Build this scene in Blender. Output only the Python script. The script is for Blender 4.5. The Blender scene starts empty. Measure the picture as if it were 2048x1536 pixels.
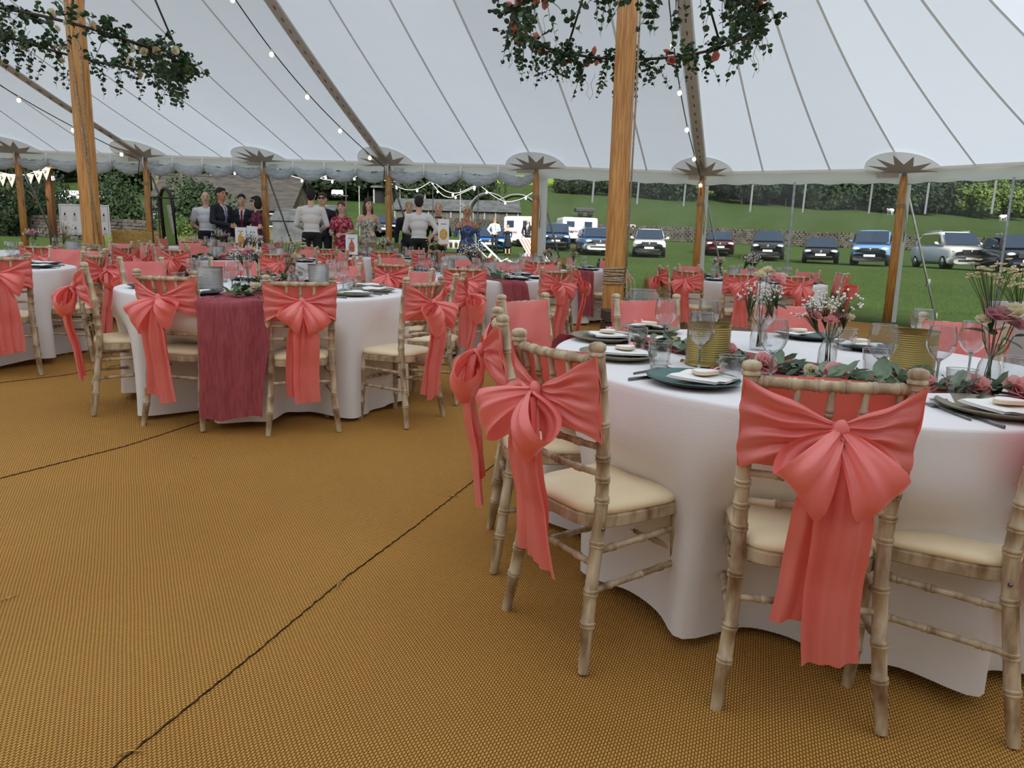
import bpy, bmesh, math, random
import numpy as np
from mathutils import Vector, Matrix, Euler

scene = bpy.context.scene
COL = scene.collection
rnd = random.Random(11)

# ------------------------------------------------------------------ camera
FPX, PITCH, ROLL, HC = 1409.8, math.radians(10.2455), math.radians(1.4531), 1.1915
_f = Vector((0, math.cos(PITCH), -math.sin(PITCH)))
_r0 = Vector((1, 0, 0)); _u0 = _r0.cross(_f)
_r = _r0*math.cos(ROLL) + _u0*math.sin(ROLL)
_u = _u0*math.cos(ROLL) - _r0*math.sin(ROLL)
cam_data = bpy.data.cameras.new('camera')
cam_data.sensor_fit = 'HORIZONTAL'; cam_data.sensor_width = 36.0
cam_data.lens = FPX/2048*36.0
cam_data.clip_start = 0.05; cam_data.clip_end = 2000
cam = bpy.data.objects.new('camera', cam_data); COL.objects.link(cam)
cam.matrix_world = Matrix(((_r.x, _u.x, -_f.x, 0), (_r.y, _u.y, -_f.y, 0), (_r.z, _u.z, -_f.z, HC), (0, 0, 0, 1)))
scene.camera = cam

# ------------------------------------------------------------------ sky, sun, exposure
world = bpy.data.worlds.new('overcast_sky'); scene.world = world; world.use_nodes = True
wn = world.node_tree.nodes; wl = world.node_tree.links
bg = wn['Background']
tc = wn.new('ShaderNodeTexCoord'); sx = wn.new('ShaderNodeSeparateXYZ'); wl.new(tc.outputs['Generated'], sx.inputs[0])
ramp = wn.new('ShaderNodeValToRGB'); wl.new(sx.outputs['Z'], ramp.inputs[0])
ramp.color_ramp.elements[0].position = 0.0; ramp.color_ramp.elements[0].color = (0.80, 0.86, 0.92, 1)
ramp.color_ramp.elements[1].position = 0.6; ramp.color_ramp.elements[1].color = (0.94, 0.97, 1.0, 1)
wl.new(ramp.outputs[0], bg.inputs[0]); bg.inputs[1].default_value = 0.50
sun_d = bpy.data.lights.new('sun', 'SUN'); sun_d.energy = 6.4; sun_d.angle = math.radians(35); sun_d.color = (1, 0.97, 0.92)
sun = bpy.data.objects.new('sun', sun_d); COL.objects.link(sun)
sun.rotation_euler = (math.radians(57), 0, math.radians(12))
vs = scene.view_settings
vs.view_transform = 'Standard'; vs.look = 'None'; vs.gamma = 1.0; vs.use_curve_mapping = False
vs.exposure = 0.08
scene.cycles.max_bounces = 7; scene.cycles.diffuse_bounces = 4; scene.cycles.glossy_bounces = 2
scene.cycles.transmission_bounces = 6; scene.cycles.transparent_max_bounces = 16
scene.cycles.use_adaptive_sampling = True; scene.cycles.adaptive_threshold = 0.05
scene.cycles.caustics_reflective = False; scene.cycles.caustics_refractive = False
scene.cycles.sample_clamp_indirect = 6.0

# ------------------------------------------------------------------ ground and measuring helpers
SX, SY = -0.0175, 0.0253
_B = [(-60, -1.5), (-5, -0.1265), (0, 0), (16, 0.405), (25, 0.86), (30, 1.15), (42, 1.42), (48, 1.9), (60, 3.0), (110, 10.9), (170, 21), (300, 62), (420, 80)]
def G(x, y):                                   # height of the ground (one gently rising field)
    for (y0, z0), (y1, z1) in zip(_B, _B[1:]):
        if y <= y1 or y1 == 420:
            b = z0 + (z1-z0)*(y-y0)/(y1-y0); break
    xx = max(-60, min(75, x)); k = 1 if (xx < 0 or y <= 16) else (max(0.42, 1-0.58*(y-16)/14) if y < 60 else 0.42+1.45*min(1, (y-60)/50))
    return b + SX*k*xx
def ray(px, py): return _f + _r*((px-1024)/FPX) - _u*((py-768)/FPX)
CAMP = Vector((0, 0, HC))
def gp(px, py, h=0.0):                         # point at height h above the tent floor seen at that place
    d = ray(px, py); t = (h-HC)/(d.z - SX*d.x - SY*d.y); return CAMP + d*t
def yp(px, py, Y):                             # point at distance Y
    d = ray(px, py); return CAMP + d*(Y/d.y)

# ------------------------------------------------------------------ mesh building
class MB:
    def __init__(s): s.v = []; s.f = []; s.m = []; s.mi = 0
    def add(s, vs_, fs_):
        o = len(s.v); s.v.extend([tuple(p) for p in vs_]); s.f.extend([tuple(i+o for i in f) for f in fs_]); s.m.extend([s.mi]*len(fs_)); return s
    def box(s, c, d, M=None, taper=1.0):
        x, y, z = d[0]/2, d[1]/2, d[2]/2; t = taper
        p = [(-x,-y,-z),(x,-y,-z),(x,y,-z),(-x,y,-z),(-x*t,-y*t,z),(x*t,-y*t,z),(x*t,y*t,z),(-x*t,y*t,z)]
        p = [Vector(q) for q in p]
        if M is not None: p = [M @ q for q in p]
        c = Vector(c)
        return s.add([q+c for q in p], [(0,3,2,1),(4,5,6,7),(0,1,5,4),(1,2,6,5),(2,3,7,6),(3,0,4,7)])
    def bbox(s, c, d, b, M=None):              # box with chamfered edges
        bm = bmesh.new(); bmesh.ops.create_cube(bm, size=1.0)
        for v in bm.verts: v.co = Vector((v.co.x*d[0], v.co.y*d[1], v.co.z*d[2]))
        bmesh.ops.bevel(bm, geom=list(bm.edges), offset=b, segments=2, affect='EDGES', profile=0.6)
        c = Vector(c); bm.verts.index_update()
        s.add([((M @ v.co) if M is not None else v.co)+c for v in bm.verts], [tuple(v.index for v in f.verts) for f in bm.faces]); bm.free(); return s
    def tube(s, path, rad, n=8, cap=True, flat=1.0, closed=False, up=None):
        P = [Vector(p) for p in path]; k = len(P)
        R = rad if hasattr(rad, '__len__') else [rad]*k
        T = []
        for i in range(k):
            a = P[(i-1) % k] if (closed or i > 0) else P[i]; b = P[(i+1) % k] if (closed or i < k-1) else P[i]
            d = b-a
            T.append(d.normalized() if d.length > 1e-9 else (T[-1] if T else Vector((0,0,1))))
        t0 = T[0]; ref = up or (Vector((0,0,1)) if abs(t0.z) < 0.9 else Vector((1,0,0)))
        N = (ref - t0*ref.dot(t0)).normalized(); vs_ = []
        for i in range(k):
            t = T[i]; N = (N - t*N.dot(t)); N = N.normalized() if N.length > 1e-6 else t.orthogonal().normalized(); Bn = t.cross(N)
            for j in range(n):
                a = 2*math.pi*j/n; vs_.append(P[i] + (N*math.cos(a) + Bn*math.sin(a)*flat)*R[i])
        fs_ = []
        for i in range(k if closed else k-1):
            for j in range(n):
                a = i*n+j; b = i*n+(j+1) % n; i2 = (i+1) % k; fs_.append((a, b, i2*n+(j+1) % n, i2*n+j))
        if cap and not closed: fs_ += [tuple(reversed(range(n))), tuple(range((k-1)*n, k*n))]
        return s.add(vs_, fs_)
    def lathe(s, prof, n=16, M=None, c=(0,0,0), sxy=(1,1)):
        vs_ = []; c = Vector(c)
        for r, z in prof:
            for j in range(n):
                a = 2*math.pi*j/n; p = Vector((r*math.cos(a)*sxy[0], r*math.sin(a)*sxy[1], z)); vs_.append(((M @ p) if M is not None else p)+c)
        k = len(prof); fs_ = [(i*n+j, i*n+(j+1) % n, (i+1)*n+(j+1) % n, (i+1)*n+j) for i in range(k-1) for j in range(n)]
        if prof[0][0] > 1e-5: fs_.append(tuple(reversed(range(n))))
        if prof[-1][0] > 1e-5: fs_.append(tuple(range((k-1)*n, k*n)))
        return s.add(vs_, fs_)
    def shell(s, prof, n=16, M=None, c=(0,0,0)):   # open lathe, no caps
        k0 = len(s.f); s.lathe(prof, n, M, c); k = len(prof); want = (k-1)*n
        del s.f[k0+want:]; del s.m[k0+want:]; return s
    def grid(s, fn, nu, nv, cu=False):
        vs_ = [fn(i/nu, j/nv) for i in range(nu if cu else nu+1) for j in range(nv+1)]; m = nv+1; K = nu if cu else nu+1
        return s.add(vs_, [(i*m+j, ((i+1) % K)*m+j, ((i+1) % K)*m+j+1, i*m+j+1) for i in range(nu) for j in range(nv)])
    def ball(s, c, r, n=10, m=6, sc=(1,1,1), M=None):
        c = Vector(c)
        def fn(u, v):
            a = 2*math.pi*u; b = math.pi*(v-0.5); p = Vector((math.cos(a)*math.cos(b)*r*sc[0], math.sin(a)*math.cos(b)*r*sc[1], math.sin(b)*r*sc[2]))
            return ((M @ p) if M is not None else p)+c
        return s.grid(fn, n, m, True)
    def poly(s, pts, th, M=None, c=(0,0,0)):       # extruded polygon in xy, thickness th in z
        c = Vector(c); k = len(pts)
        P = [Vector((x, y, -th/2)) for x, y in pts] + [Vector((x, y, th/2)) for x, y in pts]
        P = [((M @ p) if M is not None else p)+c for p in P]
        return s.add(P, [tuple(reversed(range(k))), tuple(range(k, 2*k))] + [(i, (i+1) % k, k+(i+1) % k, k+i) for i in range(k)])
    def mesh(s, name, mats, smooth=True, angle=None):
        me = bpy.data.meshes.new(name); me.from_pydata(s.v, [], s.f)
        for m in (mats if isinstance(mats, (list, tuple)) else [mats]): me.materials.append(m)
        if any(s.m): me.polygons.foreach_set('material_index', s.m)
        me.polygons.foreach_set('use_smooth', [bool(smooth)]*len(me.polygons)); me.update()
        if smooth and angle:
            try: me.set_sharp_from_angle(angle=math.radians(angle))
            except Exception: pass
        return me
def ob(name, me, parent=None, loc=None, rot=None, scale=None):
    o = bpy.data.objects.new(name, me); COL.objects.link(o)
    if parent is not None: o.parent = parent
    if loc is not None: o.location = loc
    if rot is not None: o.rotation_euler = rot
    if scale is not None: o.scale = scale if hasattr(scale, '__len__') else (scale,)*3
    return o
def tag(o, label=None, cat=None, group=None, kind=None):
    if label: o['label'] = label
    if cat: o['category'] = cat
    if group: o['group'] = group
    if kind: o['kind'] = kind
    return o
def thing(name, label, cat, loc=(0,0,0), rz=0.0, group=None, kind=None):
    o = bpy.data.objects.new(name, None); COL.objects.link(o); o.location = loc; o.rotation_euler = (0, 0, rz); o.empty_display_size = 0.05
    return tag(o, label, cat, group, kind)
def copy_tree(o, parent=None):
    c = o.copy(); COL.objects.link(c); c.parent = parent
    for ch in list(o.children): copy_tree(ch, c)
    return c
def drop_tree(o):
    for ch in list(o.children): drop_tree(ch)
    bpy.data.objects.remove(o)
def tilt(rz=0.0):                              # turned by rz, then laid on the sloping floor
    return (Matrix.Rotation(SY, 3, 'X') @ Matrix.Rotation(-SX, 3, 'Y') @ Matrix.Rotation(rz, 3, 'Z')).to_euler()
def Rz(a): return Matrix.Rotation(a, 3, 'Z')
def Rx(a): return Matrix.Rotation(a, 3, 'X')
def Ry(a): return Matrix.Rotation(a, 3, 'Y')
def look(d, up=(0,0,1)):                       # 3x3 whose z axis is d
    z = Vector(d).normalized(); x = Vector(up).cross(z)
    x = x.normalized() if x.length > 1e-5 else z.orthogonal().normalized(); y = z.cross(x)
    return Matrix((x, y, z)).transposed()

# ------------------------------------------------------------------ materials
def srgb(r, g, b):
    f = lambda c: ((c/255)/12.92) if c/255 <= 0.04045 else (((c/255)+0.055)/1.055)**2.4
    return (f(r), f(g), f(b), 1)
def mixc(nt, fac, a, b):
    n = nt.nodes.new('ShaderNodeMix'); n.data_type = 'RGBA'
    for sock, v in ((n.inputs[0], fac), (n.inputs[6], a), (n.inputs[7], b)):
        if hasattr(v, 'is_linked') or hasattr(v, 'links'): nt.links.new(v, sock)
        else: sock.default_value = v
    return n.outputs[2]
def mth(nt, op, a, b=None, c=None):
    n = nt.nodes.new('ShaderNodeMath'); n.operation = op
    for i, v in enumerate((a, b, c)):
        if v is None: continue
        if hasattr(v, 'links'): nt.links.new(v, n.inputs[i])
        else: n.inputs[i].default_value = v
    return n.outputs[0]
def noise(nt, scale, detail=3, stretch=None, coord='Object', rough=0.5):
    t = nt.nodes.new('ShaderNodeTexCoord'); o = t.outputs[coord]
    if stretch:
        m = nt.nodes.new('ShaderNodeMapping'); m.inputs['Scale'].default_value = stretch; nt.links.new(o, m.inputs[0]); o = m.outputs[0]
    n = nt.nodes.new('ShaderNodeTexNoise'); n.inputs['Scale'].default_value = scale; n.inputs['Detail'].default_value = detail
    n.inputs['Roughness'].default_value = rough; nt.links.new(o, n.inputs[0]); return n.outputs[0]
def sharp(nt, v, a, b):
    n = nt.nodes.new('ShaderNodeMapRange'); n.inputs[1].default_value = a; n.inputs[2].default_value = b; nt.links.new(v, n.inputs[0]); return n.outputs[0]
def mat(name, col, rough=0.6, col2=None, ns=8.0, stretch=None, bump=0.0, bs=None, metal=0.0, spec=0.5, transl=0.0, sheen=0.0, lo=0.35, hi=0.65, coord='Object', detail=3, tcol=None, dist=0.01):
    m = bpy.data.materials.new(name); m.use_nodes = True; nt = m.node_tree; p = nt.nodes['Principled BSDF']
    p.inputs['Base Color'].default_value = col; p.inputs['Roughness'].default_value = rough; p.inputs['Metallic'].default_value = metal
    p.inputs['Specular IOR Level'].default_value = spec
    if sheen: p.inputs['Sheen Weight'].default_value = sheen; p.inputs['Sheen Roughness'].default_value = 0.4
    csock = None
    if col2 is not None:
        csock = mixc(nt, sharp(nt, noise(nt, ns, detail, stretch, coord), lo, hi), col, col2); nt.links.new(csock, p.inputs['Base Color'])
    if bump:
        b = nt.nodes.new('ShaderNodeBump'); b.inputs['Strength'].default_value = bump; b.inputs['Distance'].default_value = dist
        nt.links.new(noise(nt, bs or ns, 4, stretch, coord), b.inputs['Height']); nt.links.new(b.outputs[0], p.inputs['Normal'])
    if transl:
        t = nt.nodes.new('ShaderNodeBsdfTranslucent'); t.inputs[0].default_value = tcol or col
        if csock is not None and tcol is None: nt.links.new(csock, t.inputs[0])
        mx = nt.nodes.new('ShaderNodeMixShader'); mx.inputs[0].default_value = transl
        nt.links.new(p.outputs[0], mx.inputs[1]); nt.links.new(t.outputs[0], mx.inputs[2]); nt.links.new(mx.outputs[0], nt.nodes['Material Output'].inputs[0])
    return m
def emit(name, col, s):
    m = bpy.data.materials.new(name); m.use_nodes = True; nt = m.node_tree; p = nt.nodes['Principled BSDF']
    p.inputs['Base Color'].default_value = col; p.inputs['Emission Color'].default_value = col; p.inputs['Emission Strength'].default_value = s; return m
def clear(name, tint=(1,1,1,1), ior=1.45, rough=0.02, film=0.0, filmcol=(1,1,1,1), edge=1.0):
    # thin clear wall: mostly lets light through, mirrors at grazing angles, optional milky film
    m = bpy.data.materials.new(name); m.use_nodes = True; nt = m.node_tree; nt.nodes.remove(nt.nodes['Principled BSDF'])
    out = nt.nodes['Material Output']; tr = nt.nodes.new('ShaderNodeBsdfTransparent'); gl = nt.nodes.new('ShaderNodeBsdfGlossy')
    tr.inputs[0].default_value = tint; gl.inputs['Roughness'].default_value = rough
    fr = nt.nodes.new('ShaderNodeLayerWeight'); fr.inputs[0].default_value = 0.5
    fac = mth(nt, 'MULTIPLY_ADD', mth(nt, 'POWER', fr.outputs['Facing'], ior*2.2), 0.62*edge, 0.055*edge)
    mx = nt.nodes.new('ShaderNodeMixShader'); nt.links.new(fac, mx.inputs[0]); nt.links.new(tr.outputs[0], mx.inputs[1]); nt.links.new(gl.outputs[0], mx.inputs[2])
    last = mx.outputs[0]
    if film:
        df = nt.nodes.new('ShaderNodeBsdfTranslucent'); df.inputs[0].default_value = filmcol
        m2 = nt.nodes.new('ShaderNodeMixShader'); m2.inputs[0].default_value = film
        nt.links.new(last, m2.inputs[1]); nt.links.new(df.outputs[0], m2.inputs[2]); last = m2.outputs[0]
    nt.links.new(last, out.inputs[0]); return m

M = {}
M['canvas'] = mat('sail_canvas', (0.88, 0.90, 0.93, 1), 0.8, (0.80, 0.83, 0.87, 1), 1.3, transl=0.62, tcol=(0.70, 0.79, 0.90, 1), bump=0.15, bs=60, coord='Object')
M['addedcanvas'] = mat('added_wall_canvas', (0.55, 0.53, 0.50, 1), 0.85, transl=0.15)  # dull canvas for the added walls that cut side light
M['seam_tape'] = mat('seam_tape', (0.72, 0.73, 0.71, 1), 0.8, transl=0.38)
M['strap'] = mat('ridge_strap', (0.66, 0.61, 0.54, 1), 0.85, (0.56, 0.51, 0.45, 1), 30, transl=0.3)
M['valance'] = mat('valance', (0.92, 0.93, 0.94, 1), 0.7, transl=0.6)
M['patch'] = mat('pole_patch', (0.86, 0.85, 0.81, 1), 0.8, transl=0.55)
M['star'] = mat('pole_star', (0.46, 0.42, 0.38, 1), 0.8, transl=0.25)
M['stitch'] = mat('stitch', (0.06, 0.05, 0.05, 1), 0.8)
M['pvc'] = clear('clear_pvc', (0.94, 0.96, 0.95, 1), 1.4, 0.08, 0.02, (0.9, 0.95, 0.95, 1), 0.6)
M['pvcroll'] = mat('rolled_pvc', (0.86, 0.90, 0.94, 1), 0.12, (0.62, 0.68, 0.73, 1), 7, stretch=(1, 1, 4), bump=0.9, bs=16, transl=0.5, spec=0.8, dist=0.03)
M['pine'] = mat('varnished_pine', srgb(208, 152, 82), 0.42, srgb(172, 114, 54), 7, stretch=(9, 9, 0.55), lo=0.4, hi=0.62, bump=0.1, bs=10, detail=5)
M['rope'] = mat('rope', srgb(196, 178, 146), 0.9, srgb(150, 132, 102), 60, bump=0.8, bs=120)
M['lime'] = mat('limewashed_wood', srgb(202, 184, 154), 0.55, srgb(128, 98, 68), 26, stretch=(1, 1, 0.35), lo=0.40, hi=0.70, bump=0.25, bs=70, detail=6)
M['limetop'] = mat('worn_finial', srgb(146, 120, 84), 0.6, srgb(182, 160, 128), 40)
M['pad'] = mat('cream_vinyl', srgb(250, 234, 198), 0.42, srgb(244, 224, 184), 6, bump=0.05, bs=30)
M['satin'] = mat('coral_satin', (0.95, 0.27, 0.25, 1), 0.28, (0.90, 0.225, 0.205, 1), 7, transl=0.24, tcol=(1.0, 0.20, 0.11, 1), spec=0.6, sheen=0.15, bump=0.12, bs=16)
M['hem'] = mat('coral_hem', (0.72, 0.13, 0.115, 1), 0.5)
M['cloth'] = mat('white_tablecloth', (0.90, 0.885, 0.885, 1), 0.75, (0.86, 0.84, 0.84, 1), 3, bump=0.08, bs=180, transl=0.10)
M['greycloth'] = mat('grey_tablecloth', srgb(188, 184, 186), 0.8)
M['muslin'] = mat('rose_muslin', srgb(176, 86, 92), 0.85, srgb(152, 68, 76), 30, stretch=(3, 1, 0.4), transl=0.2, bump=0.25, bs=90)
M['glass'] = clear('drinking_glass', (0.885, 0.90, 0.90, 1), 0.8, 0.0, 0.0, edge=1.5)
M['glassrim'] = clear('glass_rim', (0.66, 0.68, 0.68, 1), 0.4, 0.02, 0.0, edge=1.5)
M['tin'] = mat('gold_tin', srgb(170, 152, 92), 0.34, srgb(146, 128, 72), 5, metal=0.85)
M['tins'] = mat('silver_tin', srgb(190, 190, 188), 0.32, srgb(150, 150, 148), 5, metal=0.8)
M['teal'] = mat('teal_glaze', srgb(62, 108, 104), 0.30, srgb(42, 82, 80), 16, spec=0.6, lo=0.3, hi=0.6)
M['tealrim'] = mat('dark_plate_foot', srgb(38, 42, 40), 0.5)
M['olive'] = mat('olive_stoneware', srgb(140, 132, 110), 0.42, srgb(116, 110, 92), 18)
M['black'] = mat('black_stoneware', srgb(34, 38, 42), 0.35)
M['napkin'] = mat('white_napkin', (0.86, 0.84, 0.81, 1), 0.85, bump=0.1, bs=80)
M['biscuit'] = mat('iced_biscuit', srgb(226, 208, 176), 0.7)
M['pinkrib'] = mat('pink_ribbon', srgb(240, 160, 165), 0.5)
M['steel'] = mat('dark_steel', srgb(120, 118, 115), 0.25, metal=0.9)
M['leaf'] = mat('green_leaf', srgb(58, 84, 46), 0.55, srgb(88, 112, 66), 12, transl=0.2)
M['leafd'] = mat('dark_leaf', srgb(36, 62, 40), 0.5, srgb(56, 84, 52), 14, transl=0.15)
M['leafs'] = mat('silver_leaf', srgb(138, 156, 132), 0.75, srgb(108, 130, 104), 22, transl=0.2)
M['leafv'] = mat('variegated_leaf', srgb(40, 70, 44), 0.5, srgb(170, 176, 130), 24, lo=0.5, hi=0.58)
M['stem'] = mat('stem', srgb(70, 84, 44), 0.7)
M['rosep'] = mat('pink_rose', srgb(244, 192, 190), 0.7, srgb(236, 166, 166), 14, transl=0.4)
M['rosew'] = mat('cream_rose', srgb(240, 232, 205), 0.7, srgb(226, 212, 176), 14, transl=0.4)
M['roseh'] = mat('coral_blossom', srgb(214, 128, 108), 0.7, transl=0.2)
M['rosed'] = mat('dusky_rose', srgb(212, 160, 166), 0.7, srgb(192, 132, 142), 14, transl=0.4)
M['gyp'] = mat('gypsophila', (0.86, 0.84, 0.78, 1), 0.8)
M['daisyc'] = mat('flower_centre', srgb(170, 140, 50), 0.8)
M['card'] = mat('white_card', (0.85, 0.85, 0.86, 1), 0.6)
M['ink'] = mat('ink', srgb(52, 50, 52), 0.7)
M['inkpink'] = mat('pink_ink', srgb(200, 120, 130), 0.7)
M['crate'] = mat('dark_crate_wood', srgb(66, 50, 38), 0.7, srgb(44, 33, 25), 20, stretch=(1, 6, 6))
M['acrylic'] = clear('clear_acrylic', (0.90, 0.92, 0.92, 1), 1.5, 0.03, 0.04, edge=1.6)
M['blackmetal'] = mat('black_metal', srgb(30, 30, 32), 0.45)
M['darkwood'] = mat('dark_bentwood', srgb(54, 36, 28), 0.4)
M['wire'] = mat('black_cable', srgb(36, 36, 38), 0.6)
M['wwire'] = mat('white_cable', srgb(214, 214, 208), 0.6)
M['bulb'] = emit('warm_bulb', (1.0, 0.80, 0.48, 1), 3.2)
M['bulbw'] = emit('white_bulb', (0.95, 0.95, 0.9, 1), 0.75)
M['straw'] = mat('straw', srgb(214, 180, 104), 0.9, srgb(160, 122, 62), 40, stretch=(4, 1, 1))
M['white'] = mat('white_paint', (0.82, 0.83, 0.84, 1), 0.45)
M['grey'] = mat('grey_metal', srgb(120, 124, 124), 0.5)
M['galv'] = mat('galvanised_post', srgb(146, 148, 142), 0.6, srgb(118, 120, 116), 14)
M['skin'] = mat('skin', srgb(226, 180, 156), 0.55)
M['skint'] = mat('tanned_skin', srgb(196, 138, 108), 0.55)
def fl(name, *c, rough=0.75, **k): M[name] = mat(name, srgb(*c), rough, **k); return M[name]

# ================================================================== SETTING: ground
def coir():
    m = bpy.data.materials.new('coir_matting'); m.use_nodes = True; nt = m.node_tree; p = nt.nodes['Principled BSDF']
    t = nt.nodes.new('ShaderNodeTexCoord'); mp = nt.nodes.new('ShaderNodeMapping'); mp.inputs['Rotation'].default_value = (0, 0, math.radians(-71))
    wob = nt.nodes.new('ShaderNodeTexNoise'); wob.inputs['Scale'].default_value = 2.5; nt.links.new(t.outputs['Object'], wob.inputs[0])
    wadd = nt.nodes.new('ShaderNodeVectorMath'); wadd.operation = 'MULTIPLY_ADD'; nt.links.new(wob.outputs['Color'], wadd.inputs[0]); wadd.inputs[1].default_value = (0.012, 0.012, 0); nt.links.new(t.outputs['Object'], wadd.inputs[2])
    nt.links.new(wadd.outputs[0], mp.inputs[0]); s = nt.nodes.new('ShaderNodeSeparateXYZ'); nt.links.new(mp.outputs[0], s.inputs[0])
    v = mth(nt, 'MULTIPLY', s.outputs['Y'], 1/0.0074); u = mth(nt, 'MULTIPLY', s.outputs['X'], 1/0.0136)
    row = mth(nt, 'FLOOR', v); fv = mth(nt, 'FRACT', v); rib = mth(nt, 'SINE', mth(nt, 'MULTIPLY', fv, math.pi))
    ph = mth(nt, 'ADD', u, mth(nt, 'MULTIPLY', mth(nt, 'MODULO', row, 2.0), 0.5))
    lump = mth(nt, 'MULTIPLY_ADD', mth(nt, 'SINE', mth(nt, 'MULTIPLY', ph, 2*math.pi)), 0.5, 0.5)
    h = mth(nt, 'MULTIPLY', mth(nt, 'POWER', rib, 0.6), mth(nt, 'MULTIPLY_ADD', mth(nt, 'POWER', lump, 0.7), 0.75, 0.25))
    big = noise(nt, 0.9, 4); fine = noise(nt, 60, 3)
    gold = mixc(nt, sharp(nt, big, 0.3, 0.7), srgb(224, 168, 82), srgb(204, 148, 68))
    gold = mixc(nt, mth(nt, 'MULTIPLY', fine, 0.35), gold, srgb(150, 98, 46))
    c = mixc(nt, sharp(nt, h, 0.10, 0.62), srgb(34, 14, 4), gold)
    nt.links.new(c, p.inputs['Base Color']); p.inputs['Roughness'].default_value = 0.85; p.inputs['Specular IOR Level'].default_value = 0.25
    b = nt.nodes.new('ShaderNodeBump'); b.inputs['Strength'].default_value = 0.7; b.inputs['Distance'].default_value = 0.004; nt.links.new(h, b.inputs['Height'])
    b2 = nt.nodes.new('ShaderNodeBump'); b2.inputs['Strength'].default_value = 0.35; b2.inputs['Distance'].default_value = 0.12; nt.links.new(noise(nt, 1.6, 2, (0.35, 1.6, 1)), b2.inputs['Height'])
    nt.links.new(b2.outputs[0], b.inputs['Normal']); nt.links.new(b.outputs[0], p.inputs['Normal']); return m
M['coir'] = coir()
def grassmat(name, a, b, c, s1=0.35, s2=9.0):
    m = bpy.data.materials.new(name); m.use_nodes = True; nt = m.node_tree; p = nt.nodes['Principled BSDF']
    x = mixc(nt, sharp(nt, noise(nt, s1, 5, (0.6, 1, 1)), 0.35, 0.65), a, b); x = mixc(nt, sharp(nt, noise(nt, s2, 4), 0.42, 0.72), x, c)
    nt.links.new(x, p.inputs['Base Color']); p.inputs['Roughness'].default_value = 0.95; p.inputs['Specular IOR Level'].default_value = 0.1
    bp = nt.nodes.new('ShaderNodeBump'); bp.inputs['Strength'].default_value = 0.6; bp.inputs['Distance'].default_value = 0.08; nt.links.new(noise(nt, s2*2, 4), bp.inputs['Height']); nt.links.new(bp.outputs[0], p.inputs['Normal']); return m
M['lawn'] = grassmat('lawn_grass', srgb(66, 86, 43), srgb(55, 76, 36), srgb(80, 96, 52))
M['field'] = grassmat('pasture_grass', srgb(60, 78, 38), srgb(52, 72, 36), srgb(72, 86, 46), 0.05, 1.2)
M['hill'] = grassmat('sunlit_hill_grass', srgb(112, 138, 50), srgb(140, 158, 56), srgb(118, 138, 62), 0.018, 0.3)  # yellowish crop, brightened to paint in the sunlight on the far hill
M['meadow'] = mat('meadow_grass', srgb(88, 106, 54), 0.9, srgb(112, 118, 74), 30, transl=0.2)
def patch_ground(name, xs, ys, m):
    b = MB(); xs = sorted(set(xs)); ys = sorted(set(ys)); n = len(ys)
    b.add([(x, y, G(x, y)) for x in xs for y in ys], [(i*n+j, (i+1)*n+j, (i+1)*n+j+1, i*n+j+1) for i in range(len(xs)-1) for j in range(n-1)])
    return tag(ob(name, b.mesh(name, M[m], True)), kind='structure')
XS = [-260, -160, -110, -80, -60, -40, -20, 0, 5, 10, 20, 40, 60, 75, 110, 160, 260]
patch_ground('ground', XS, [-60, -30, -5, 0, 8, 16, 18, 20, 22.5, 25, 27.5, 30, 36, 42, 45, 48, 54, 60], 'lawn')
patch_ground('ground_field', XS, [60, 70, 85, 97, 110, 125], 'field')
patch_ground('ground_hill', XS, [125, 140, 170, 210, 250, 300, 360, 420], 'hill')

# ================================================================== SETTING: the marquee
PTS = [gp(x, y, 2.6) for x, y in [(33, 300), (290, 310), (527, 318), (777, 325), (1073, 332), (1405, 345), (1810, 338)]]
POST = [(p.x, p.y) for p in PTS]
REST = [(8.35, 9.6), (8.95, 6.6), (8.4, 3.6), (6.6, 1.0), (3.9, -0.9), (0.9, -1.4), (-2.2, -1.1), (-5.2, -0.6), (-8.2, -0.1), (-11.2, 0.4), (-14.0, 1.3), (-16.0, 3.4), (-17.2, 6.4), (-17.0, 10.0), (-15.9, 13.2), (-13.7, 15.4)]
EAVE = POST + REST
KR, KL, KK = (0.95, 6.8), (-4.55, 7.72), (-10.5, 8.7)
ZP = 6.75
mid = lambda a, b: ((a[0]+b[0])/2, (a[1]+b[1])/2)
RIDGE = [KK, KK, mid(KK, KL), KL, mid(KL, KR), KR, KR] + [KR]*6 + [mid(KL, KR), KL, mid(KL, KK), KK] + [KK]*6
def rz(pt): return ZP if pt in (KR, KL, KK) else ZP-0.75
SAG = [0.20 if 1 <= i <= 5 or 12 <= i <= 17 else 0.36 for i in range(len(EAVE))]; SAG[1] = SAG[5] = 0.26
def eave3(i): x, y = EAVE[i % len(EAVE)]; return Vector((x, y, G(x, y)+2.6))
def roofpt(i, a, w):                           # bay i, a along the eave 0..1, w 0 = ridge 1 = eave
    j = (i+1) % len(EAVE)
    e = eave3(i).lerp(eave3(j), a)
    r0, r1 = RIDGE[i], RIDGE[j]; r = Vector((r0[0]*(1-a)+r1[0]*a, r0[1]*(1-a)+r1[1]*a, rz(r0)*(1-a)+rz(r1)*a))
    p = r.lerp(e, w); sag = SAG[i]*(1-a)+SAG[j]*a
    p.z -= sag*math.sin(math.pi*w)*(1 if w < 1 else 0); return p
floor_mb = MB(); cx0, cy0 = -4.0, 7.2
fp = [(cx0+(x-cx0)*0.985, cy0+(y-cy0)*0.965) for x, y in EAVE]; FLZ = 0.015
k = len(fp)
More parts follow.
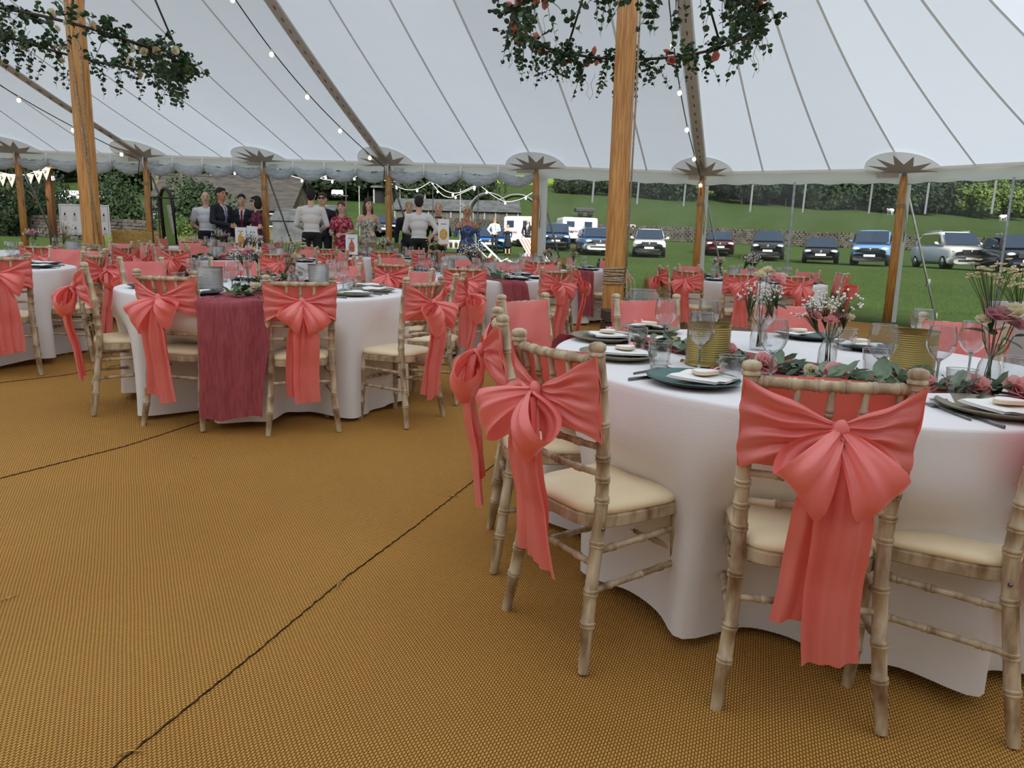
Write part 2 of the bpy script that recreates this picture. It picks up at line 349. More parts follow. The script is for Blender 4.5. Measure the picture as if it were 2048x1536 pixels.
floor_mb.add([(x, y, G(x, y)+FLZ) for x, y in fp] + [(cx0, cy0, G(cx0, cy0)+FLZ)] + [(x, y, G(x, y)-0.05) for x, y in fp], [(i, k, (i+1) % k) for i in range(k)] + [(i, (i+1) % k, k+1+(i+1) % k, k+1+i) for i in range(k)])
me_ = floor_mb.mesh('floor', M['coir'], False)
floor_ob = tag(ob('floor', me_), 'golden brown woven coir matting laid over the field', kind='structure')
def gz(x, y): return G(x, y)+FLZ
M['seamdark'] = mat('mat_seam', srgb(40, 22, 10), 0.9, srgb(80, 50, 22), 90)
for poly in ([(-1.35, 0.2), (-1.0, 0.95), (-0.84, 1.41), (-0.70, 1.83), (-0.585, 2.2), (-0.57, 2.25), (-0.38, 2.75), (-0.16, 3.37), (0.06, 4.0), (0.5, 5.3), (0.9, 6.4)],
             [(-3.0, 1.6), (-2.62, 2.45), (-2.33, 3.08), (-2.06, 3.62), (-2.03, 3.7), (-1.89, 4.16), (-1.5, 5.3), (-1.0, 6.9)],
             [(-4.6, 3.1), (-4.1, 4.2), (-3.68, 4.97), (-3.43, 5.31), (-3.1, 6.3), (-2.4, 8.2)]):
    b = MB(); pts = []
    for (x0, y0), (x1, y1) in zip(poly, poly[1:]):
        n = max(2, int(math.hypot(x1-x0, y1-y0)/0.02))
        for q in range(n):
            t = q/n; w = 0.0022*math.sin(q*2.1)+rnd.uniform(-0.001, 0.001); pts.append((x0+(x1-x0)*t+w, y0+(y1-y0)*t, 0))
    pts = [(x, y, gz(x, y)+0.001) for x, y, _ in pts]
    b.tube(pts, [0.0048 if i % 2 else 0.0030 for i in range(len(pts))], 5, flat=0.6)
    ob('seam', b.mesh('seam', M['seamdark']), floor_ob)

canopy = thing('ceiling', 'white sailcloth marquee roof with long sewn seams', None, kind='structure')
def bay_panels(i):
    for q in range(3):
        b = MB(); b.grid(lambda u, v: roofpt(i, (q+u)/3, v), 4, 22)
        ob('canopy_panel', b.mesh('canopy_panel', M['canvas']), canopy)
def ribbon(i, a, wid, m, name, off, w0=0.0, w1=1.0, parent=None):
    b = MB(); n = 36; L, R_ = [], []
    P = [roofpt(i, a, w0+(w1-w0)*t/n) for t in range(n+1)]
    j = (i+1) % len(EAVE); ed = (eave3(j)-eave3(i)).normalized()
    if a == 0: ed = (ed + (eave3(i)-eave3(i-1)).normalized()).normalized()
    vs_ = []
    for t in range(n+1):
        d = (P[min(n, t+1)]-P[max(0, t-1)]).normalized(); nn = d.cross(ed).normalized(); nn = nn if nn.z < 0 else -nn
        s_ = d.cross(nn).normalized(); c = P[t]+nn*off
        vs_ += [c-s_*wid/2, c+s_*wid/2]
    b.add(vs_, [(2*t, 2*t+1, 2*t+3, 2*t+2) for t in range(n)])
    return ob(name, b.mesh(name, M[m]), parent or canopy), vs_
STRAPS = (1, 3, 5, 14, 16, 12)
for i in range(len(EAVE)):
    bay_panels(i)
    for a in (0, 1/3, 2/3):
        if a == 0 and i in STRAPS: continue
        ribbon(i, a, 0.035, 'seam_tape', 'seam_tape', 0.012)
strap_lines = {}
for i in STRAPS:
    o, vs_ = ribbon(i, 0, 0.17, 'strap', 'ridge_strap', 0.05, 0.0, 0.985)
    ribbon(i, 0, 0.215, 'seam_tape', 'strap_edge', 0.04, 0.0, 0.985)
    mids = [(Vector(vs_[2*t])+Vector(vs_[2*t+1]))/2 for t in range(len(vs_)//2)]; strap_lines[i] = mids
    b = MB()
    for t in range(len(mids)-1):
        for q in range(1):
            c = mids[t].lerp(mids[t+1], 0.5); d = (mids[t+1]-mids[t]).normalized(); b.tube([c-d*0.035+Vector((0, 0, -0.012)), c+d*0.035+Vector((0, 0, -0.012))], 0.008, 4)
    ob('stitching', b.mesh('stitching', M['stitch']), o)
# pole patches with dark stars
for i in range(len(EAVE)):
    e = eave3(i); up = (roofpt(i, 0, 0.9)-e).normalized(); ea = (eave3((i+1) % len(EAVE))-eave3(i-1)).normalized()
    ea = (ea-up*ea.dot(up)).normalized(); nn = ea.cross(up); nn = nn if nn.z < 0 else -nn; c = e+nn*0.06
    b = MB(); n = 20; pts = [c+ea*0.60*math.cos(math.pi*q/n)+up*(0.72*math.sin(math.pi*q/n)) for q in range(n+1)]
    b.add(pts, [tuple(range(n+1))]); pa = ob('pole_patch', b.mesh('pole_patch', M['patch'], False), canopy)
    b = MB(); pts = []
    for q in range(13):
        an = math.pi*(q/12); r = 0.56 if q % 2 == 0 else 0.27
        pts.append(c+nn*0.012+ea*r*math.cos(an)*1.02+up*(r*1.15*math.sin(an)))
    b.add([c+nn*0.012-up*0.01]+pts, [(0, q+1, q+2) for q in range(12)]); ob('star', b.mesh('star', M['star'], False), pa)
# eave band, valance, poles, guy straps
for i in range(len(EAVE)):
    a, b_ = eave3(i), eave3((i+1) % len(EAVE)); d = (b_-a); L = d.length; outv = Vector((d.y, -d.x, 0)).normalized()
    if outv.dot(Vector((a.x-cx0, a.y-cy0, 0))) < 0: outv = -outv
    Mx = Matrix((d.normalized(), outv, d.normalized().cross(outv))).transposed()
    b = MB(); b.bbox((a+b_)/2+Vector((0, 0, -0.01)), (L+0.05, 0.07, 0.055), 0.012, Mx); ob('eave_band', b.mesh('eave_band', M['patch'], False), canopy)
    b = MB(); n = 30; hv = 0.20 if i in (4, 5, 6, 7, 8) else 0.16
    b.grid(lambda u, v: a.lerp(b_, u)+outv*(0.05+0.02*math.sin(u*19+v))+Vector((0, 0, -0.03-v*hv-(0.012*math.sin(u*40) if v > 0.5 else 0))), n, 3)
    ob('valance', b.mesh('valance', M['valance']), canopy)
    if i in (0, 1, 3, 4, 5, 6):
        c = a.lerp(b_, 0.93 if i != 4 else 0.97)-outv*0.02+Vector((0, 0, -0.10)); b = MB(); b.box(c, (0.34, 0.004, 0.085), Mx); ob('maker_label', b.mesh('maker_label', M['strap'], False), canopy)
POLE_LABEL = ['pine side pole by the timber arch', 'pine side pole between the mirror and the seating board', 'pine side pole beside the woman in plum floral dress',
              'pine side pole left of the rolled sleeve waiter', 'pine side pole at the start of the clear wall', 'pine side pole in front of the maroon car', 'pine side pole beside the pale blue van']
ring = MB()
for i in range(len(POST)):
    x, y = POST[i]; e = eave3(i); lean = Vector((0, 0, 0))
    t = thing('side_pole', POLE_LABEL[i], 'pole', (x, y, gz(x, y)), group='side poles of the marquee')
    h = e.z-gz(x, y); b = MB(); b.tube([(0, 0, 0), (0, 0, h*0.5), (0, 0, h-0.22), (0, 0, h-0.12)], [0.070, 0.068, 0.062, 0.05], 12); ob('post', b.mesh('post', M['pine']), t)
    b = MB(); b.tube([(0, 0, h-0.14), (0, 0, h+0.02)], [0.045, 0.03], 10); ob('metal_cap', b.mesh('metal_cap', M['grey']), t)
    b = MB()
    for q in range(3): b.tube([(0.072*math.cos(a), 0.072*math.sin(a), h-0.62+0.03*q+0.01*math.sin(a)) for a in [2*math.pi*z/12 for z in range(12)]], 0.008, 5, closed=True)
    b.tube([(0.07, -0.03, h-0.6), (0.11, -0.05, h-0.9), (0.09, -0.05, h-1.2), (0.07, -0.06, h-0.95), (0.07, -0.03, h-0.6)], 0.008, 5); ob('rope_lashing', b.mesh('rope_lashing', M['rope']), t)
    if i in (5, 6): b = MB(); b.add([(0.075, 0.0, 0.02), (0.17, 0.02, 0.02), (0.15, 0.02, h-0.25), (0.07, 0.0, h-0.25)], [(0, 1, 2, 3)]); ob('white_sleeve', b.mesh('white_sleeve', M['valance'], False), t)
    d = Vector((x-cx0, (y-cy0)*2.2, 0)).normalized()
    g = Vector((x, y, 0))+d*2.0+Vector((0.35, 0, 0)); g.z = G(g.x, g.y); b = MB(); e2 = e+Vector((0, 0, -0.1))
    b.tube([e2, e2.lerp(g, 0.5), g], 0.038, 5, flat=0.35); b.box(e2.lerp(g, 0.72), (0.06, 0.04, 0.14)); b.tube([g+Vector((0, 0, -0.1)), g+Vector((0, 0, 0.12))], 0.018, 6)
    tag(ob('guy_strap', b.mesh('guy_strap', M['galv'])), 'grey guy strap running down outside ' + POLE_LABEL[i].replace('pine side pole', 'the side pole'), 'strap', 'guy straps of the marquee')
for nm, (kx, ky), lab in (('KR', KR, 'tall pine king pole behind the nearest table'), ('KL', KL, 'tall pine king pole in front of the seating plan board')):
    z0 = gz(kx, ky); t = thing('king_pole', lab, 'pole', (kx, ky, z0), group='king poles of the marquee'); h = ZP-z0-0.05
    b = MB(); b.tube([(0, 0, 0), (0, 0, h*0.5), (0, 0, h)], [0.098, 0.095, 0.09], 8); ob('post', b.mesh('post', M['pine'], False), t)
    b = MB()
    zc = 0.80 if nm == 'KR' else 0.78
    for q in range(9):
        ph = rnd.uniform(0, 6); b.tube([(0.106*math.cos(a), 0.106*math.sin(a), zc+0.017*q+0.008*math.sin(a+ph)) for a in [2*math.pi*z/14 for z in range(14)]], 0.0085, 6, closed=True)
    b.tube([(0.1, -0.07, zc+0.13), (0.14, -0.1, zc+0.02), (0.15, -0.1, zc-0.13), (0.13, -0.11, zc-0.18), (0.11, -0.1, zc-0.12), (0.10, -0.08, zc+0.1)], 0.008, 6)
    b.tube([(0.1, -0.05, zc+0.12), (0.17, -0.1, zc+0.03), (0.19, -0.1, zc-0.08), (0.17, -0.12, zc-0.2)], 0.008, 6); ob('rope_coil', b.mesh('rope_coil', M['rope']), t)
    b = MB(); sx_ = 0.098 if nm == 'KR' else 0.06
    b.tube([(sx_, -0.07, zc+0.1), (sx_+0.005, -0.075, 2.4), (sx_-0.01, -0.07, h-0.1)], 0.009, 6)
    if nm == 'KL': b.tube([(0.10, -0.02, zc+0.1), (0.04, -0.1, 2.0), (-0.03, -0.105, 3.2), (-0.05, -0.1, h-0.1)], 0.009, 6)
    ob('hoist_rope', b.mesh('hoist_rope', M['rope']), t)

# clear side walls (right of the arch) with hanging straps, rolled walls on the left
def wall_pt(i, a, z): p = eave3(i).lerp(eave3((i+1) % len(EAVE)), a); return Vector((p.x, p.y, G(p.x, p.y)+z))
for n_, i in enumerate((4, 5, 6, 7)):
    w = thing('wall_clear_%d' % (n_+1), 'clear plastic marquee side wall', None, kind='structure')
    for q in range(2):
        b = MB(); b.grid(lambda u, v: wall_pt(i, (q+u)/2+(0.035 if i == 4 and q == 0 and u < 0.01 else 0), 2.42-2.40*v)+Vector((0, 0.03*math.sin((q+u)*9+v*3)*v, 0)), 16, 8)
        ob('clear_pane', b.mesh('clear_pane', M['pvc']), w)
    for a in (0.5,):
        b = MB(); p0, p1 = wall_pt(i, a, 2.4), wall_pt(i, a, 0.05); b.tube([p0, p0.lerp(p1, 0.5), p1], 0.022, 4, flat=0.3); ob('pane_seam', b.mesh('pane_seam', M['pvcroll']), w)
    if i == 4:
        b = MB(); p0, p1 = wall_pt(i, 0.045, 2.55), wall_pt(i, 0.045, 0.03); d = (eave3(5)-eave3(4)).normalized()
        b.add([p0-d*0.085, p0+d*0.085, p1+d*0.085, p1-d*0.085], [(0, 1, 2, 3)]); ob('white_hem', b.mesh('white_hem', M['valance'], False), w)
    for a in ((0.35, 0.62, 0.9) if i == 4 else (0.28, 0.55, 0.86) if i == 5 else (0.12, 0.42, 0.8)):
        b = MB(); p0 = wall_pt(i, a, 2.36)+Vector((0, -0.05, 0)); l = 0.42 if i == 4 else 0.5
        b.add([p0+Vector((-0.018, 0, 0)), p0+Vector((0.018, 0, 0)), p0+Vector((0.0, -0.02, -l)), p0+Vector((-0.036, -0.02, -l))], [(0, 1, 2, 3)])
        b.box(p0+Vector((-0.018, -0.025, -l+0.02)), (0.014, 0.01, 0.014)); ob('tie_strap', b.mesh('tie_strap', M['white'], False), w)
rolled = thing('wall_rolled', 'clear plastic side walls rolled up under the eave', None, kind='structure')
for i in (0, 1, 2, 3, 22):
    for q in range(4):
        b = MB(); n = 16; a0 = q/4; pts = []; rr = []
        for t in range(n+1):
            a = a0+t/n/4; s_ = math.sin(math.pi*t/n); p = wall_pt(i, a, 2.40-0.11*s_+rnd.uniform(-0.008, 0.008)); pts.append(p); rr.append(0.065+0.045*s_+rnd.uniform(-0.012, 0.012))
        b.tube(pts, rr, 10, flat=0.8); ob('rolled_pane', b.mesh('rolled_pane', M['pvcroll']), rolled)
        b = MB(); p = wall_pt(i, a0, 2.56); b.tube([p+Vector((0, -0.09, 0)), p+Vector((0, -0.12, -0.12)), p+Vector((0, -0.09, -0.24))], 0.02, 4, flat=0.3); ob('tie_strap', b.mesh('tie_strap', M['white']), rolled)
for i in (1, 2, 3):
    b = MB(); p = wall_pt(i, 0.03, 2.5); b.grid(lambda u, v: p+Vector((0.03+0.22*u*(1-0.6*v), -0.05+0.03*math.sin(u*9), -0.42*v*(0.6+0.4*u))), 8, 8); ob('loose_flap', b.mesh('loose_flap', M['pvcroll']), rolled)

# festoon lights hanging below the ridge straps
bulb_me = MB(); bulb_me.ball((0, 0, -0.05), 0.026, 8, 6, (1, 1, 1.15)); bulb_me = bulb_me.mesh('bulb', M['bulb'])
bulbw_me = MB(); bulbw_me.ball((0, 0, -0.05), 0.034, 8, 6, (1, 1, 1.2)); bulbw_me = bulbw_me.mesh('bulb', M['bulbw'])
sock_me = MB(); sock_me.tube([(0, 0, 0.01), (0, 0, -0.03)], 0.016, 6); sock_me = sock_me.mesh('bulb_holder', M['wwire'])
def festoon(pts, spacing, me, wire, r, label, group, start=0.2, sc=1.0):
    t = thing('festoon_lights', label, 'lights', pts[0], group=group); o = Vector(pts[0]); b = MB()
    P = [Vector(p)-o for p in pts]; b.tube(P, r, 5); ob('cable', b.mesh('cable', M[wire]), t)
    acc = -start
    for a, c in zip(P, P[1:]):
        L = (c-a).length; s_ = 0
        while acc+(L-s_) >= spacing if acc >= 0 else s_+(-acc) <= L:
            step = spacing-acc if acc >= 0 else -acc
            s_ += step; acc = 0; p = a.lerp(c, s_/L)
            h = ob('bulb_holder', sock_me, t, p, None, sc); ob('bulb', me, t, p, None, sc)
        acc += L-s_
    return t
for i, lab, dx in ((1, 'string of warm bulbs under the roof strap at far left', -0.25), (3, 'string of warm bulbs under the long strap left of centre', -0.32), (5, 'string of warm bulbs down the strap above the right hand side', -0.16)):
    pts = [p+Vector((dx*math.sin(math.pi*min(1, (q/len(strap_lines[i]))*1.0)), 0, -0.10-0.16*math.sin(math.pi*q/len(strap_lines[i])))) for q, p in enumerate(strap_lines[i])]
    pts.append(pts[-1]+Vector((0.0, -0.1, -0.35)))
    festoon(pts, 1.05, bulb_me, 'wire', 0.009, lab, 'bulb strings inside the marquee', 0.45, 1.35)
# added canvas walls, unseen, cut the light coming from behind the camera
for n_, bays in enumerate(((8, 9, 10, 11, 12), (13, 14, 15, 16, 17), (18, 19, 20))):
    w = thing('wall_added_shade_%d' % (n_+1), 'added unseen canvas wall blocking light from behind', None, kind='structure')
    for i in bays:
        b = MB(); b.grid(lambda u, v: wall_pt(i, u, 2.56-2.55*v)+Vector((0.02*math.sin(u*50), 0.02*math.cos(u*50), 0)), 40, 3); ob('shade_sheet', b.mesh('shade_sheet', M['addedcanvas']), w)

# ================================================================== CHAIRS
def ringed(r, rings, ends, e=1.0, d=0.0075, k=1.16):
    # list of (t, radius) along a turned stick of length e: plain wood with paired rings
    L = [(ends[0], r)]
    for c in rings: L += [(c-1.9*d, r), (c-1.5*d, r*k), (c-0.9*d, r*k), (c-0.5*d, r*0.97), (c+0.0*d, r*k), (c+0.9*d, r*k), (c+1.3*d, r)]
    L.append((ends[1], r)); return L
def stick(b, a, c, r, rings, n=9, bow=None, k=1.16, r_end=None):
    a, c = Vector(a), Vector(c); Ln = (c-a).length; S = ringed(r, [q*Ln for q in rings], (0, Ln), k=k); P = []; R_ = []
    for s_, rr in S:
        t = s_/Ln; p = a.lerp(c, t)
        if bow: p = p+Vector(bow)*math.sin(math.pi*t)
        P.append(p); R_.append(rr*(1 if r_end is None else (1-t)+t*r_end))
    return b.tube(P, R_, n)
def post_xy(z):                                 # right rear post of the chair
    if z < 0.44: t = z/0.44; return (0.200-0.030*t-0.006*math.sin(math.pi*t), -0.062+0.062*t)
    t = (z-0.44)/0.48; return (0.170+0.013*t, -0.055*t*t)
def rear_post(s):
    b = MB(); S = ringed(0.0185, [0.135, 0.225, 0.36, 0.485, 0.545, 0.605, 0.70, 0.80], (0.0, 0.885), d=0.0062)
    P = []; R_ = []
    for z, r in S:
        x, y = post_xy(z); P.append((s*x, y, z)); R_.append(r*(0.80+0.2*min(1, z/0.13)))
    b.tube(P, R_, 12); x, y = post_xy(0.9)
    b.lathe([(0.0165, -0.02), (0.0165, -0.008), (0.0225, -0.004), (0.0225, 0.002), (0.018, 0.006), (0.0225, 0.010), (0.0235, 0.018), (0.021, 0.026), (0.010, 0.031), (0.0, 0.0318)], 14, c=(s*x, y, 0.888))
    return b
def front_leg(s):
    b = MB(); a, c = Vector((s*0.178, 0.318, 0)), Vector((s*0.163, 0.298, 0.415)); S = ringed(0.0185, [0.12, 0.20, 0.335], (0, 0.415), d=0.0062)
    b.tube([a.lerp(c, z/0.415) for z, r in S], [r*(0.80+0.2*min(1, z/0.13)) for z, r in S], 12); return b
def seat_outline(g=0.0, n=40):
    pts = []
    for q in range(n):
        a = 2*math.pi*q/n; c, s_ = math.cos(a), math.sin(a); e = 0.48
        x = math.copysign(abs(c)**e, c); y = math.copysign(abs(s_)**e, s_)
        w = 0.186-0.018*(1-(y+1)/2); pts.append((x*(w+g), 0.155+y*(0.185+g)))
    return pts
def ring_loft(b, rows):                         # rows of outlines [(pts, z)]
    n = len(rows[0][0]); vs_ = [(x, y, z) for pts, z in rows for x, y in pts]
    fs_ = [(i*n+j, i*n+(j+1) % n, (i+1)*n+(j+1) % n, (i+1)*n+j) for i in range(len(rows)-1) for j in range(n)]
    fs_ += [tuple(reversed(range(n))), tuple(range((len(rows)-1)*n, len(rows)*n))]; return b.add(vs_, fs_)
CM = {}
def build_chair_meshes():
    for s, nm in ((-1, 'l'), (1, 'r')):
        CM['post'+nm] = rear_post(s).mesh('rear_leg', M['lime'], True, 50); CM['front'+nm] = front_leg(s).mesh('front_leg', M['lime'], True, 50)
        b = MB(); x, y = post_xy(0.425); b.ball((s*(x+0.0185), y-0.004, 0.405), 0.006, 8, 5); CM['bolt'+nm] = b.mesh('bolt', M['steel'])
    b = MB(); ring_loft(b, [(seat_outline(-0.004), 0.392), (seat_outline(0.004), 0.397), (seat_outline(0.004), 0.426), (seat_outline(-0.002), 0.431)]); CM['seat'] = b.mesh('seat_frame', M['lime'], True, 40)
    b = MB(); rows = []
    for g, z in ((-0.004, 0.430), (0.003, 0.438), (0.002, 0.448), (-0.006, 0.458), (-0.03, 0.467), (-0.07, 0.473), (-0.12, 0.475)): rows.append((seat_outline(g), z))
    ring_loft(b, rows); CM['pad'] = b.mesh('seat_pad', M['pad'])
    x, y = post_xy(0.868); b = MB(); stick(b, (-x, y, 0.868), (x, y, 0.868), 0.0135, [0.09, 0.26, 0.42, 0.58, 0.74, 0.91], 10, (0, -0.022, 0), 1.18); CM['toprail'] = b.mesh('top_rail', M['lime'], True, 50)
    for nm, z in (('rail1', 0.63), ('rail2', 0.555), ('rail0', 0.70)):
        x, y = post_xy(z); b = MB(); stick(b, (-x, y, z), (x, y, z), 0.0098, [0.25, 0.5, 0.75], 8, (0, -0.018, 0), 1.25); CM[nm] = b.mesh('back_rail', M['lime'], True, 50)
    for q in range(5):
        t = (q+0.5)/5+0.0; u = -0.15+0.30*q/4; x, y = post_xy(0.868); x1, y1 = post_xy(0.70); bw = -0.022*math.sin(math.pi*(u/0.36+0.5)); b = MB()
        stick(b, (u, y1+bw*0.8, 0.70), (u, y+bw, 0.862), 0.0085, [0.40, 0.66], 8, None, 1.3); CM['sp%d' % q] = b.mesh('spindle', M['lime'], True, 50)
    st = [((-1, 0.335), (-1, 0.345)), ((1, 0.335), (1, 0.345)), ((-1, 0.225), (-1, 0.235)), ((1, 0.225), (1, 0.235))]
    for q, ((sa, za), (sb, zb)) in enumerate(st):
        x, y = post_xy(za); b = MB(); stick(b, (sa*x, y, za), (sb*(0.178-0.015*zb/0.415), 0.318-0.02*zb/0.415, zb), 0.0095, [0.2, 0.55, 0.8], 8, None, 1.25); CM['str%d' % q] = b.mesh('stretcher', M['lime'], True, 50)
    x, y = post_xy(0.30); b = MB(); stick(b, (-x, y, 0.30), (x, y, 0.30), 0.0095, [0.2, 0.5, 0.8], 8, None, 1.25); CM['str4'] = b.mesh('stretcher', M['lime'], True, 50)
    b = MB(); stick(b, (-0.168, 0.307, 0.27), (0.168, 0.307, 0.27), 0.0095, [0.25, 0.5, 0.75], 8, None, 1.25); CM['str5'] = b.mesh('stretcher', M['lime'], True, 50)
    # one-piece frame for chairs far from the camera
    b = MB()
    for s in (-1, 1):
        q = rear_post(s); b.add(q.v, q.f); q = front_leg(s); b.add(q.v, q.f)
    for z, r in ((0.868, 0.0135), (0.70, 0.01), (0.63, 0.01), (0.555, 0.01), (0.30, 0.0095)):
        x, y = post_xy(z); b.tube([(-x, y, z), (0, y-0.02, z), (x, y, z)], r, 6)
    for q in range(5):
        u = -0.15+0.30*q/4; b.tube([(u, post_xy(0.7)[1]-0.018, 0.70), (u, post_xy(0.862)[1]-0.018, 0.862)], 0.009, 6)
    for (sa, za), (sb, zb) in st: x, y = post_xy(za); b.tube([(sa*x, y, za), (sb*0.168, 0.305, zb)], 0.0095, 6)
    CM['farframe'] = b.mesh('chair_frame', M['lime'])
build_chair_meshes()

def build_sash(seed):
    """coral sash tied round the chair back: front panel, two wraps to the knot, knot, two loops, two tails"""
    r = random.Random(seed); S = {}
    z0, z1 = 0.655+r.uniform(-0.012, 0.012), 0.882
    kx, kz = r.uniform(-0.015, 0.015), 0.762+r.uniform(-0.012, 0.014); ky = -0.112
    f1, f2 = r.uniform(0, 6), r.uniform(0, 6)
    def front(u, v):
        z = z0+(z1-z0)*v; px, py = post_xy(z); x = (u*2-1)*(px+0.020)
        edge = max(0, abs(u*2-1)-0.80)/0.20
        y = py+0.026-0.022*math.sin(math.pi*u)-0.050*edge**2
        pull = (1-abs(2*u-1))
        y += 0.0035*math.sin(v*11+f1+u*4)*(0.3+edge) + 0.003*math.sin(v*5+u*9+f2)
        z += 0.006*math.sin(u*7+f2)*(v-0.5)+0.005*edge*math.sin(v*18+f1)
        return (x, y, z)
    b = MB(); b.grid(front, 26, 16); S['panel'] = b.mesh('sash_panel', M['satin'])
    for s in (-1, 1):
        pf = [r.uniform(0, 6) for _ in range(3)]
        def wrap(u, v):
            z = z0+(z1-z0)*v; px, py = post_xy(z); a = Vector((s*(px+0.020), py-0.022, z))
            a.x += s*0.004*math.sin(v*15+pf[0]); a.y += 0.003*math.sin(v*21+pf[1])
            e = Vector((kx+s*0.012, ky+0.008, kz+(v-0.5)*0.036)); uu = u
            p = a.lerp(e, uu); p.y -= 0.016*math.sin(math.pi*min(1, uu*1.0))*(1-0.2*v)
            pl = math.sin(v*2*math.pi*3.6+pf[2]+uu*1.3)+0.5*math.sin(v*2*math.pi*7+pf[0])
            p.y -= 0.0075*pl*math.sin(math.pi*uu)**0.8; p.z += 0.004*math.sin(uu*8+v*5+pf[1])*math.sin(math.pi*uu); return p
        b = MB(); b.grid(wrap, 22, 30); S['wrap%d' % s] = b.mesh('sash_wrap', M['satin'])
    b = MB(); b.ball((kx, ky-0.006, kz), 0.021, 12, 8, (0.95, 0.75, 1.35), Ry(r.uniform(-0.3, 0.3)))
    for q, p in enumerate(b.v): b.v[q] = (p[0]+0.002*math.sin(p[2]*260), p[1], p[2])
    S['knot'] = b.mesh('knot', M['satin'])
    for s in (-1, 1):
        L = r.uniform(0.120, 0.155); dr = math.radians(r.uniform(22, 58)); W = r.uniform(0.125, 0.155); pf = [r.uniform(0, 6) for _ in range(4)]; op = r.uniform(0.10, 0.15)
        ax = Vector((s*math.cos(dr), 0, -math.sin(dr))); wd = Vector((s*math.sin(dr)*0.9, 0, math.cos(dr))).normalized()
        def loop(u, v):
            # u runs out along the front layer, round the fold and back behind; v across the ribbon
            th = u*2*math.pi; out = (1-math.cos(th))/2; out = out**0.80
            lay = math.sin(th)
            wv = (v-0.5)*(0.030+(W-0.030)*min(1, out*1.25)**0.85)
            depth = -0.016-op*0.5*(lay+0.75)*out**0.5
            c = ax*(L*out)+wd*wv; sag = -0.030*out*out-(0.020*lay if lay < 0 else 0)*out
            rip = 0.008*math.sin(v*2*math.pi*2.2+pf[0]+2*out)*(1-out*0.6)+0.004*math.sin(v*2*math.pi*4.6+pf[1])*(1-out)
            bulge = 0.020*math.sin(math.pi*v)*math.sin(math.pi*min(1, out))*(1 if lay > 0 else -0.5)
            p = Vector((kx, ky, kz-0.004))+c+Vector((0, depth-rip-bulge, sag+0.012*out*math.sin(v*4+pf[2])))
            return p
        b = MB(); b.grid(loop, 36, 18); S['loop%d' % s] = b.mesh('bow_loop', M['satin'])
    for q in range(2):
        s = -1 if q == 0 else 1; Ln = r.uniform(0.46, 0.60); W = r.uniform(0.115, 0.15); sp = s*r.uniform(0.008, 0.05); pf = [r.uniform(0, 6) for _ in range(4)]; tilt = r.uniform(-0.05, 0.05)
        def tail(u, v):
            w = (0.020+(W-0.020)*min(1, u*3.2)**0.7); x = kx+sp*(0.25+u*0.9)+(v-0.5)*w+0.010*math.sin(u*5+pf[0])*u
            z = kz-0.012-Ln*u*(1+tilt*(v-0.5)*2*(1 if u > 0.6 else u/0.6)); fold = 0.015*math.sin(v*2*math.pi*1.25+pf[1])*(1-0.35*u)+0.006*math.sin(v*2*math.pi*3.1+pf[2]+u*2)
            y = ky-0.012-0.012*q-fold-0.022*math.sin(math.pi*min(1, u*1.6))+0.035*u*u-0.010
            return (x, y, z)
        b = MB(); b.grid(tail, 30, 16); S['tail%d' % q] = b.mesh('sash_tail', M['satin'])
    return S
SASH = [build_sash(s) for s in (3, 8, 21, 34, 47, 59)]
def sash_on(t, k):
    S = SASH[k % len(SASH)]; p = ob('sash', S['panel'], t)
    p['label'] = 'coral satin sash tied in a bow'
    for nm, kk in (('sash_wrap', 'wrap-1'), ('sash_wrap', 'wrap1'), ('knot', 'knot'), ('bow_loop', 'loop-1'), ('bow_loop', 'loop1'), ('sash_tail', 'tail0'), ('sash_tail', 'tail1')): ob(nm, S[kk], p)
def make_chair(near, k, label, group, x, y, yaw, z=None):
    t = thing('chiavari_chair', label, 'chair', (x, y, gz(x, y) if z is None else z), yaw, group)
    if near:
        for nm in ('l', 'r'):
            lg = ob('rear_leg', CM['post'+nm], t); ob('front_leg', CM['front'+nm], t); ob('bolt', CM['bolt'+nm], lg)
        ob('seat_frame', CM['seat'], t); ob('seat_pad', CM['pad'], t); ob('top_rail', CM['toprail'], t)
        for q in ('rail0', 'rail1', 'rail2'): ob('back_rail', CM[q], t)
        for q in range(5): ob('spindle', CM['sp%d' % q], t)
        for q in range(6): ob('stretcher', CM['str%d' % q], t)
    else:
        ob('chair_frame', CM['farframe'], t); ob('seat_frame', CM['seat'], t); ob('seat_pad', CM['pad'], t)
    sash_on(t, k); return t

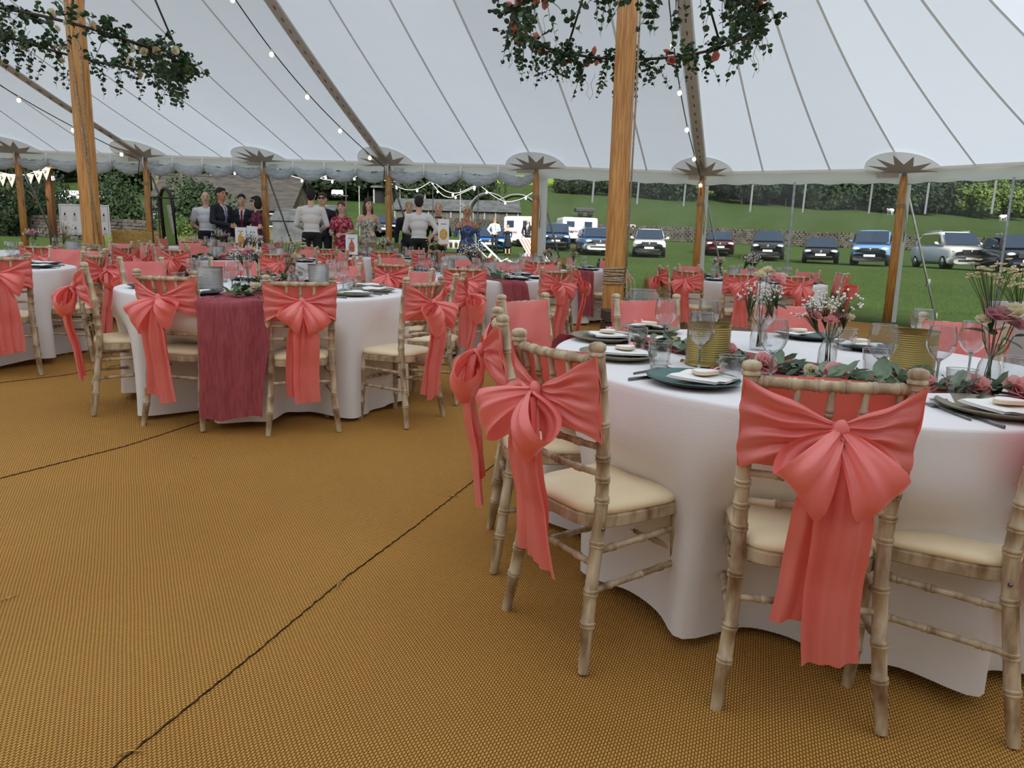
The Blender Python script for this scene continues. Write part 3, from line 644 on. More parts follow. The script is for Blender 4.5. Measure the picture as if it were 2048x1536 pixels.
# ================================================================== TABLES
TH, TR = 0.757, 0.955
TABLES = {  # name: (x, y, phrase used in the labels)
 'A': (1.10, 2.67, 'the nearest table'), 'B': (-1.72, 4.97, 'the left plum runner table'),
 'L': (-4.75, 5.90, 'the table cut off by the photo edge'), 'N': (-0.50, 7.75, 'the middle table before the waiters'),
 'M': (-3.40, 9.30, 'the table behind the left plum runner'), 'Q': (0.60, 10.95, 'the far table beside the king pole'),
 'R': (-2.30, 12.30, 'the table nearest the bun waiter'), 'S': (-5.60, 13.75, 'the far table below the suited men'),
 'T': (-5.60, 8.50, 'the table behind the first king pole'), 'P': (3.05, 9.35, 'the table by the clear wall')}
def face(x, y, cx, cy): return math.atan2(-(cx-x), cy-y)
CH = {  # table: chairs (x, y, yaw or None = facing the table)
 'A': [(0.76, 1.68, -0.20), (0.16, 1.98, -0.995), (0.0, 2.56, -1.50), (0.09, 3.40, None), (0.72, 3.72, None), (1.48, 3.74, None), (2.02, 3.22, None), (1.315, 1.755, 0.985)],
 'B': [(-1.96, 4.06, -0.22), (-1.23, 4.06, 0.38), (-0.60, 4.41, 1.08), (-2.60, 4.40, -1.03), (-2.80, 5.42, None), (-2.36, 6.02, None), (-1.50, 6.02, None), (-0.78, 5.62, None), (-0.44, 5.08, 1.50)],
 'L': [(-3.78, 5.22, 0.55), (-3.62, 6.05, 1.70), (-3.98, 6.72, 2.45), (-4.42, 7.00, 3.0)],
 'N': [(-0.46, 6.63, 0.02), (-1.15, 6.85, -0.45), (0.36, 6.92, 0.75), (0.58, 7.55, 1.4), (-1.66, 7.75, -1.55), (-0.70, 8.86, None), (-0.08, 8.80, None), (0.36, 8.42, None), (-1.45, 8.55, None)],
 'M': [(-3.90, 8.30, -0.3), (-2.75, 8.25, 0.5), (-2.42, 9.05, 1.2), (-4.45, 9.0, -1.35), (-4.35, 9.90, None), (-3.10, 10.42, None), (-4.0, 10.3, None), (-2.45, 9.95, None)],
 'Q': [(0.32, 9.78, 0.1), (1.38, 10.10, 0.75), (-0.36, 10.45, -1.1), (0.28, 12.05, None), (0.80, 12.05, None), (1.50, 11.65, None), (-0.52, 11.3, -1.6)],
 'R': [(-2.05, 11.20, 0.1), (-1.55, 11.55, 0.9), (-2.98, 11.45, -0.4), (-1.90, 13.40, None), (-3.50, 12.3, -1.6), (-1.30, 12.1, 1.5)],
 'S': [(-5.75, 12.70, -0.1), (-5.10, 12.80, 0.4), (-4.62, 13.4, 1.1), (-5.55, 14.85, None), (-6.40, 14.45, None), (-6.65, 13.6, -1.5), (-4.90, 14.6, None)],
 'T': [(-4.98, 7.55, 0.25), (-4.62, 8.35, 1.5), (-5.28, 9.52, None), (-4.75, 9.1, 2.2)],
 'P': [(2.62, 8.30, -0.12), (3.26, 8.30, 0.12), (2.10, 8.55, -0.75), (1.96, 9.2, -1.5), (4.08, 9.02, 1.25), (4.20, 9.28, 1.5), (4.05, 9.95, None), (3.45, 10.45, None), (2.55, 10.35, None)]}
def side_word(x, y, cx, cy):
    a = math.degrees(math.atan2(x-cx, -(y-cy)))  # 0 = towards the camera
    names = ['near', 'near right', 'right', 'far right', 'far', 'far left', 'left', 'near left']
    return names[int(((a % 360)+22.5)//45) % 8]
from collections import Counter
chair_info = {}
for tk, lst in CH.items():
    cx, cy, ph = TABLES[tk]; words_ = [side_word(x, y, cx, cy) for x, y, _ in lst]; tot = Counter(words_); seen = Counter()
    for q, (x, y, yaw) in enumerate(lst):
        w = words_[q]; seen[w] += 1; nth = '' if tot[w] == 1 else ('first ' if seen[w] == 1 else 'second ' if seen[w] == 2 else 'third ')
        lab = 'coral sashed chair, %s%s side of %s' % (nth, w, ph)
        if tk == 'A' and q < 3: lab = ['limewashed chair seen square from behind, big coral bow hanging centrally, nearest table', 'limewashed chair turned in at the nearest table, coral bow at its rail centre', 'limewashed chair seen edge on, tucked in left of the nearest table'][q]
        if tk == 'A' and q == 7: lab = 'limewashed chair cut by the frame, cream seat pad showing, nearest table'
        yw = face(x, y, cx, cy) if yaw is None else yaw
        near = tk in ('A', 'B', 'L') or y < 7
        c = make_chair(near, q*3+ord(tk), lab, 'sashed chairs around the round tables', x, y, yw); chair_info.setdefault(tk, []).append((x, y, yw))
# loose chairs near the straw bale
for q, (x, y, yw) in enumerate([(-5.35, 10.45, -1.5), (-5.15, 11.3, 2.9)]):
    make_chair(False, q, ['limewashed chair with coral bow standing before the straw bale', 'limewashed chair showing its plain sash front beside the straw bale'][q], 'sashed chairs around the round tables', x, y, yw)

PUSH = {('A', 1): 0.8, ('A', 7): 0.6, ('B', 2): 0.85}
def cloth_mesh(tk, near):
    cx, cy, _ = TABLES[tk]; r = random.Random(ord(tk)); n = 220 if near else 110; b = MB()
    fr = [(r.randint(7, 9), r.uniform(0, 6), 0.6), (r.randint(12, 15), r.uniform(0, 6), 0.4), (r.randint(19, 24), r.uniform(0, 6), 0.25)]
    pushes = []
    for cq, (x, y, yw) in enumerate(chair_info[tk]):
        fx, fy = x-math.sin(yw)*0.36, y+math.cos(yw)*0.36; d = math.hypot(fx-cx, fy-cy); k_ = PUSH.get((tk, cq), 1.0); pushes.append((math.atan2(fy-cy, fx-cx), TR*(1-k_)+min(d, TR)*k_, math.hypot(x-cx, y-cy)))
    zb = gz(cx, cy); rows = []
    prof = [(0, 0.0), (0.5, 0.0), (0.985, 0.0), (0.996, -0.002), (1.0, -0.009), (1.002, -0.03), (1.008, -0.08)] + [(None, q) for q in (-0.13, -0.19, -0.25, -0.31, -0.37, -0.43, -0.50, -0.57, -0.64, -0.70, -0.725)]
    for rr, z in prof:
        row = []
        for q in range(n):
            a = 2*math.pi*q/n; dz = z
            if rr is not None: rad = TR*rr
            else:
                t = (-z-0.08)/(0.725-0.08); f = sum(w*math.sin(k_*a+p) for k_, p, w in fr); rad = TR*1.008+0.012*t+0.075*t**0.85*f
                rad += 0.02*t*max(0, f)
                for pa, pr, po in pushes:
                    da = (a-pa+math.pi) % (2*math.pi)-math.pi; wdt = 0.21
                    k_ = math.exp(-(da/wdt)**4); tt = max(0, min(1, (t-0.10)/0.38)); tt = tt*tt*(3-2*tt)
                    rad = rad*(1-k_*tt)+min(rad, pr+0.03)*k_*tt
                dz = z+(0.014*math.sin(5*a+fr[0][1])+0.010*f)*t
            x, y = rad*math.cos(a), rad*math.sin(a); row.append((x, y, TH+dz+0.004))
        rows.append(row)
    vs_ = [p for row in rows[1:] for p in row]; m = len(rows)-1
    fs_ = [(i*n+j, (i+1)*n+j, (i+1)*n+(j+1) % n, i*n+(j+1) % n) for i in range(m-1) for j in range(n)]; fs_.append(tuple(range(n)))
    b.add(vs_, fs_); return b
for tk, (cx, cy, ph) in TABLES.items():
    z = gz(cx, cy); near = tk in 'ABL'
    t = thing('round_table', 'round folding table under the white cloth, ' + ph, 'table', (cx, cy, z), group='round dining tables'); t.rotation_euler = tilt()
    b = MB(); b.lathe([(0, TH-0.03), (TR-0.03, TH-0.03), (TR-0.012, TH-0.026), (TR-0.010, TH-0.006), (TR-0.03, TH-0.002), (0, TH-0.002)], 48); ob('tabletop', b.mesh('tabletop', M['pine']), t)
    for q in range(4):
        a = math.pi/4+q*math.pi/2+0.35; x, y = 0.52*math.cos(a), 0.52*math.sin(a); b = MB(); b.tube([(x, y, 0), (x, y, 0.05), (x*0.98, y*0.98, TH-0.02)], [0.022, 0.016, 0.016], 8); ob('leg', b.mesh('leg', M['blackmetal']), t)
    c = tag(ob('tablecloth', cloth_mesh(tk, near).mesh('tablecloth', M['cloth']), None, (cx, cy, z), tilt()), 'white cloth falling in folds over ' + ph, 'tablecloth', 'white round tablecloths')

def runner(tk, ang, over, w=0.30, drop=0.58, over2=None):
    """plum muslin runner lying across the table and hanging over one or both ends"""
    cx, cy, ph = TABLES[tk]; r = random.Random(ord(tk)+5); z = gz(cx, cy); b = MB(); pf = [r.uniform(0, 6) for _ in range(4)]; d2 = drop if over2 is None else over2
    half = TR+0.02; Ltot = 2*half+drop+d2; nu, nv = 110, 20
    def fn(u, v):
        s_ = -half-drop+u*Ltot
        vv = (v-0.5)*2; wave = 0.012*math.sin(s_*6+pf[0])
        wid = w*(0.80+0.20*math.sin(s_*2.3+pf[1])**2); lat = vv*wid/2+wave
        rip = 0.5+0.5*math.sin(vv*9+pf[2]+s_*1.4)
        if abs(s_) <= half: # on the top, bends over at the round rim
            return (lat, s_, TH+0.007+0.006*rip)
        e = abs(s_)-half; sg = 1 if s_ > 0 else -1
        out = half+0.022+0.02*min(1, e*5)+0.022*rip+0.055*e
        out -= 0.5*lat*lat
        return (lat*(1+0.12*e), sg*out, TH+0.004-e+0.015*math.sin(vv*3+pf[3]))
    b.grid(fn, nu, nv)
    o = tag(ob('table_runner', b.mesh('table_runner', M['muslin']), None, (cx, cy, z), tilt(ang)), 'plum muslin runner laid across ' + ph, 'runner', 'plum muslin runners'); return o
def ang_to(tk, px, py, h=0.75):
    p = gp(px, py, h); cx, cy, _ = TABLES[tk]; return math.atan2(p.y-cy, p.x-cx)+math.pi/2
RUN = {}
for tk, px, py, w in (('B', 483, 604, 0.40), ('N', 1000, 565, 0.33), ('Q', 1143, 543, 0.30), ('P', 1632, 570, 0.34)):
    RUN[tk] = ang_to(tk, px, py); runner(tk, RUN[tk], True, w, 0.62 if tk != 'B' else 0.66)
_a, _b = gp(1400, 722, TH+0.01), gp(1850, 800, TH+0.01); RUN['A'] = math.atan2(_b.y-_a.y, _b.x-_a.x)+math.pi/2
ra = runner('A', RUN['A'], True, 0.34, 0.5)
_d = Vector((math.cos(RUN['A']), math.sin(RUN['A']), 0)); _c = Vector((TABLES['A'][0], TABLES['A'][1], 0)); ra.location += _d*max(-0.16, min(0.16, (Vector((_a.x, _a.y, 0))-_c).dot(_d)))
for tk, a in (('M', 2.6), ('S', 0.5), ('R', 1.2), ('T', 0.4), ('L', 0.9)): RUN[tk] = a; runner(tk, a, True, 0.34, 0.5)

# ================================================================== TABLEWARE
def leafmesh(name, m, L, W, cup=0.25, tip=0.6, wavy=0.0):
    b = MB(); n = 6; vs_ = []
    for i in range(n+1):
        t = i/n; w = W*math.sin(math.pi*t**tip)**0.9*0.5; z = cup*L*(t*t)*-0.5+wavy*math.sin(t*9)
        vs_ += [(-w, L*t, z+cup*w), (0, L*t, z), (w, L*t, z+cup*w)]
    b.add(vs_, [(3*i+j, 3*i+j+1, 3*i+j+4, 3*i+j+3) for i in range(n) for j in (0, 1)]); return b.mesh(name, M[m])
LEAF = {'round': leafmesh('leaf', 'leafs', 0.045, 0.045, 0.3, 0.75), 'rounddark': leafmesh('leaf', 'leafd', 0.045, 0.045, 0.3, 0.75), 'green': leafmesh('leaf', 'leaf', 0.065, 0.026, 0.25, 0.7),
        'dark': leafmesh('leaf', 'leafd', 0.07, 0.04, 0.25, 0.7), 'silver': leafmesh('leaf', 'leafs', 0.08, 0.05, 0.2, 0.8, 0.004), 'vari': leafmesh('leaf', 'leafv', 0.06, 0.036, 0.2, 0.7)}
def rosemesh(m, r=0.024, seed=1, opened=1.0):
    b = MB(); q = random.Random(seed)
    for k in range(16):
        ring = k/16; a = k*2.4; rr = r*(0.10+0.9*ring*opened); h = r*(1.15-0.75*ring**1.5); w = r*(0.55+0.75*ring); lean = 0.15+0.8*ring
        d = Vector((math.cos(a), math.sin(a), 0)); s_ = Vector((-math.sin(a), math.cos(a), 0)); n = 3; vs_ = []
        for i in range(n+1):
            for j in range(n+1):
                u = (j/n-0.5)*2; v = i/n; wide = w*(0.35+0.65*math.sin(math.pi*(0.15+0.75*v)))
                p = d*(rr*(0.25+0.75*v**0.7)*(1-0.22*u*u)+lean*r*0.35*v*v)+s_*(u*wide)+Vector((0, 0, h*v-0.25*r*u*u*v)); vs_.append(p)
        b.add(vs_, [(i*(n+1)+j, i*(n+1)+j+1, (i+1)*(n+1)+j+1, (i+1)*(n+1)+j) for i in range(n) for j in range(n)])
    return b.mesh('rose', M[m])
ROSE = {k: rosemesh(k, 0.026, i) for i, k in enumerate(('rosep', 'rosew', 'rosed', 'roseh'))}
gy = MB(); q_ = random.Random(5)
for k in range(46):
    a, e, r = q_.uniform(0, 6.28), q_.uniform(0.0, 1.35), q_.uniform(0.035, 0.075); p = Vector((math.cos(a)*math.sin(e), math.sin(a)*math.sin(e), math.cos(e)))*r
    gy.mi = 0; gy.ball(p, q_.uniform(0.0024, 0.0048), 6, 4); gy.mi = 1; gy.tube([(0, 0, -0.06), p*0.4, p], 0.0007, 3, False)
GYP = gy.mesh('gypsophila_spray', [M['gyp'], M['stem']])
dy = MB()
for k in range(26):
    a, r = q_.uniform(0, 6.28), 0.07*math.sqrt(q_.uniform(0, 1)); p = Vector((math.cos(a)*r, math.sin(a)*r, 0.05+q_.uniform(-0.03, 0.02)))
    dy.mi = 0; dy.lathe([(0.0, 0.001), (0.0042, 0.0), (0.0095, 0.003), (0.0085, 0.004), (0.0, 0.0015)], 7, c=p); dy.mi = 1; dy.ball(p+Vector((0, 0, 0.003)), 0.0034, 6, 4); dy.mi = 2; dy.tube([(0, 0, -0.14), p*0.5+Vector((0, 0, -0.05)), p], 0.0009, 3, False)
DAISY = dy.mesh('daisy_spray', [M['rosew'], M['daisyc'], M['stem']])

wg = MB(); wg.shell([(0.0335, 0.0), (0.034, 0.002), (0.02, 0.004), (0.0055, 0.009), (0.004, 0.03), (0.0042, 0.065), (0.006, 0.082), (0.020, 0.092), (0.034, 0.108), (0.0425, 0.128), (0.0445, 0.145), (0.0420, 0.168), (0.0360, 0.196)], 22)
WG = wg.mesh('bowl', M['glass'])
b = MB(); b.tube([(0.0360*math.cos(a), 0.0360*math.sin(a), 0.196) for a in [2*math.pi*z/24 for z in range(24)]], 0.0010, 5, closed=True); WGR = b.mesh('rim', M['glassrim'])
b = MB(); b.lathe([(0.0, 0.0), (0.0335, 0.0), (0.034, 0.0016), (0.02, 0.0035), (0.0050, 0.009), (0.0036, 0.03), (0.0038, 0.065), (0.0055, 0.080), (0.014, 0.089), (0.0, 0.0925)], 20); WGS = b.mesh('stem', M['glassrim'])
def tumbler():
    b = MB(); n = 20; rows = [(0.029, 0.0, 0), (0.0305, 0.006, 1), (0.034, 0.03, 1), (0.0365, 0.05, 1), (0.0368, 0.056, 0), (0.038, 0.06, 0), (0.0405, 0.092, 0)]
    vs_ = [((r*(0.94 if fct and q % 2 else 1))*math.cos(2*math.pi*q/n), (r*(0.94 if fct and q % 2 else 1))*math.sin(2*math.pi*q/n), z) for r, z, fct in rows for q in range(n)]
    b.add(vs_, [(i*n+j, i*n+(j+1) % n, (i+1)*n+(j+1) % n, (i+1)*n+j) for i in range(len(rows)-1) for j in range(n)]); return b.mesh('wall', M['glass'], True, 20)
TUM = tumbler()
b = MB(); b.lathe([(0.0, 0.0), (0.0285, 0.0), (0.030, 0.003), (0.0305, 0.011), (0.0, 0.012)], 20); TUB = b.mesh('base', M['glassrim'])
b = MB(); b.tube([(0.0405*math.cos(a), 0.0405*math.sin(a), 0.092) for a in [2*math.pi*z/24 for z in range(24)]], 0.0011, 5, closed=True); TUR = b.mesh('rim', M['glassrim'])
def tin(m, r, h, nr=15):
    b = MB(); prof = [(0.0, 0.0), (r*0.97, 0.0), (r*1.02, 0.003), (r, 0.007)]; z0, z1 = 0.018, h-0.014
    for k in range(nr*4+1): z = z0+(z1-z0)*k/(nr*4); prof.append((r-0.0022*(0.5+0.5*math.cos(2*math.pi*k/4)), z))
    prof += [(r, h-0.008), (r*1.025, h-0.005), (r*1.025, h), (r*0.985, h), (r*0.98, h-0.01), (r*0.96, 0.008), (0.0, 0.006)]
    b.lathe(prof, 36); return b.mesh('tin', M[m], True, 60)
TIN = {'gold': tin('tin', 0.076, 0.150), 'silver': tin('tins', 0.078, 0.155)}
def plate(m, foot, r=0.142):
    b = MB(); b.mi = 1; b.lathe([(0.0, 0.0), (r*0.62, 0.0), (r*0.70, 0.003), (r*0.985, 0.019), (r, 0.0215)], 44); b.mi = 0; b.lathe([(r, 0.0215), (r*0.99, 0.0235), (r*0.96, 0.022), (r*0.72, 0.007), (r*0.62, 0.005), (0.0, 0.005)], 44)
    k = [i for i, f in enumerate(b.f) if len(f) > 4 and all(abs(math.hypot(b.v[j][0], b.v[j][1])-r) < 1e-4 for j in f)]
    for i in reversed(k): del b.f[i]; del b.m[i]
    return b.mesh('plate', [M[m], M[foot]])
PLATE = {'teal': plate('teal', 'tealrim'), 'olive': plate('olive', 'olive'), 'black': plate('black', 'black')}
def napkin(seed):
    r = random.Random(seed); b = MB(); p = [r.uniform(0, 6) for _ in range(3)]
    for l in range(3): b.grid(lambda u, v: ((u-0.5)*(0.17-0.004*l)+0.002*l, (v-0.5)*(0.165-0.003*l), 0.0025*l+0.005*math.sin(u*3+p[0])*math.sin(v*3+p[1])+0.002*math.sin(u*11+p[2])), 8, 8)
    return b.mesh('napkin', M['napkin'])
NAP = [napkin(s) for s in (1, 2)]
b = MB()
pts = [(0.033*(1+0.16*math.cos(3*a+0.6))*math.cos(a)*1.25, 0.033*(1+0.16*math.cos(3*a+0.6))*math.sin(a)) for a in [2*math.pi*q/24 for q in range(24)]]
b.poly(pts, 0.009, c=(0, 0, 0.0045)); b.mi = 1; b.poly([(x*0.93, y*0.93) for x, y in pts], 0.002, c=(0, 0, 0.0100)); BISC = b.mesh('biscuit', [M['biscuit'], M['napkin']], False)
b = MB(); b.grid(lambda u, v: (0.05+0.035*math.cos(u*7)*u, -0.01+0.03*u-0.006+0.012*v, 0.012+0.008*math.sin(u*7)), 10, 2); RIB = b.mesh('ribbon', M['pinkrib'])
def fork():
    b = MB(); b.tube([(0, -0.10, 0.001), (0, -0.03, 0.003), (0, 0.025, 0.006), (0, 0.045, 0.004)], [0.0055, 0.0042, 0.003, 0.004], 6, flat=0.45)
    b.bbox((0, 0.052, 0.0035), (0.022, 0.018, 0.0022), 0.0008)
    for q in range(4): b.tube([(-0.0090+0.006*q, 0.058, 0.0035), (-0.0090+0.006*q, 0.085, 0.005), (-0.0090+0.006*q, 0.10, 0.0035)], [0.0017, 0.0016, 0.0008], 4)
    return b.mesh('fork', M['steel'])
def knife():
    b = MB(); b.tube([(0, -0.11, 0.002), (0, -0.05, 0.003), (0, -0.005, 0.003)], [0.0075, 0.0065, 0.005], 6, flat=0.5)
    b.poly([(-0.004, 0.0), (0.006, 0.0), (0.009, 0.06), (0.005, 0.10), (-0.004, 0.112)], 0.0016, c=(0, 0, 0.002)); return b.mesh('knife', M['steel'])
FORK, KNIFE = fork(), knife()
b = MB(); b.add([(-0.045, -0.03, 0.0), (0.045, -0.03, 0.0), (0.045, 0.0, 0.028), (-0.045, 0.0, 0.028), (0.045, 0.03, 0.0), (-0.045, 0.03, 0.0)], [(0, 1, 2, 3), (3, 2, 4, 5)]); PCARD = b.mesh('card', M['card'], False)
def scribble(seed, w, h, m, n=5):
    r = random.Random(seed); b = MB(); pts = [(-w/2+w*q/40, h*0.5*math.sin(q*1.7+r.uniform(0, 1.5))*(0.4+0.6*r.random()), 0) for q in range(41)]; b.tube(pts, 0.0008, 4); return b.mesh('handwriting', M[m])
SCR = scribble(2, 0.055, 0.010, 'inkpink'); SCR2 = scribble(3, 0.03, 0.008, 'ink')
def wineglass(label, p, g, rz=0): t = thing('wine_glass', label, 'glass', p, rz, g); ob('bowl', WG, t); ob('rim', WGR, t); ob('stem', WGS, t); return t
def tumb(label, p, g, rz=0): t = thing('tumbler', label, 'glass', p, rz, g); ob('wall', TUM, t); ob('base', TUB, t); ob('rim', TUR, t); return t
def bottle_vase(label, p, g, flowers, seed, s=1.0):
    t = thing('bud_vase', label, 'vase', p, 0, g); t.scale = (s,)*3; r = random.Random(seed)
    ob('bottle', BOT, t); st = MB()
    for k, (kind, dx, dy, z, sc) in enumerate(flowers):
        st.tube([(r.uniform(-0.012, 0.012), r.uniform(-0.012, 0.012), 0.012), (dx*0.12, dy*0.12, 0.10), (dx*0.7, dy*0.7, z*0.72), (dx, dy, z)], 0.0016, 5)
        nm, me = ('rose', ROSE[kind]) if kind in ROSE else ('gypsophila_spray', GYP) if kind == 'gyp' else ('daisy_spray', DAISY) if kind == 'daisy' else ('leaf', LEAF[kind])
        rot = (r.uniform(-0.35, 0.35)-dy*5, dx*6, r.uniform(0, 6)) if nm != 'leaf' else (r.uniform(-0.3, 0.5), r.uniform(-0.3, 0.3), math.atan2(-dx, dy))
        ob(nm, me, t, (dx, dy, z), rot, sc)
    ob('stems', st.mesh('stems', M['stem']), t); return t
b = MB(); b.shell([(0.0, 0.003), (0.030, 0.0), (0.034, 0.006), (0.035, 0.05), (0.031, 0.075), (0.019, 0.105), (0.0165, 0.125), (0.0185, 0.14), (0.0195, 0.146)], 20); BOT = b.mesh('bottle', M['glass'])

# ------------------------------------------------------------------ the nearest table, piece by piece
ZA = TH+0.006
def lift(p): return Vector((p.x, p.y, gz(p.x, p.y)+ZA))
def onA(px, py, h=0.0): p = gp(px, py, TH+0.02); return Vector((p.x, p.y, gz(p.x, p.y)+ZA+h))
PH = 'the nearest table'
for px, py, m, lab, a in [(1385, 768, 'teal', 'teal glazed plate with a napkin at the front of the nearest table', 0.3), (1235, 716, 'olive', 'olive stoneware plate second from the front left, nearest table', 0.9), (1207, 681, 'olive', 'olive stoneware plate at the left rim of the nearest table', 1.3),
                          (1985, 826, 'olive', 'olive grey plate with pink bowed napkin beside the fork, nearest table', -0.4), (1612, 677, 'teal', 'teal plate behind the left bottle vase, nearest table', 3.0), (1300, 663, 'olive', 'olive plate hidden behind the tumblers, far left of nearest table', 2.2), (1735, 699, 'black', 'dark plate behind the right bouquet on the nearest table', 3.5), (1668, 800, 'olive', 'olive plate mostly hidden by the big bow chair, nearest table', 0.0)]:
    p = onA(px, py); tag(ob('plate', PLATE[m], None, p, tilt(a)), lab, 'plate', 'plates on the nearest table')
    k = Vector((0.03, -0.015, 0.021)); k.rotate(Euler((0, 0, a)))
    tag(ob('napkin', NAP[int(px) % 2], None, p+k, (0.03, 0.0, a+0.5)), 'folded white napkin on the ' + lab.split(',')[0].replace(' with a napkin', '').replace(' with pink bowed napkin', ''), 'napkin', 'napkins on the nearest table')
    bt = thing('biscuit_favour', 'ribboned biscuit on the ' + lab.split(',')[0].replace(' with a napkin', '').replace(' with pink bowed napkin', '').replace(' of the nearest table', ''), 'biscuit', p+k+Vector((0, 0, 0.012)), a, 'biscuit favours on the nearest table')
    ob('biscuit', BISC, bt); ob('ribbon', RIB, bt)
def seatlike(px, py): cx, cy, _ = TABLES['A']; p = onA(px, py); return p, math.atan2(cy-p.y, cx-p.x)-math.pi/2
def aim(h, tp): a_, b_ = onA(*h), onA(*tp); return (a_+b_)/2, math.atan2(b_.y-a_.y, b_.x-a_.x)-math.pi/2
for fk, kn, lab in [(((1240, 753), (1364, 734)), ((1254, 762), (1356, 750)), 'left of the teal plate'), (((1952, 846), (1838, 803)), ((1986, 850), (1905, 822)), 'left of the right hand olive plate'), (((1262, 712), (1310, 695)), ((1258, 720), (1300, 706)), 'beside the second olive plate')]:
    c_, a = aim(*fk); tag(ob('fork', FORK, None, c_, tilt(a)), 'steel fork lying ' + lab + ' on the nearest table', 'fork', 'forks on the nearest table')
    c_, a = aim(*kn); tag(ob('knife', KNIFE, None, c_, tilt(a)), 'steel knife lying ' + lab + ' on the nearest table', 'knife', 'knives on the nearest table')
for q, (px, py, lab) in enumerate([(1397, 741, 'in front of the left gold tin'), (1327, 693, 'before the coral sash left of the gold tin'), (1413, 694, 'behind the left gold tin'), (1540, 760, 'left of the big bow chair finial, by the roses'), (1528, 690, 'just behind the left bottle vase'),
                                   (1755, 772, 'over the right end of the big bow chair'), (1871, 772, 'second from the right, beside the right gold tin'), (1836, 712, 'behind the right gold tin'), (1935, 755, 'left of the lisianthus vase')]):
    wineglass('clear wine glass ' + lab + ', nearest table', onA(px, py), 'wine glasses on the nearest table')
for px, py, lab in [(1318, 738, 'in front of the left wine glass'), (1273, 702, 'nearest the left rim'), (1460, 772, 'beside the teal plate'), (1916, 800, 'with greenery seen through it, right side'), (2024, 768, 'at the far right edge'), (1692, 700, 'behind the right bouquet'), (1745, 752, 'beneath the wine glass by the big bow chair')]:
    tumb('faceted glass tumbler ' + lab + ', nearest table', onA(px, py), 'tumblers on the nearest table')
for px, py, lab in [(1413, 730, 'ribbed gold tin behind the front wine glass, nearest table'), (1822, 742, 'ribbed gold tin right of the bouquets, nearest table')]:
    tag(ob('tin_can', TIN['gold'], None, onA(px, py), (0, 0, 1)), lab, 'tin', 'gold tins on the nearest table')
bottle_vase('glass bottle vase with cream and pink roses and gypsophila, left of the bouquets', onA(1515, 700), 'bud vases on the nearest table',
            [('rosew', -0.015, 0, 0.30, 1.0), ('rosep', 0.045, -0.02, 0.285, 1.25), ('rosew', 0.075, 0.01, 0.295, 0.9), ('rosew', 0.02, 0.02, 0.32, 0.9), ('gyp', -0.05, 0, 0.20, 1.15), ('gyp', 0.02, -0.03, 0.19, 1.0), ('gyp', 0.05, 0, 0.22, 0.9), ('dark', 0.035, 0.0, 0.20, 1.1), ('dark', 0.03, -0.01, 0.22, 0.9), ('dark', 0.05, 0.01, 0.19, 1.0)], 3)
bottle_vase('bottle vase of pink spray roses and gypsophila behind the big bow', onA(1652, 735), 'bud vases on the nearest table',
            [('rosep', -0.01, -0.02, 0.175, 1.0), ('rosed', 0.02, 0.0, 0.19, 0.9), ('rosew', 0.065, 0.0, 0.185, 0.9), ('rosew', -0.005, 0.01, 0.215, 0.9), ('rosep', -0.06, 0.0, 0.19, 0.8), ('gyp', -0.075, 0.0, 0.19, 1.1), ('gyp', 0.04, 0, 0.215, 1.2), ('gyp', -0.02, 0.02, 0.21, 1.1)], 4, 0.95)
bottle_vase('bottle vase with daisies and cream and lilac lisianthus, rightmost on the nearest table', onA(1972, 775), 'bud vases on the nearest table',
            [('daisy', -0.02, 0.02, 0.33, 1.15), ('daisy', 0.06, 0.02, 0.32, 0.9), ('rosed', -0.005, -0.01, 0.225, 1.5), ('rosew', 0.045, -0.02, 0.235, 1.6), ('rosed', 0.075, 0.02, 0.20, 1.1), ('rosew', -0.045, 0.0, 0.215, 0.8), ('dark', 0.03, 0.0, 0.16, 1.2), ('dark', 0.0, 0.0, 0.17, 1.1), ('dark', 0.05, -0.02, 0.17, 1.0), ('green', -0.03, 0, 0.18, 1.2), ('dark', 0.02, 0.02, 0.19, 1.1)], 5)
def placecard(label, p, rz):
    t = thing('place_card', label, 'card', p, rz, 'place cards'); ob('card', PCARD, t)
    tl = math.atan2(0.028, 0.03); ob('handwriting', SCR, t, (0, -0.017, 0.0135), (tl, 0, 0)); ob('motif', SCR2, t, (0.012, -0.025, 0.006), (tl, 0, 0)); return t
placecard('white place card with handwriting behind the fork, nearest table', onA(1868, 806), 0.1)
placecard('white place card by the right hand tumbler, nearest table', onA(2012, 792), -0.2)
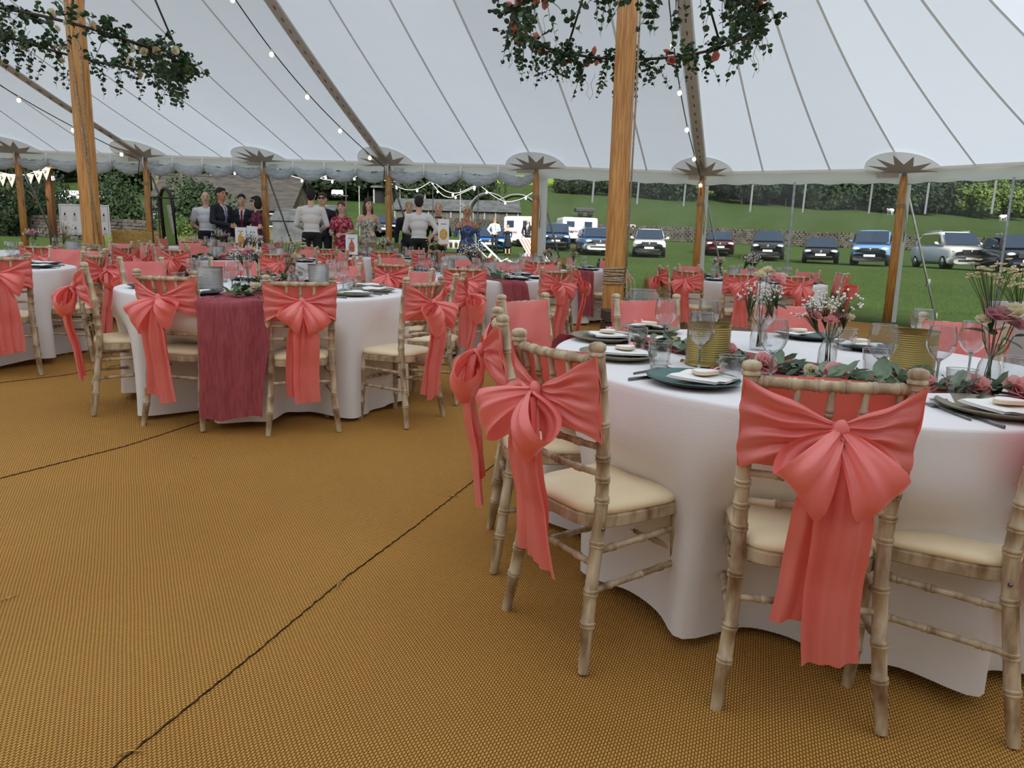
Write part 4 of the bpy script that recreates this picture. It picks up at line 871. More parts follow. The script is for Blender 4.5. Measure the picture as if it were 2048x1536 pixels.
# garland on the runner
def garland(label, P, seed, n_leaf, kinds, roses, parts=True, spread=0.055, sc=(0.8, 1.5)):
    r = random.Random(seed); o = Vector(P[0]); t = thing('floral_garland', label, 'garland', o, 0, 'garlands along the runners')
    pts = [Vector(p)-o for p in P]; seg = [(b_-a).length for a, b_ in zip(pts, pts[1:])]; tot = sum(seg)
    def at(u):
        s_ = u*tot
        for a, b_, l in zip(pts, pts[1:], seg):
            if s_ <= l: return a.lerp(b_, s_/l)
            s_ -= l
        return pts[-1]
    b = MB(); b.tube([at(q/16)+Vector((r.uniform(-0.01, 0.01), r.uniform(-0.01, 0.01), 0.012+r.uniform(0, 0.01))) for q in range(17)], 0.0035, 5); ob('vine', b.mesh('vine', M['stem']), t)
    big = MB(); mats = []
    for k in range(n_leaf):
        p = at(r.random())+Vector((r.gauss(0, spread*0.5), r.gauss(0, spread*0.5), r.uniform(0.008, 0.035))); kd = r.choice(kinds); s_ = r.uniform(*sc)
        rot = Euler((r.uniform(-0.1, 1.1), r.uniform(-0.7, 0.7), r.uniform(0, 6.28)))
        if parts: ob('leaf', LEAF[kd], t, p, rot, s_)
        else:
            me = LEAF[kd]; mm = me.materials[0]
            if mm not in mats: mats.append(mm)
            big.mi = mats.index(mm); R_ = rot.to_matrix(); big.add([R_ @ (v.co*s_)+p for v in me.vertices], [tuple(f.vertices) for f in me.polygons])
    if not parts: ob('foliage', big.mesh('foliage', mats), t)
    for kd, u, dx, dy, s_ in roses: ob('rose', ROSE[kd], t, at(u)+Vector((dx, dy-0.01, 0.030)), (r.uniform(0.3, 0.9), r.uniform(-0.4, 0.4), r.uniform(-0.5, 0.5)), s_*1.15)
    return t
garland('trailing garland of eucalyptus, ruscus and pink roses along the nearest table', [onA(1280, 693), onA(1360, 702), onA(1480, 738), onA(1580, 752), onA(1700, 772), onA(1800, 780), onA(1900, 792), onA(2046, 800)], 9, 210,
        ['round', 'dark', 'green', 'silver', 'green', 'silver', 'silver', 'round', 'vari'], [('rosep', 0.30, 0.02, 0.0, 1.5), ('rosep', 0.44, 0.0, -0.03, 1.2), ('rosep', 0.60, 0.01, -0.02, 1.15), ('rosew', 0.55, 0, -0.02, 0.7), ('rosep', 0.73, 0.03, 0.04, 1.2), ('rosep', 0.80, -0.01, 0.0, 1.1), ('rosep', 0.86, 0.05, 0.0, 1.2), ('rosep', 0.97, 0.0, -0.03, 1.4), ('rosew', 0.1, 0, 0.0, 0.8)], True, 0.075, (0.7, 1.15))
b = MB(); b.grid(lambda u, v: (0.03*(u-0.5), 0.018*(v-0.5)*math.sin(math.pi*u), 0.004+0.006*math.sin(u*5)), 6, 3); PET = b.mesh('petal', M['roseh'])
for q, (px, py) in enumerate([(1337, 728), (1365, 724), (1425, 738)]): tag(ob('fallen_petal', PET, None, onA(px, py), (0.2, 0.1, q*1.9)), ['curled pink petal behind the front tumbler', 'dried rose petal touching the wine glass foot', 'pale petal on the cloth before the gold tin'][q], 'petal', 'petals on the cloth')
p = gp(391, 922); tag(ob('fallen_petal', PET, None, Vector((p.x, p.y, gz(p.x, p.y)+0.003)), (0.1, 0.2, 0.4)), 'single pink petal dropped on the matting', 'petal', 'petals on the cloth')
b = MB(); b.tube([(-0.025, 0, 0.003), (0, 0.004, 0.006), (0.028, -0.003, 0.003)], 0.0022, 5); SB = b.mesh('straw_piece', M['straw'])
for q, (px, py) in enumerate([(262, 1521), (678, 1181), (905, 1000), (18, 1208)]):
    p = gp(px, py); tag(ob('straw_piece', SB, None, Vector((p.x, p.y, gz(p.x, p.y)+0.002)), (0, 0, q*1.3+0.3)), ['straw fragment on the seam at the bottom of the frame', 'bit of straw caught halfway along the seam', 'straw fragment by the leaning coral tail', 'broken straw at the left edge of the matting'][q], 'straw', 'straw bits on the matting')

# ------------------------------------------------------------------ the other tables
def lay(tk, pcols, tins, vases, nleaf, cut=False, nglass=2):
    cx, cy, ph = TABLES[tk]; z = gz(cx, cy)+ZA; r = random.Random(ord(tk)*7); ph2 = ph
    words_ = [side_word(x, y, cx, cy) for x, y, _ in chair_info[tk]]; tot = Counter(words_); seen = Counter()
    for q, (x, y, yw) in enumerate(chair_info[tk]):
        w = words_[q]; seen[w] += 1; sw = ('' if tot[w] == 1 else ('first ' if seen[w] == 1 else 'second ' if seen[w] == 2 else 'third '))+w
        a = math.atan2(y-cy, x-cx); d = Vector((math.cos(a), math.sin(a), 0)); s_ = Vector((-d.y, d.x, 0)); m = pcols[q % len(pcols)]
        p = lift(Vector((cx, cy, z))+d*0.735); tag(ob('plate', PLATE[m], None, p, tilt(a)), '%s plate at the %s place of %s' % ({'black': 'black', 'olive': 'olive stoneware', 'teal': 'teal'}[m], sw, ph2), 'plate', 'plates on the round tables')
        tag(ob('napkin', NAP[q % 2], None, p+Vector((0, 0, 0.021)), (0.02, 0, a+r.uniform(-0.4, 0.4))), 'white napkin on the %s plate of %s' % (sw, ph2), 'napkin', 'napkins on the round tables')
        wineglass('wine glass at the %s place of %s' % (sw, ph2), lift(Vector((cx, cy, z))+d*0.50+s_*(0.10+r.uniform(-0.03, 0.03))), 'wine glasses on the round tables')
        tumb('tumbler at the %s place of %s' % (sw, ph2), lift(Vector((cx, cy, z))+d*0.56-s_*(0.13+r.uniform(-0.03, 0.03))), 'tumblers on the round tables')
        if cut:
            tag(ob('fork', FORK, None, lift(p+s_*0.185), (0, 0, a+math.pi/2)), 'fork at the %s place of %s' % (sw, ph2), 'fork', 'forks on the round tables')
            tag(ob('knife', KNIFE, None, lift(p-s_*0.185), (0, 0, a+math.pi/2)), 'knife at the %s place of %s' % (sw, ph2), 'knife', 'knives on the round tables')
    for q, (dx, dy, m) in enumerate(tins): tag(ob('tin_can', TIN[m], None, lift(Vector((cx+dx, cy+dy, 0))), (0, 0, q)), '%s ribbed tin, %s of the tins on %s' % (m, ['nearest', 'second', 'third'][q], ph2), 'tin', 'ribbed tins on the round tables')
    for q, (dx, dy, fl_) in enumerate(vases): bottle_vase('bud vase with %s on %s, %s one' % ({'a': 'pale roses', 'b': 'dusky gypsophila', 'c': 'daisies'}[fl_], ph2, ['first', 'second', 'third'][q]), lift(Vector((cx+dx, cy+dy, 0))), 'bud vases on the round tables', {
        'a': [('rosep', 0.02, 0, 0.24, 1.2), ('rosew', -0.03, 0.01, 0.23, 1.1), ('rosed', 0.0, -0.03, 0.21, 1.2), ('gyp', -0.05, 0, 0.2, 1.1), ('gyp', 0.05, 0.02, 0.21, 1.1), ('dark', 0.0, 0, 0.17, 1.2), ('green', 0.03, 0, 0.17, 1.3)],
        'b': [('gyp', 0.05, 0, 0.22, 1.6), ('gyp', -0.06, 0, 0.22, 1.6), ('gyp', 0.0, 0.02, 0.26, 1.5), ('rosed', 0.03, -0.02, 0.23, 1.1), ('rosed', -0.05, 0.0, 0.24, 1.1), ('dark', 0.0, 0.0, 0.2, 1.3)],
        'c': [('daisy', 0.0, 0, 0.27, 1.3), ('rosew', 0.03, 0, 0.22, 1.2), ('rosep', -0.04, 0, 0.22, 1.1), ('green', 0.0, 0, 0.18, 1.4), ('green', 0.02, 0, 0.16, 1.4)]}[fl_], q+ord(tk))
    if nleaf:
        a = RUN[tk]; d = Vector((-math.sin(a), math.cos(a), 0)); c = Vector((cx, cy, z+0.006))
        garland('leafy garland with pale blossoms along ' + ph2, [lift(q_)+Vector((0, 0, 0.005)) for q_ in (c-d*0.86, c-d*0.4+Vector((0.04, 0, 0)), c, c+d*0.4+Vector((-0.04, 0, 0)), c+d*0.86)], ord(tk), nleaf, ['vari', 'dark', 'green', 'round', 'vari'],
                [('rosew', 0.35, 0.02, 0, 1.4), ('rosep', 0.5, -0.03, 0, 1.4), ('rosew', 0.6, 0.03, 0, 1.2), ('rosep', 0.75, 0, 0, 1.3), ('rosew', 0.2, 0, 0, 1.2), ('rosed', 0.43, 0.04, 0.02, 1.3)], False, 0.08, (0.9, 1.6))
def offs(tk, px, py): p = gp(px, py, TH); return (p.x-TABLES[tk][0], p.y-TABLES[tk][1])
oB1, oB2 = offs('B', 422, 588), offs('B', 638, 574)
lay('B', ['black', 'olive', 'olive', 'black', 'black', 'black', 'black', 'olive', 'olive'], [oB1+('silver',), oB2+('silver',)], [(-0.20, 0.15, 'a'), (0.18, -0.05, 'c')], 110, True)
lay('L', ['black'], [(-0.35, 0.1, 'silver')], [(-0.15, 0.2, 'a')], 60, True)
lay('N', ['black'], [(-0.22, -0.1, 'silver'), (0.22, 0.0, 'silver')], [(0.05, 0.05, 'b'), (-0.4, 0.2, 'c')], 60)
lay('M', ['black'], [(-0.35, -0.25, 'silver'), (0.3, 0.1, 'silver')], [(0.0, -0.1, 'b'), (-0.1, 0.3, 'a')], 60)
lay('Q', ['black'], [(0.1, -0.2, 'gold'), (-0.25, 0.2, 'silver')], [(0.3, 0.1, 'c'), (-0.1, 0.1, 'a')], 50)
lay('R', ['black'], [(-0.2, 0.1, 'silver'), (0.2, 0.1, 'silver')], [(-0.35, 0.0, 'c'), (0.1, -0.1, 'b')], 50)
lay('S', ['black'], [(0.3, 0.1, 'silver'), (-0.2, 0.0, 'silver')], [(-0.1, 0.1, 'b'), (0.1, -0.2, 'a')], 40)
lay('T', ['black'], [(0.35, 0.0, 'silver')], [(-0.2, 0.1, 'a'), (0.1, 0.3, 'c')], 50)
lay('P', ['black'], [(-0.15, 0.1, 'silver'), (0.25, 0.0, 'silver')], [(0.1, 0.2, 'b'), (-0.35, 0.2, 'a')], 50)

# ================================================================== FURNITURE AND DECORATION AWAY FROM THE TABLES
def sprig(seed, hang, m):
    r = random.Random(seed); b = MB(); L = 0.34 if hang else 0.2; P = [Vector((0, 0, 0))]; d = Vector((0.25, 0, -1)).normalized() if hang else Vector((1, 0, 0.15)).normalized()
    for k in range(7): d = (d+Vector((r.uniform(-0.2, 0.2), r.uniform(-0.25, 0.25), r.uniform(-0.25, 0.1) if hang else r.uniform(-0.15, 0.2)))).normalized(); P.append(P[-1]+d*L/7)
    b.mi = 1; b.tube(P, [0.003, 0.0028, 0.0025, 0.0022, 0.002, 0.0018, 0.0015, 0.001], 4); b.mi = 0
    for k in range(11 if hang else 13):
        t = r.uniform(0.08, 1)*7; i = min(6, int(t)); p = P[i].lerp(P[i+1], t-i); s_ = r.uniform(0.032, 0.056)*(1.1-0.25*t/7); R_ = Euler((r.uniform(-1.2, 1.2), r.uniform(-0.8, 0.8), r.uniform(0, 6.28))).to_matrix(); n = 8
        b.add([R_ @ Vector((s_*0.48*math.cos(2*math.pi*q/n), s_*0.5+s_*0.5*math.sin(2*math.pi*q/n), 0.12*s_*math.cos(4*math.pi*q/n)))+p for q in range(n)], [tuple(range(n))])
    return b.mesh('leaf_sprig', [M[m], M['stem']], False)
SPR = [sprig(1, False, 'leafd'), sprig(2, False, 'leafd'), sprig(3, False, 'leaf'), sprig(4, True, 'leafd'), sprig(5, True, 'leafd'), sprig(6, True, 'leaf')]
b = MB(); q_ = random.Random(3); pts = [Vector((0.012*math.sin(k*1.3), 0.012*math.cos(k*1.1), -0.028*k)) for k in range(9)]; b.tube(pts, 0.0018, 3); TENDRIL = b.mesh('tendril', M['leafs'])
def hoop(label, c, rad, flower, seed, tilt):
    r = random.Random(seed); t = thing('flower_hoop', label, 'hoop', c, 0, 'flower hoops hung round the king poles'); t.rotation_euler = tilt
    b = MB(); b.tube([(rad*math.cos(a), rad*math.sin(a), 0) for a in [2*math.pi*q/48 for q in range(48)]], 0.014, 6, closed=True); ob('hoop_frame', b.mesh('hoop_frame', M['darkwood']), t)
    for q in range(4):
        a = q*math.pi/2+0.5; b = MB(); b.tube([(rad*math.cos(a), rad*math.sin(a), 0.02), (rad*0.55*math.cos(a), rad*0.55*math.sin(a), 0.85), (0.12*math.cos(a), 0.12*math.sin(a), 1.75)], 0.011, 5); ob('hanging_rope', b.mesh('hanging_rope', M['darkwood']), t)
    for k in range(290):
        a = r.uniform(0, 6.283); dens = 0.55+0.45*math.sin(2*a+seed)
        if r.random() > dens+0.25: continue
        me = SPR[r.choice((0, 1, 2, 0, 1, 3, 4))]; ob('leaf_sprig', me, t, (rad*math.cos(a)+r.gauss(0, 0.035), rad*math.sin(a)+r.gauss(0, 0.035), r.gauss(0.0, 0.035)), (r.uniform(-0.6, 0.6), r.uniform(-0.6, 0.6), r.uniform(0, 6.28)), r.uniform(0.8, 1.25))
    for k in range(34):
        a = r.uniform(0, 6.283); ob('hanging_sprig', SPR[3+k % 3], t, (rad*math.cos(a), rad*math.sin(a), -0.03), (0, r.uniform(-0.3, 0.3), r.uniform(0, 6.28)), r.uniform(0.7, 1.2))
    for k in range(16): a = r.uniform(0, 6.283); ob('tendril', TENDRIL, t, (rad*math.cos(a), rad*math.sin(a), -0.08-r.uniform(0, 0.12)), (r.uniform(-0.3, 0.3), r.uniform(-0.3, 0.3), r.uniform(0, 6)), r.uniform(0.8, 1.3))
    for k in range(46):
        a = r.gauss(2.9, 0.5) if (flower == 'roseh' and k < 24) else r.uniform(0, 6.283)
        ob('blossom', ROSE[flower], t, (rad*math.cos(a)+r.gauss(0, 0.05), rad*math.sin(a)+r.gauss(0, 0.05), r.uniform(-0.09, 0.08)), (r.uniform(-1.5, 1.5), r.uniform(-1.5, 1.5), 0), r.uniform(0.9, 1.5))
    return t
zr = (yp(1280, 98, KR[1]+1.05).z+yp(1280, -12, KR[1]-1.05).z)/2
hoop('leafy hoop with coral blossoms round the king pole behind the nearest table', (KR[0]+0.04, KR[1], zr), 1.08, 'roseh', 4, (0, 0.02, 0))
zl = (yp(200, 118, KL[1]+1.0).z+yp(170, 45, KL[1]-1.0).z)/2
hoop('leafy hoop with white blossoms round the king pole at the seating board', (KL[0], KL[1], zl), 1.0, 'rosew', 7, (0.0, 0.14, 0))

# crate stack by the king pole with a glass bowl and a tealight
c0, c1 = yp(1207, 640, 6.30), yp(1338, 640, 6.30); ztop = yp(1235, 624, 6.12).z; cxm = (c0.x+c1.x)/2; zg = gz(cxm, 6.3); wid = c1.x-c0.x; hcr = ztop-zg
t = thing('wooden_crate', 'dark slatted wooden crate at the foot of the king pole', 'crate', (cxm, 6.32, zg))
n = max(4, int(hcr/0.085)); sh = hcr/n
for q in range(n):
    for yy in (-0.19, 0.19): b = MB(); b.bbox((0, yy, sh*(q+0.5)), (wid, 0.014, sh-0.016), 0.002); ob('slat', b.mesh('slat', M['crate'], False), t)
    for xx in (-wid/2+0.007, wid/2-0.007): b = MB(); b.bbox((xx, 0, sh*(q+0.5)), (0.014, 0.37, sh-0.016), 0.002); ob('slat', b.mesh('slat', M['crate'], False), t)
for xx in (-wid/2+0.03, wid/2-0.03):
    for yy in (-0.17, 0.17): b = MB(); b.box((xx, yy, hcr/2), (0.03, 0.03, hcr)); ob('corner_post', b.mesh('corner_post', M['crate'], False), t)
b = MB(); b.bbox((0, 0, hcr-0.006), (wid, 0.39, 0.014), 0.002); ob('top_board', b.mesh('top_board', M['crate'], False), t)
gb = thing('glass_bowl', 'large clear glass bowl standing on the wooden crate', 'bowl', (yp(1284, 600, 6.38).x, 6.38, ztop+0.002))
b = MB(); b.shell([(0.0, 0.006), (0.10, 0.0), (0.15, 0.02), (0.165, 0.06), (0.16, 0.11), (0.135, 0.16), (0.118, 0.178), (0.122, 0.184)], 32); ob('bowl', b.mesh('bowl', M['acrylic']), gb)
b = MB(); b.tube([(0.121*math.cos(a), 0.121*math.sin(a), 0.184) for a in [2*math.pi*z/32 for z in range(32)]], 0.004, 6, closed=True); ob('rim', b.mesh('rim', M['glassrim']), gb)
b = MB(); b.lathe([(0, 0.008), (0.11, 0.008), (0.13, 0.02), (0.12, 0.026), (0, 0.024)], 24); ob('cotton_filling', b.mesh('cotton_filling', M['white']), gb)
tl = thing('tealight_jar', 'small pale tealight jar on the crate corner', 'jar', (yp(1240, 615, 6.2).x, 6.2, ztop+0.002)); b = MB(); b.shell([(0.0, 0.002), (0.035, 0), (0.038, 0.01), (0.038, 0.05), (0.034, 0.055)], 16); ob('jar', b.mesh('jar', M['acrylic']), tl); b = MB(); b.lathe([(0, 0.004), (0.03, 0.004), (0.03, 0.03), (0, 0.03)], 14); ob('wax', b.mesh('wax', M['rosew']), tl)

# top table at the right edge with a dark cross-back chair
vx, vy = 5.95, 7.35; vz = gz(vx, vy)
t = thing('long_table', 'long table at the right edge of the tent, clothed in grey', 'table', (vx, vy, vz), 0.25)
b = MB(); b.bbox((0, 0, 0.745), (1.9, 0.75, 0.03), 0.006); ob('tabletop', b.mesh('tabletop', M['pine'], False), t)
for xx in (-0.85, 0.85):
    for yy in (-0.3, 0.3): b = MB(); b.tube([(xx, yy, 0), (xx, yy, 0.73)], 0.018, 8); ob('leg', b.mesh('leg', M['blackmetal']), t)
b = MB()
def rcloth(u, v):
    a = 2*math.pi*u; c, s_ = math.cos(a), math.sin(a); e = 0.16; x = math.copysign(abs(c)**e, c)*0.965; y = math.copysign(abs(s_)**e, s_)*0.39
    if v < 0.12: f = v/0.12; return (x*f, y*f, 0.764)
    t_ = (v-0.12)/0.88; k_ = 1+0.03*t_+0.012*t_*math.sin(a*26); return (x*k_, y*k_*(1+0.05*t_), 0.764-0.70*t_)
b.grid(rcloth, 120, 16, True); tag(ob('tablecloth', b.mesh('tablecloth', M['greycloth']), None, (vx, vy, vz), (0, 0, 0.25)), 'pale grey cloth hanging over the long table at the right edge', 'tablecloth')
garland('pink rose garland on the grey clothed long table', [(vx-0.85, vy-0.42, vz+0.772), (vx-0.3, vy-0.15, vz+0.772), (vx+0.4, vy, vz+0.772)], 77, 60, ['dark', 'silver', 'green'], [('rosep', 0.1, 0, 0, 1.6), ('rosep', 0.25, 0, 0, 1.5), ('rosed', 0.4, 0, 0, 1.5), ('rosep', 0.05, 0.03, 0.04, 1.4)], False, 0.08)
t = thing('bentwood_chair', 'dark bentwood cross-back chair at the right edge', 'chair', (5.12, 6.62, gz(5.12, 6.62)), -0.55)
for s in (-1, 1):
    b = MB(); b.tube([(s*0.20, -0.03, 0), (s*0.19, 0.0, 0.45), (s*0.19, -0.04, 0.7), (s*0.15, -0.07, 0.84)], [0.016, 0.017, 0.015, 0.014], 8); ob('rear_leg', b.mesh('rear_leg', M['darkwood']), t)
    b = MB(); b.tube([(s*0.19, 0.36, 0), (s*0.18, 0.34, 0.44)], 0.016, 8); ob('front_leg', b.mesh('front_leg', M['darkwood']), t)
    b = MB(); b.tube([(s*0.185, -0.01, 0.50), (s*0.05, -0.05, 0.66), (-s*0.13, -0.07, 0.84)], 0.011, 8); ob('cross_brace', b.mesh('cross_brace', M['darkwood']), t)
b = MB(); b.tube([(-0.15, -0.07, 0.84), (-0.10, -0.085, 0.88), (0, -0.09, 0.895), (0.10, -0.085, 0.88), (0.15, -0.07, 0.84)], 0.015, 8); ob('top_rail', b.mesh('top_rail', M['darkwood']), t)
b = MB(); ring_loft(b, [(seat_outline(0.0), 0.44), (seat_outline(0.006), 0.447), (seat_outline(0.006), 0.462), (seat_outline(-0.01), 0.47)]); ob('seat', b.mesh('seat', M['darkwood']), t)

# table signs: white boards with painted drinks
M['yellow'] = mat('yellow_paint', srgb(232, 178, 40), 0.7, srgb(214, 150, 30), 30); M['orange'] = mat('orange_paint', srgb(206, 96, 44), 0.7)
BOTTLE_PTS = [(-0.045, -0.10), (0.045, -0.10), (0.048, 0.0), (0.035, 0.05), (0.014, 0.07), (0.012, 0.11), (-0.012, 0.11), (-0.014, 0.07), (-0.035, 0.05), (-0.048, 0.0)]
def sign(label, p, w, h, rz, motif, col):
    t = thing('table_sign', label, 'sign', p, rz, 'painted table signs'); b = MB(); b.bbox((0, 0, h/2+0.02), (w, 0.008, h), 0.002); ob('board', b.mesh('board', M['card'], False), t)
    b = MB(); b.bbox((0, 0.02, 0.012), (w*0.7, 0.07, 0.024), 0.004); ob('stand', b.mesh('stand', M['pine'], False), t); Mx = Rx(math.pi/2); k_ = h/0.34
    if motif == 'bottle':
        b = MB(); b.poly([(x*k_, y*k_) for x, y in BOTTLE_PTS], 0.002, Mx, (0, -0.006, h*0.5)); ob('painted_bottle', b.mesh('painted_bottle', M[col], False), t)
        b = MB(); b.poly([(0.035*k_*x, 0.05*k_*y) for x, y in ((0.2, -1), (1.2, -1), (1.2, 0.3), (0.2, 0.3))], 0.002, Mx, (0, -0.0075, h*0.45)); ob('painted_glass', b.mesh('painted_glass', M[col], False), t)
    else:
        b = MB(); b.poly([(0.055*k_*math.cos(a), 0.075*k_*math.sin(a)) for a in [2*math.pi*q/20 for q in range(20)]], 0.002, Mx, (0, -0.006, h*0.45)); ob('painted_fruit', b.mesh('painted_fruit', M[col], False), t)
        b = MB(); b.poly([(0.03*k_*math.cos(a), 0.04*k_*math.sin(a)) for a in [2*math.pi*q/16 for q in range(16)]], 0.002, Mx, (0, -0.008, h*0.45)); ob('painted_segment', b.mesh('painted_segment', M['rosew'], False), t)
    b = MB(); b.box((0, -0.005, h*0.86), (w*0.5, 0.001, 0.012)); ob('lettering_line', b.mesh('lettering_line', M['grey'], False), t)
def ztab(tk): return gz(TABLES[tk][0], TABLES[tk][1])+ZA+0.002
sign('white table sign painted with a yellow bottle, below the suited men', (yp(481, 460, 13.6).x, 13.6, ztab('S')), 0.20, 0.36, 0.15, 'bottle', 'yellow')
sign('white table sign seen almost edge on, left of the plum dress', (yp(505, 480, 9.35).x, 9.35, ztab('M')), 0.20, 0.40, 1.25, 'fruit', 'yellow')
sign('white table sign with an orange drink painting, by the red dress', (yp(703, 470, 12.2).x, 12.2, ztab('R')), 0.20, 0.34, 0.35, 'bottle', 'orange')
sign('white table sign with a yellow fruit painting, beside the black dress', (yp(887, 480, 10.9).x, 10.9, yp(887, 487, 10.9).z-0.03), 0.17, 0.37, -0.1, 'fruit', 'yellow')

# drinks tables along the back
def bar(label, px0, px1, py, Y, hgt):
    a, b_ = yp(px0, py, Y), yp(px1, py, Y); cx = (a.x+b_.x)/2; w = b_.x-a.x; z = gz(cx, Y); t = thing('drinks_table', label, 'table', (cx, Y, z), 0.06, 'drinks tables along the back')
    b = MB(); b.bbox((0, 0, hgt-0.015), (w, 0.6, 0.03), 0.005); ob('tabletop', b.mesh('tabletop', M['pine'], False), t)
    for xx in (-w/2+0.08, w/2-0.08):
        for yy in (-0.24, 0.24): b = MB(); b.tube([(xx, yy, 0), (xx, yy, hgt-0.03)], 0.016, 6); ob('leg', b.mesh('leg', M['blackmetal']), t)
    b = MB(); b.grid(lambda u, v: (lambda x, y, q: (x*(1+0.02*q), y*(1+0.04*q+0.02*q*math.sin(u*90)), hgt+0.002-0.72*q))(*(lambda aa: (math.copysign(abs(math.cos(aa))**0.14, math.cos(aa))*(w/2+0.01)*min(1, v/0.1), math.copysign(abs(math.sin(aa))**0.14, math.sin(aa))*0.31*min(1, v/0.1), max(0, (v-0.1)/0.9)))(2*math.pi*u)), 100, 12, True)
    ob('cover', b.mesh('cover', M['greycloth']), t); return cx, z+hgt+0.004, w
M['fizz'] = clear('sparkling_wine', (0.93, 0.88, 0.55, 1), 1.2, 0.05, 0.35, (0.9, 0.85, 0.45, 1)); M['beer'] = clear('pale_drink', (0.95, 0.86, 0.6, 1), 1.2, 0.05, 0.4, (0.9, 0.8, 0.4, 1))
b = MB(); b.shell([(0.03, 0), (0.004, 0.006), (0.0035, 0.07), (0.018, 0.10), (0.024, 0.14), (0.022, 0.20)], 12); FLU = b.mesh('glass', M['glass']); b = MB(); b.lathe([(0.0, 0.085), (0.016, 0.10), (0.0225, 0.14), (0.022, 0.17), (0, 0.17)], 12); FIZ = b.mesh('wine', M['fizz'])
cx, z, w = bar('grey clothed drinks table with filled flutes beside the blue dress', 868, 940, 512, 13.7, 0.84)
tr = tag(ob('drinks_tray', (lambda b: b.bbox((0, 0, 0.008), (0.52, 0.34, 0.016), 0.004).mesh('tray', M['blackmetal'], False))(MB()), None, (cx+0.08, 13.66, z)), 'dark tray carrying the filled flutes', 'tray')
for q in range(15):
    t = thing('champagne_flute', 'filled champagne flute on the dark tray', 'glass', (cx+0.08-0.2+0.10*(q % 5), 13.56+0.10*(q//5), z+0.017), 0, 'filled flutes on the tray'); ob('glass', FLU, t); ob('wine', FIZ, t)
t = thing('champagne_flute', 'single flute standing away from the tray', 'glass', (cx-0.30, 13.5, z), 0, 'filled flutes on the tray'); ob('glass', FLU, t); ob('wine', FIZ, t)
cx, z, w = bar('grey clothed drinks table behind the red floral dress', 655, 800, 500, 14.4, 0.82)
b = MB(); b.lathe([(0.0, 0.006), (0.027, 0.006), (0.034, 0.085), (0, 0.085)], 14); BEER = b.mesh('drink', M['beer'])
for q in range(9):
    t = tumb('tumbler of pale drink on the rear drinks table, number from end %s' % ['one', 'two', 'three', 'four', 'five', 'six', 'seven', 'eight', 'nine'][q], (cx+w*0.08+0.09*q-0.1, 14.25+0.12*(q % 2), z), 'drinks on the rear drinks table')
    t.scale = (1.3, 1.3, 1.6); ob('drink', BEER, t)

# seating plan board, mirror and clothes rail
p = yp(172, 465, 15.0); zb = yp(172, 470, 15.0).z
t = thing('seating_board', 'white framed seating plan board with small drawings behind the king pole', 'board', (p.x, 15.0, zb), 0.12); b = MB(); w, h = 0.98, 0.62; b.bbox((0, 0, h/2), (w, 0.02, h), 0.004); ob('board', b.mesh('board', M['card'], False), t)
for nm, c, d in (('top', (0, h-0.03), (w-0.05, 0.007)), ('bottom', (0, 0.03), (w-0.05, 0.007)), ('left', (-w/2+0.03, h/2), (0.007, h-0.06)), ('right', (w/2-0.03, h/2), (0.007, h-0.06))): b = MB(); b.box((c[0], -0.012, c[1]), (d[0], 0.002, d[1])); ob('printed_border', b.mesh('printed_border', M['grey'], False), t)
for q in range(10):
    cx_, cz_ = -0.38+0.19*(q % 5), h*0.68-0.28*(q//5); b = MB(); b.poly([(0.022*x, 0.03*y) for x, y in ((-1, -1), (1, -1), (0.5, 0.2), (0.25, 1), (-0.25, 1), (-0.5, 0.2))], 0.002, Rx(math.pi/2), (cx_, -0.012, cz_)); ob('printed_drink', b.mesh('printed_drink', M['ink'], False), t)
    b = MB()
    for l in range(5): b.box((cx_, -0.0115, cz_-0.05-0.022*l), (0.085-0.012*(l % 2), 0.001, 0.005))
    ob('printed_names', b.mesh('printed_names', M['grey'], False), t)
b = MB(); b.tube([(-0.1*math.cos(q*0.8)*(1 if q % 2 else 0.6)+0.0, -0.0115, h*0.86+0.02*math.sin(q*1.9)) for q in range(12)], 0.003, 4); ob('lettering_title', b.mesh('lettering_title', M['inkpink']), t)
for s in (-1, 1): b = MB(); b.tube([(s*0.35, 0.02, -0.55), (s*0.30, 0.03, 0.5)], 0.018, 6); ob('easel_leg', b.mesh('easel_leg', M['pine']), t)
p = yp(345, 485, 14.6); zt = yp(338, 378, 14.6).z; zb = gz(p.x, 14.6); H = zt-zb
t = thing('standing_mirror', 'tall arched mirror in a black frame leaning on its stand', 'mirror', (p.x, 14.6, zb), -0.5); t.rotation_euler = (0.07, 0.06, -0.75)
outl = [(0.30*math.cos(a), H-0.30+0.30*math.sin(a)) for a in [math.pi*q/14 for q in range(15)]] + [(-0.30, 0.05), (0.30, 0.05)]
b = MB(); P = [(x, 0, z) for x, z in outl]; b.tube(P, 0.035, 6, closed=True); ob('frame', b.mesh('frame', M['blackmetal']), t)
M['mirror'] = mat('mirror_glass', (0.55, 0.53, 0.50, 1), 0.04, metal=1.0); b = MB(); b.add([(x*0.97, 0.0, z) for x, z in outl], [tuple(range(len(outl)))]); ob('glass', b.mesh('glass', M['mirror'], False), t)
for s in (-1, 1): b = MB(); b.tube([(s*0.28, 0.02, 0.04), (s*0.34, -0.12, 0.0)], 0.03, 6); ob('foot', b.mesh('foot', M['blackmetal']), t)
p0, p1 = yp(308, 500, 14.0), yp(322, 500, 14.0); zt = yp(312, 395, 14.0).z; t = thing('metal_rail', 'thin black metal frame standing beside the mirror', 'rail', (p0.x, 14.0, gz(p0.x, 14.0)))
for xx, hh in ((0, zt-gz(p0.x, 14.0)), (p1.x-p0.x, zt-gz(p0.x, 14.0)+0.05)):
    b = MB(); b.tube([(xx, 0, 0), (xx, 0, hh)], 0.014, 6); ob('upright', b.mesh('upright', M['blackmetal']), t)
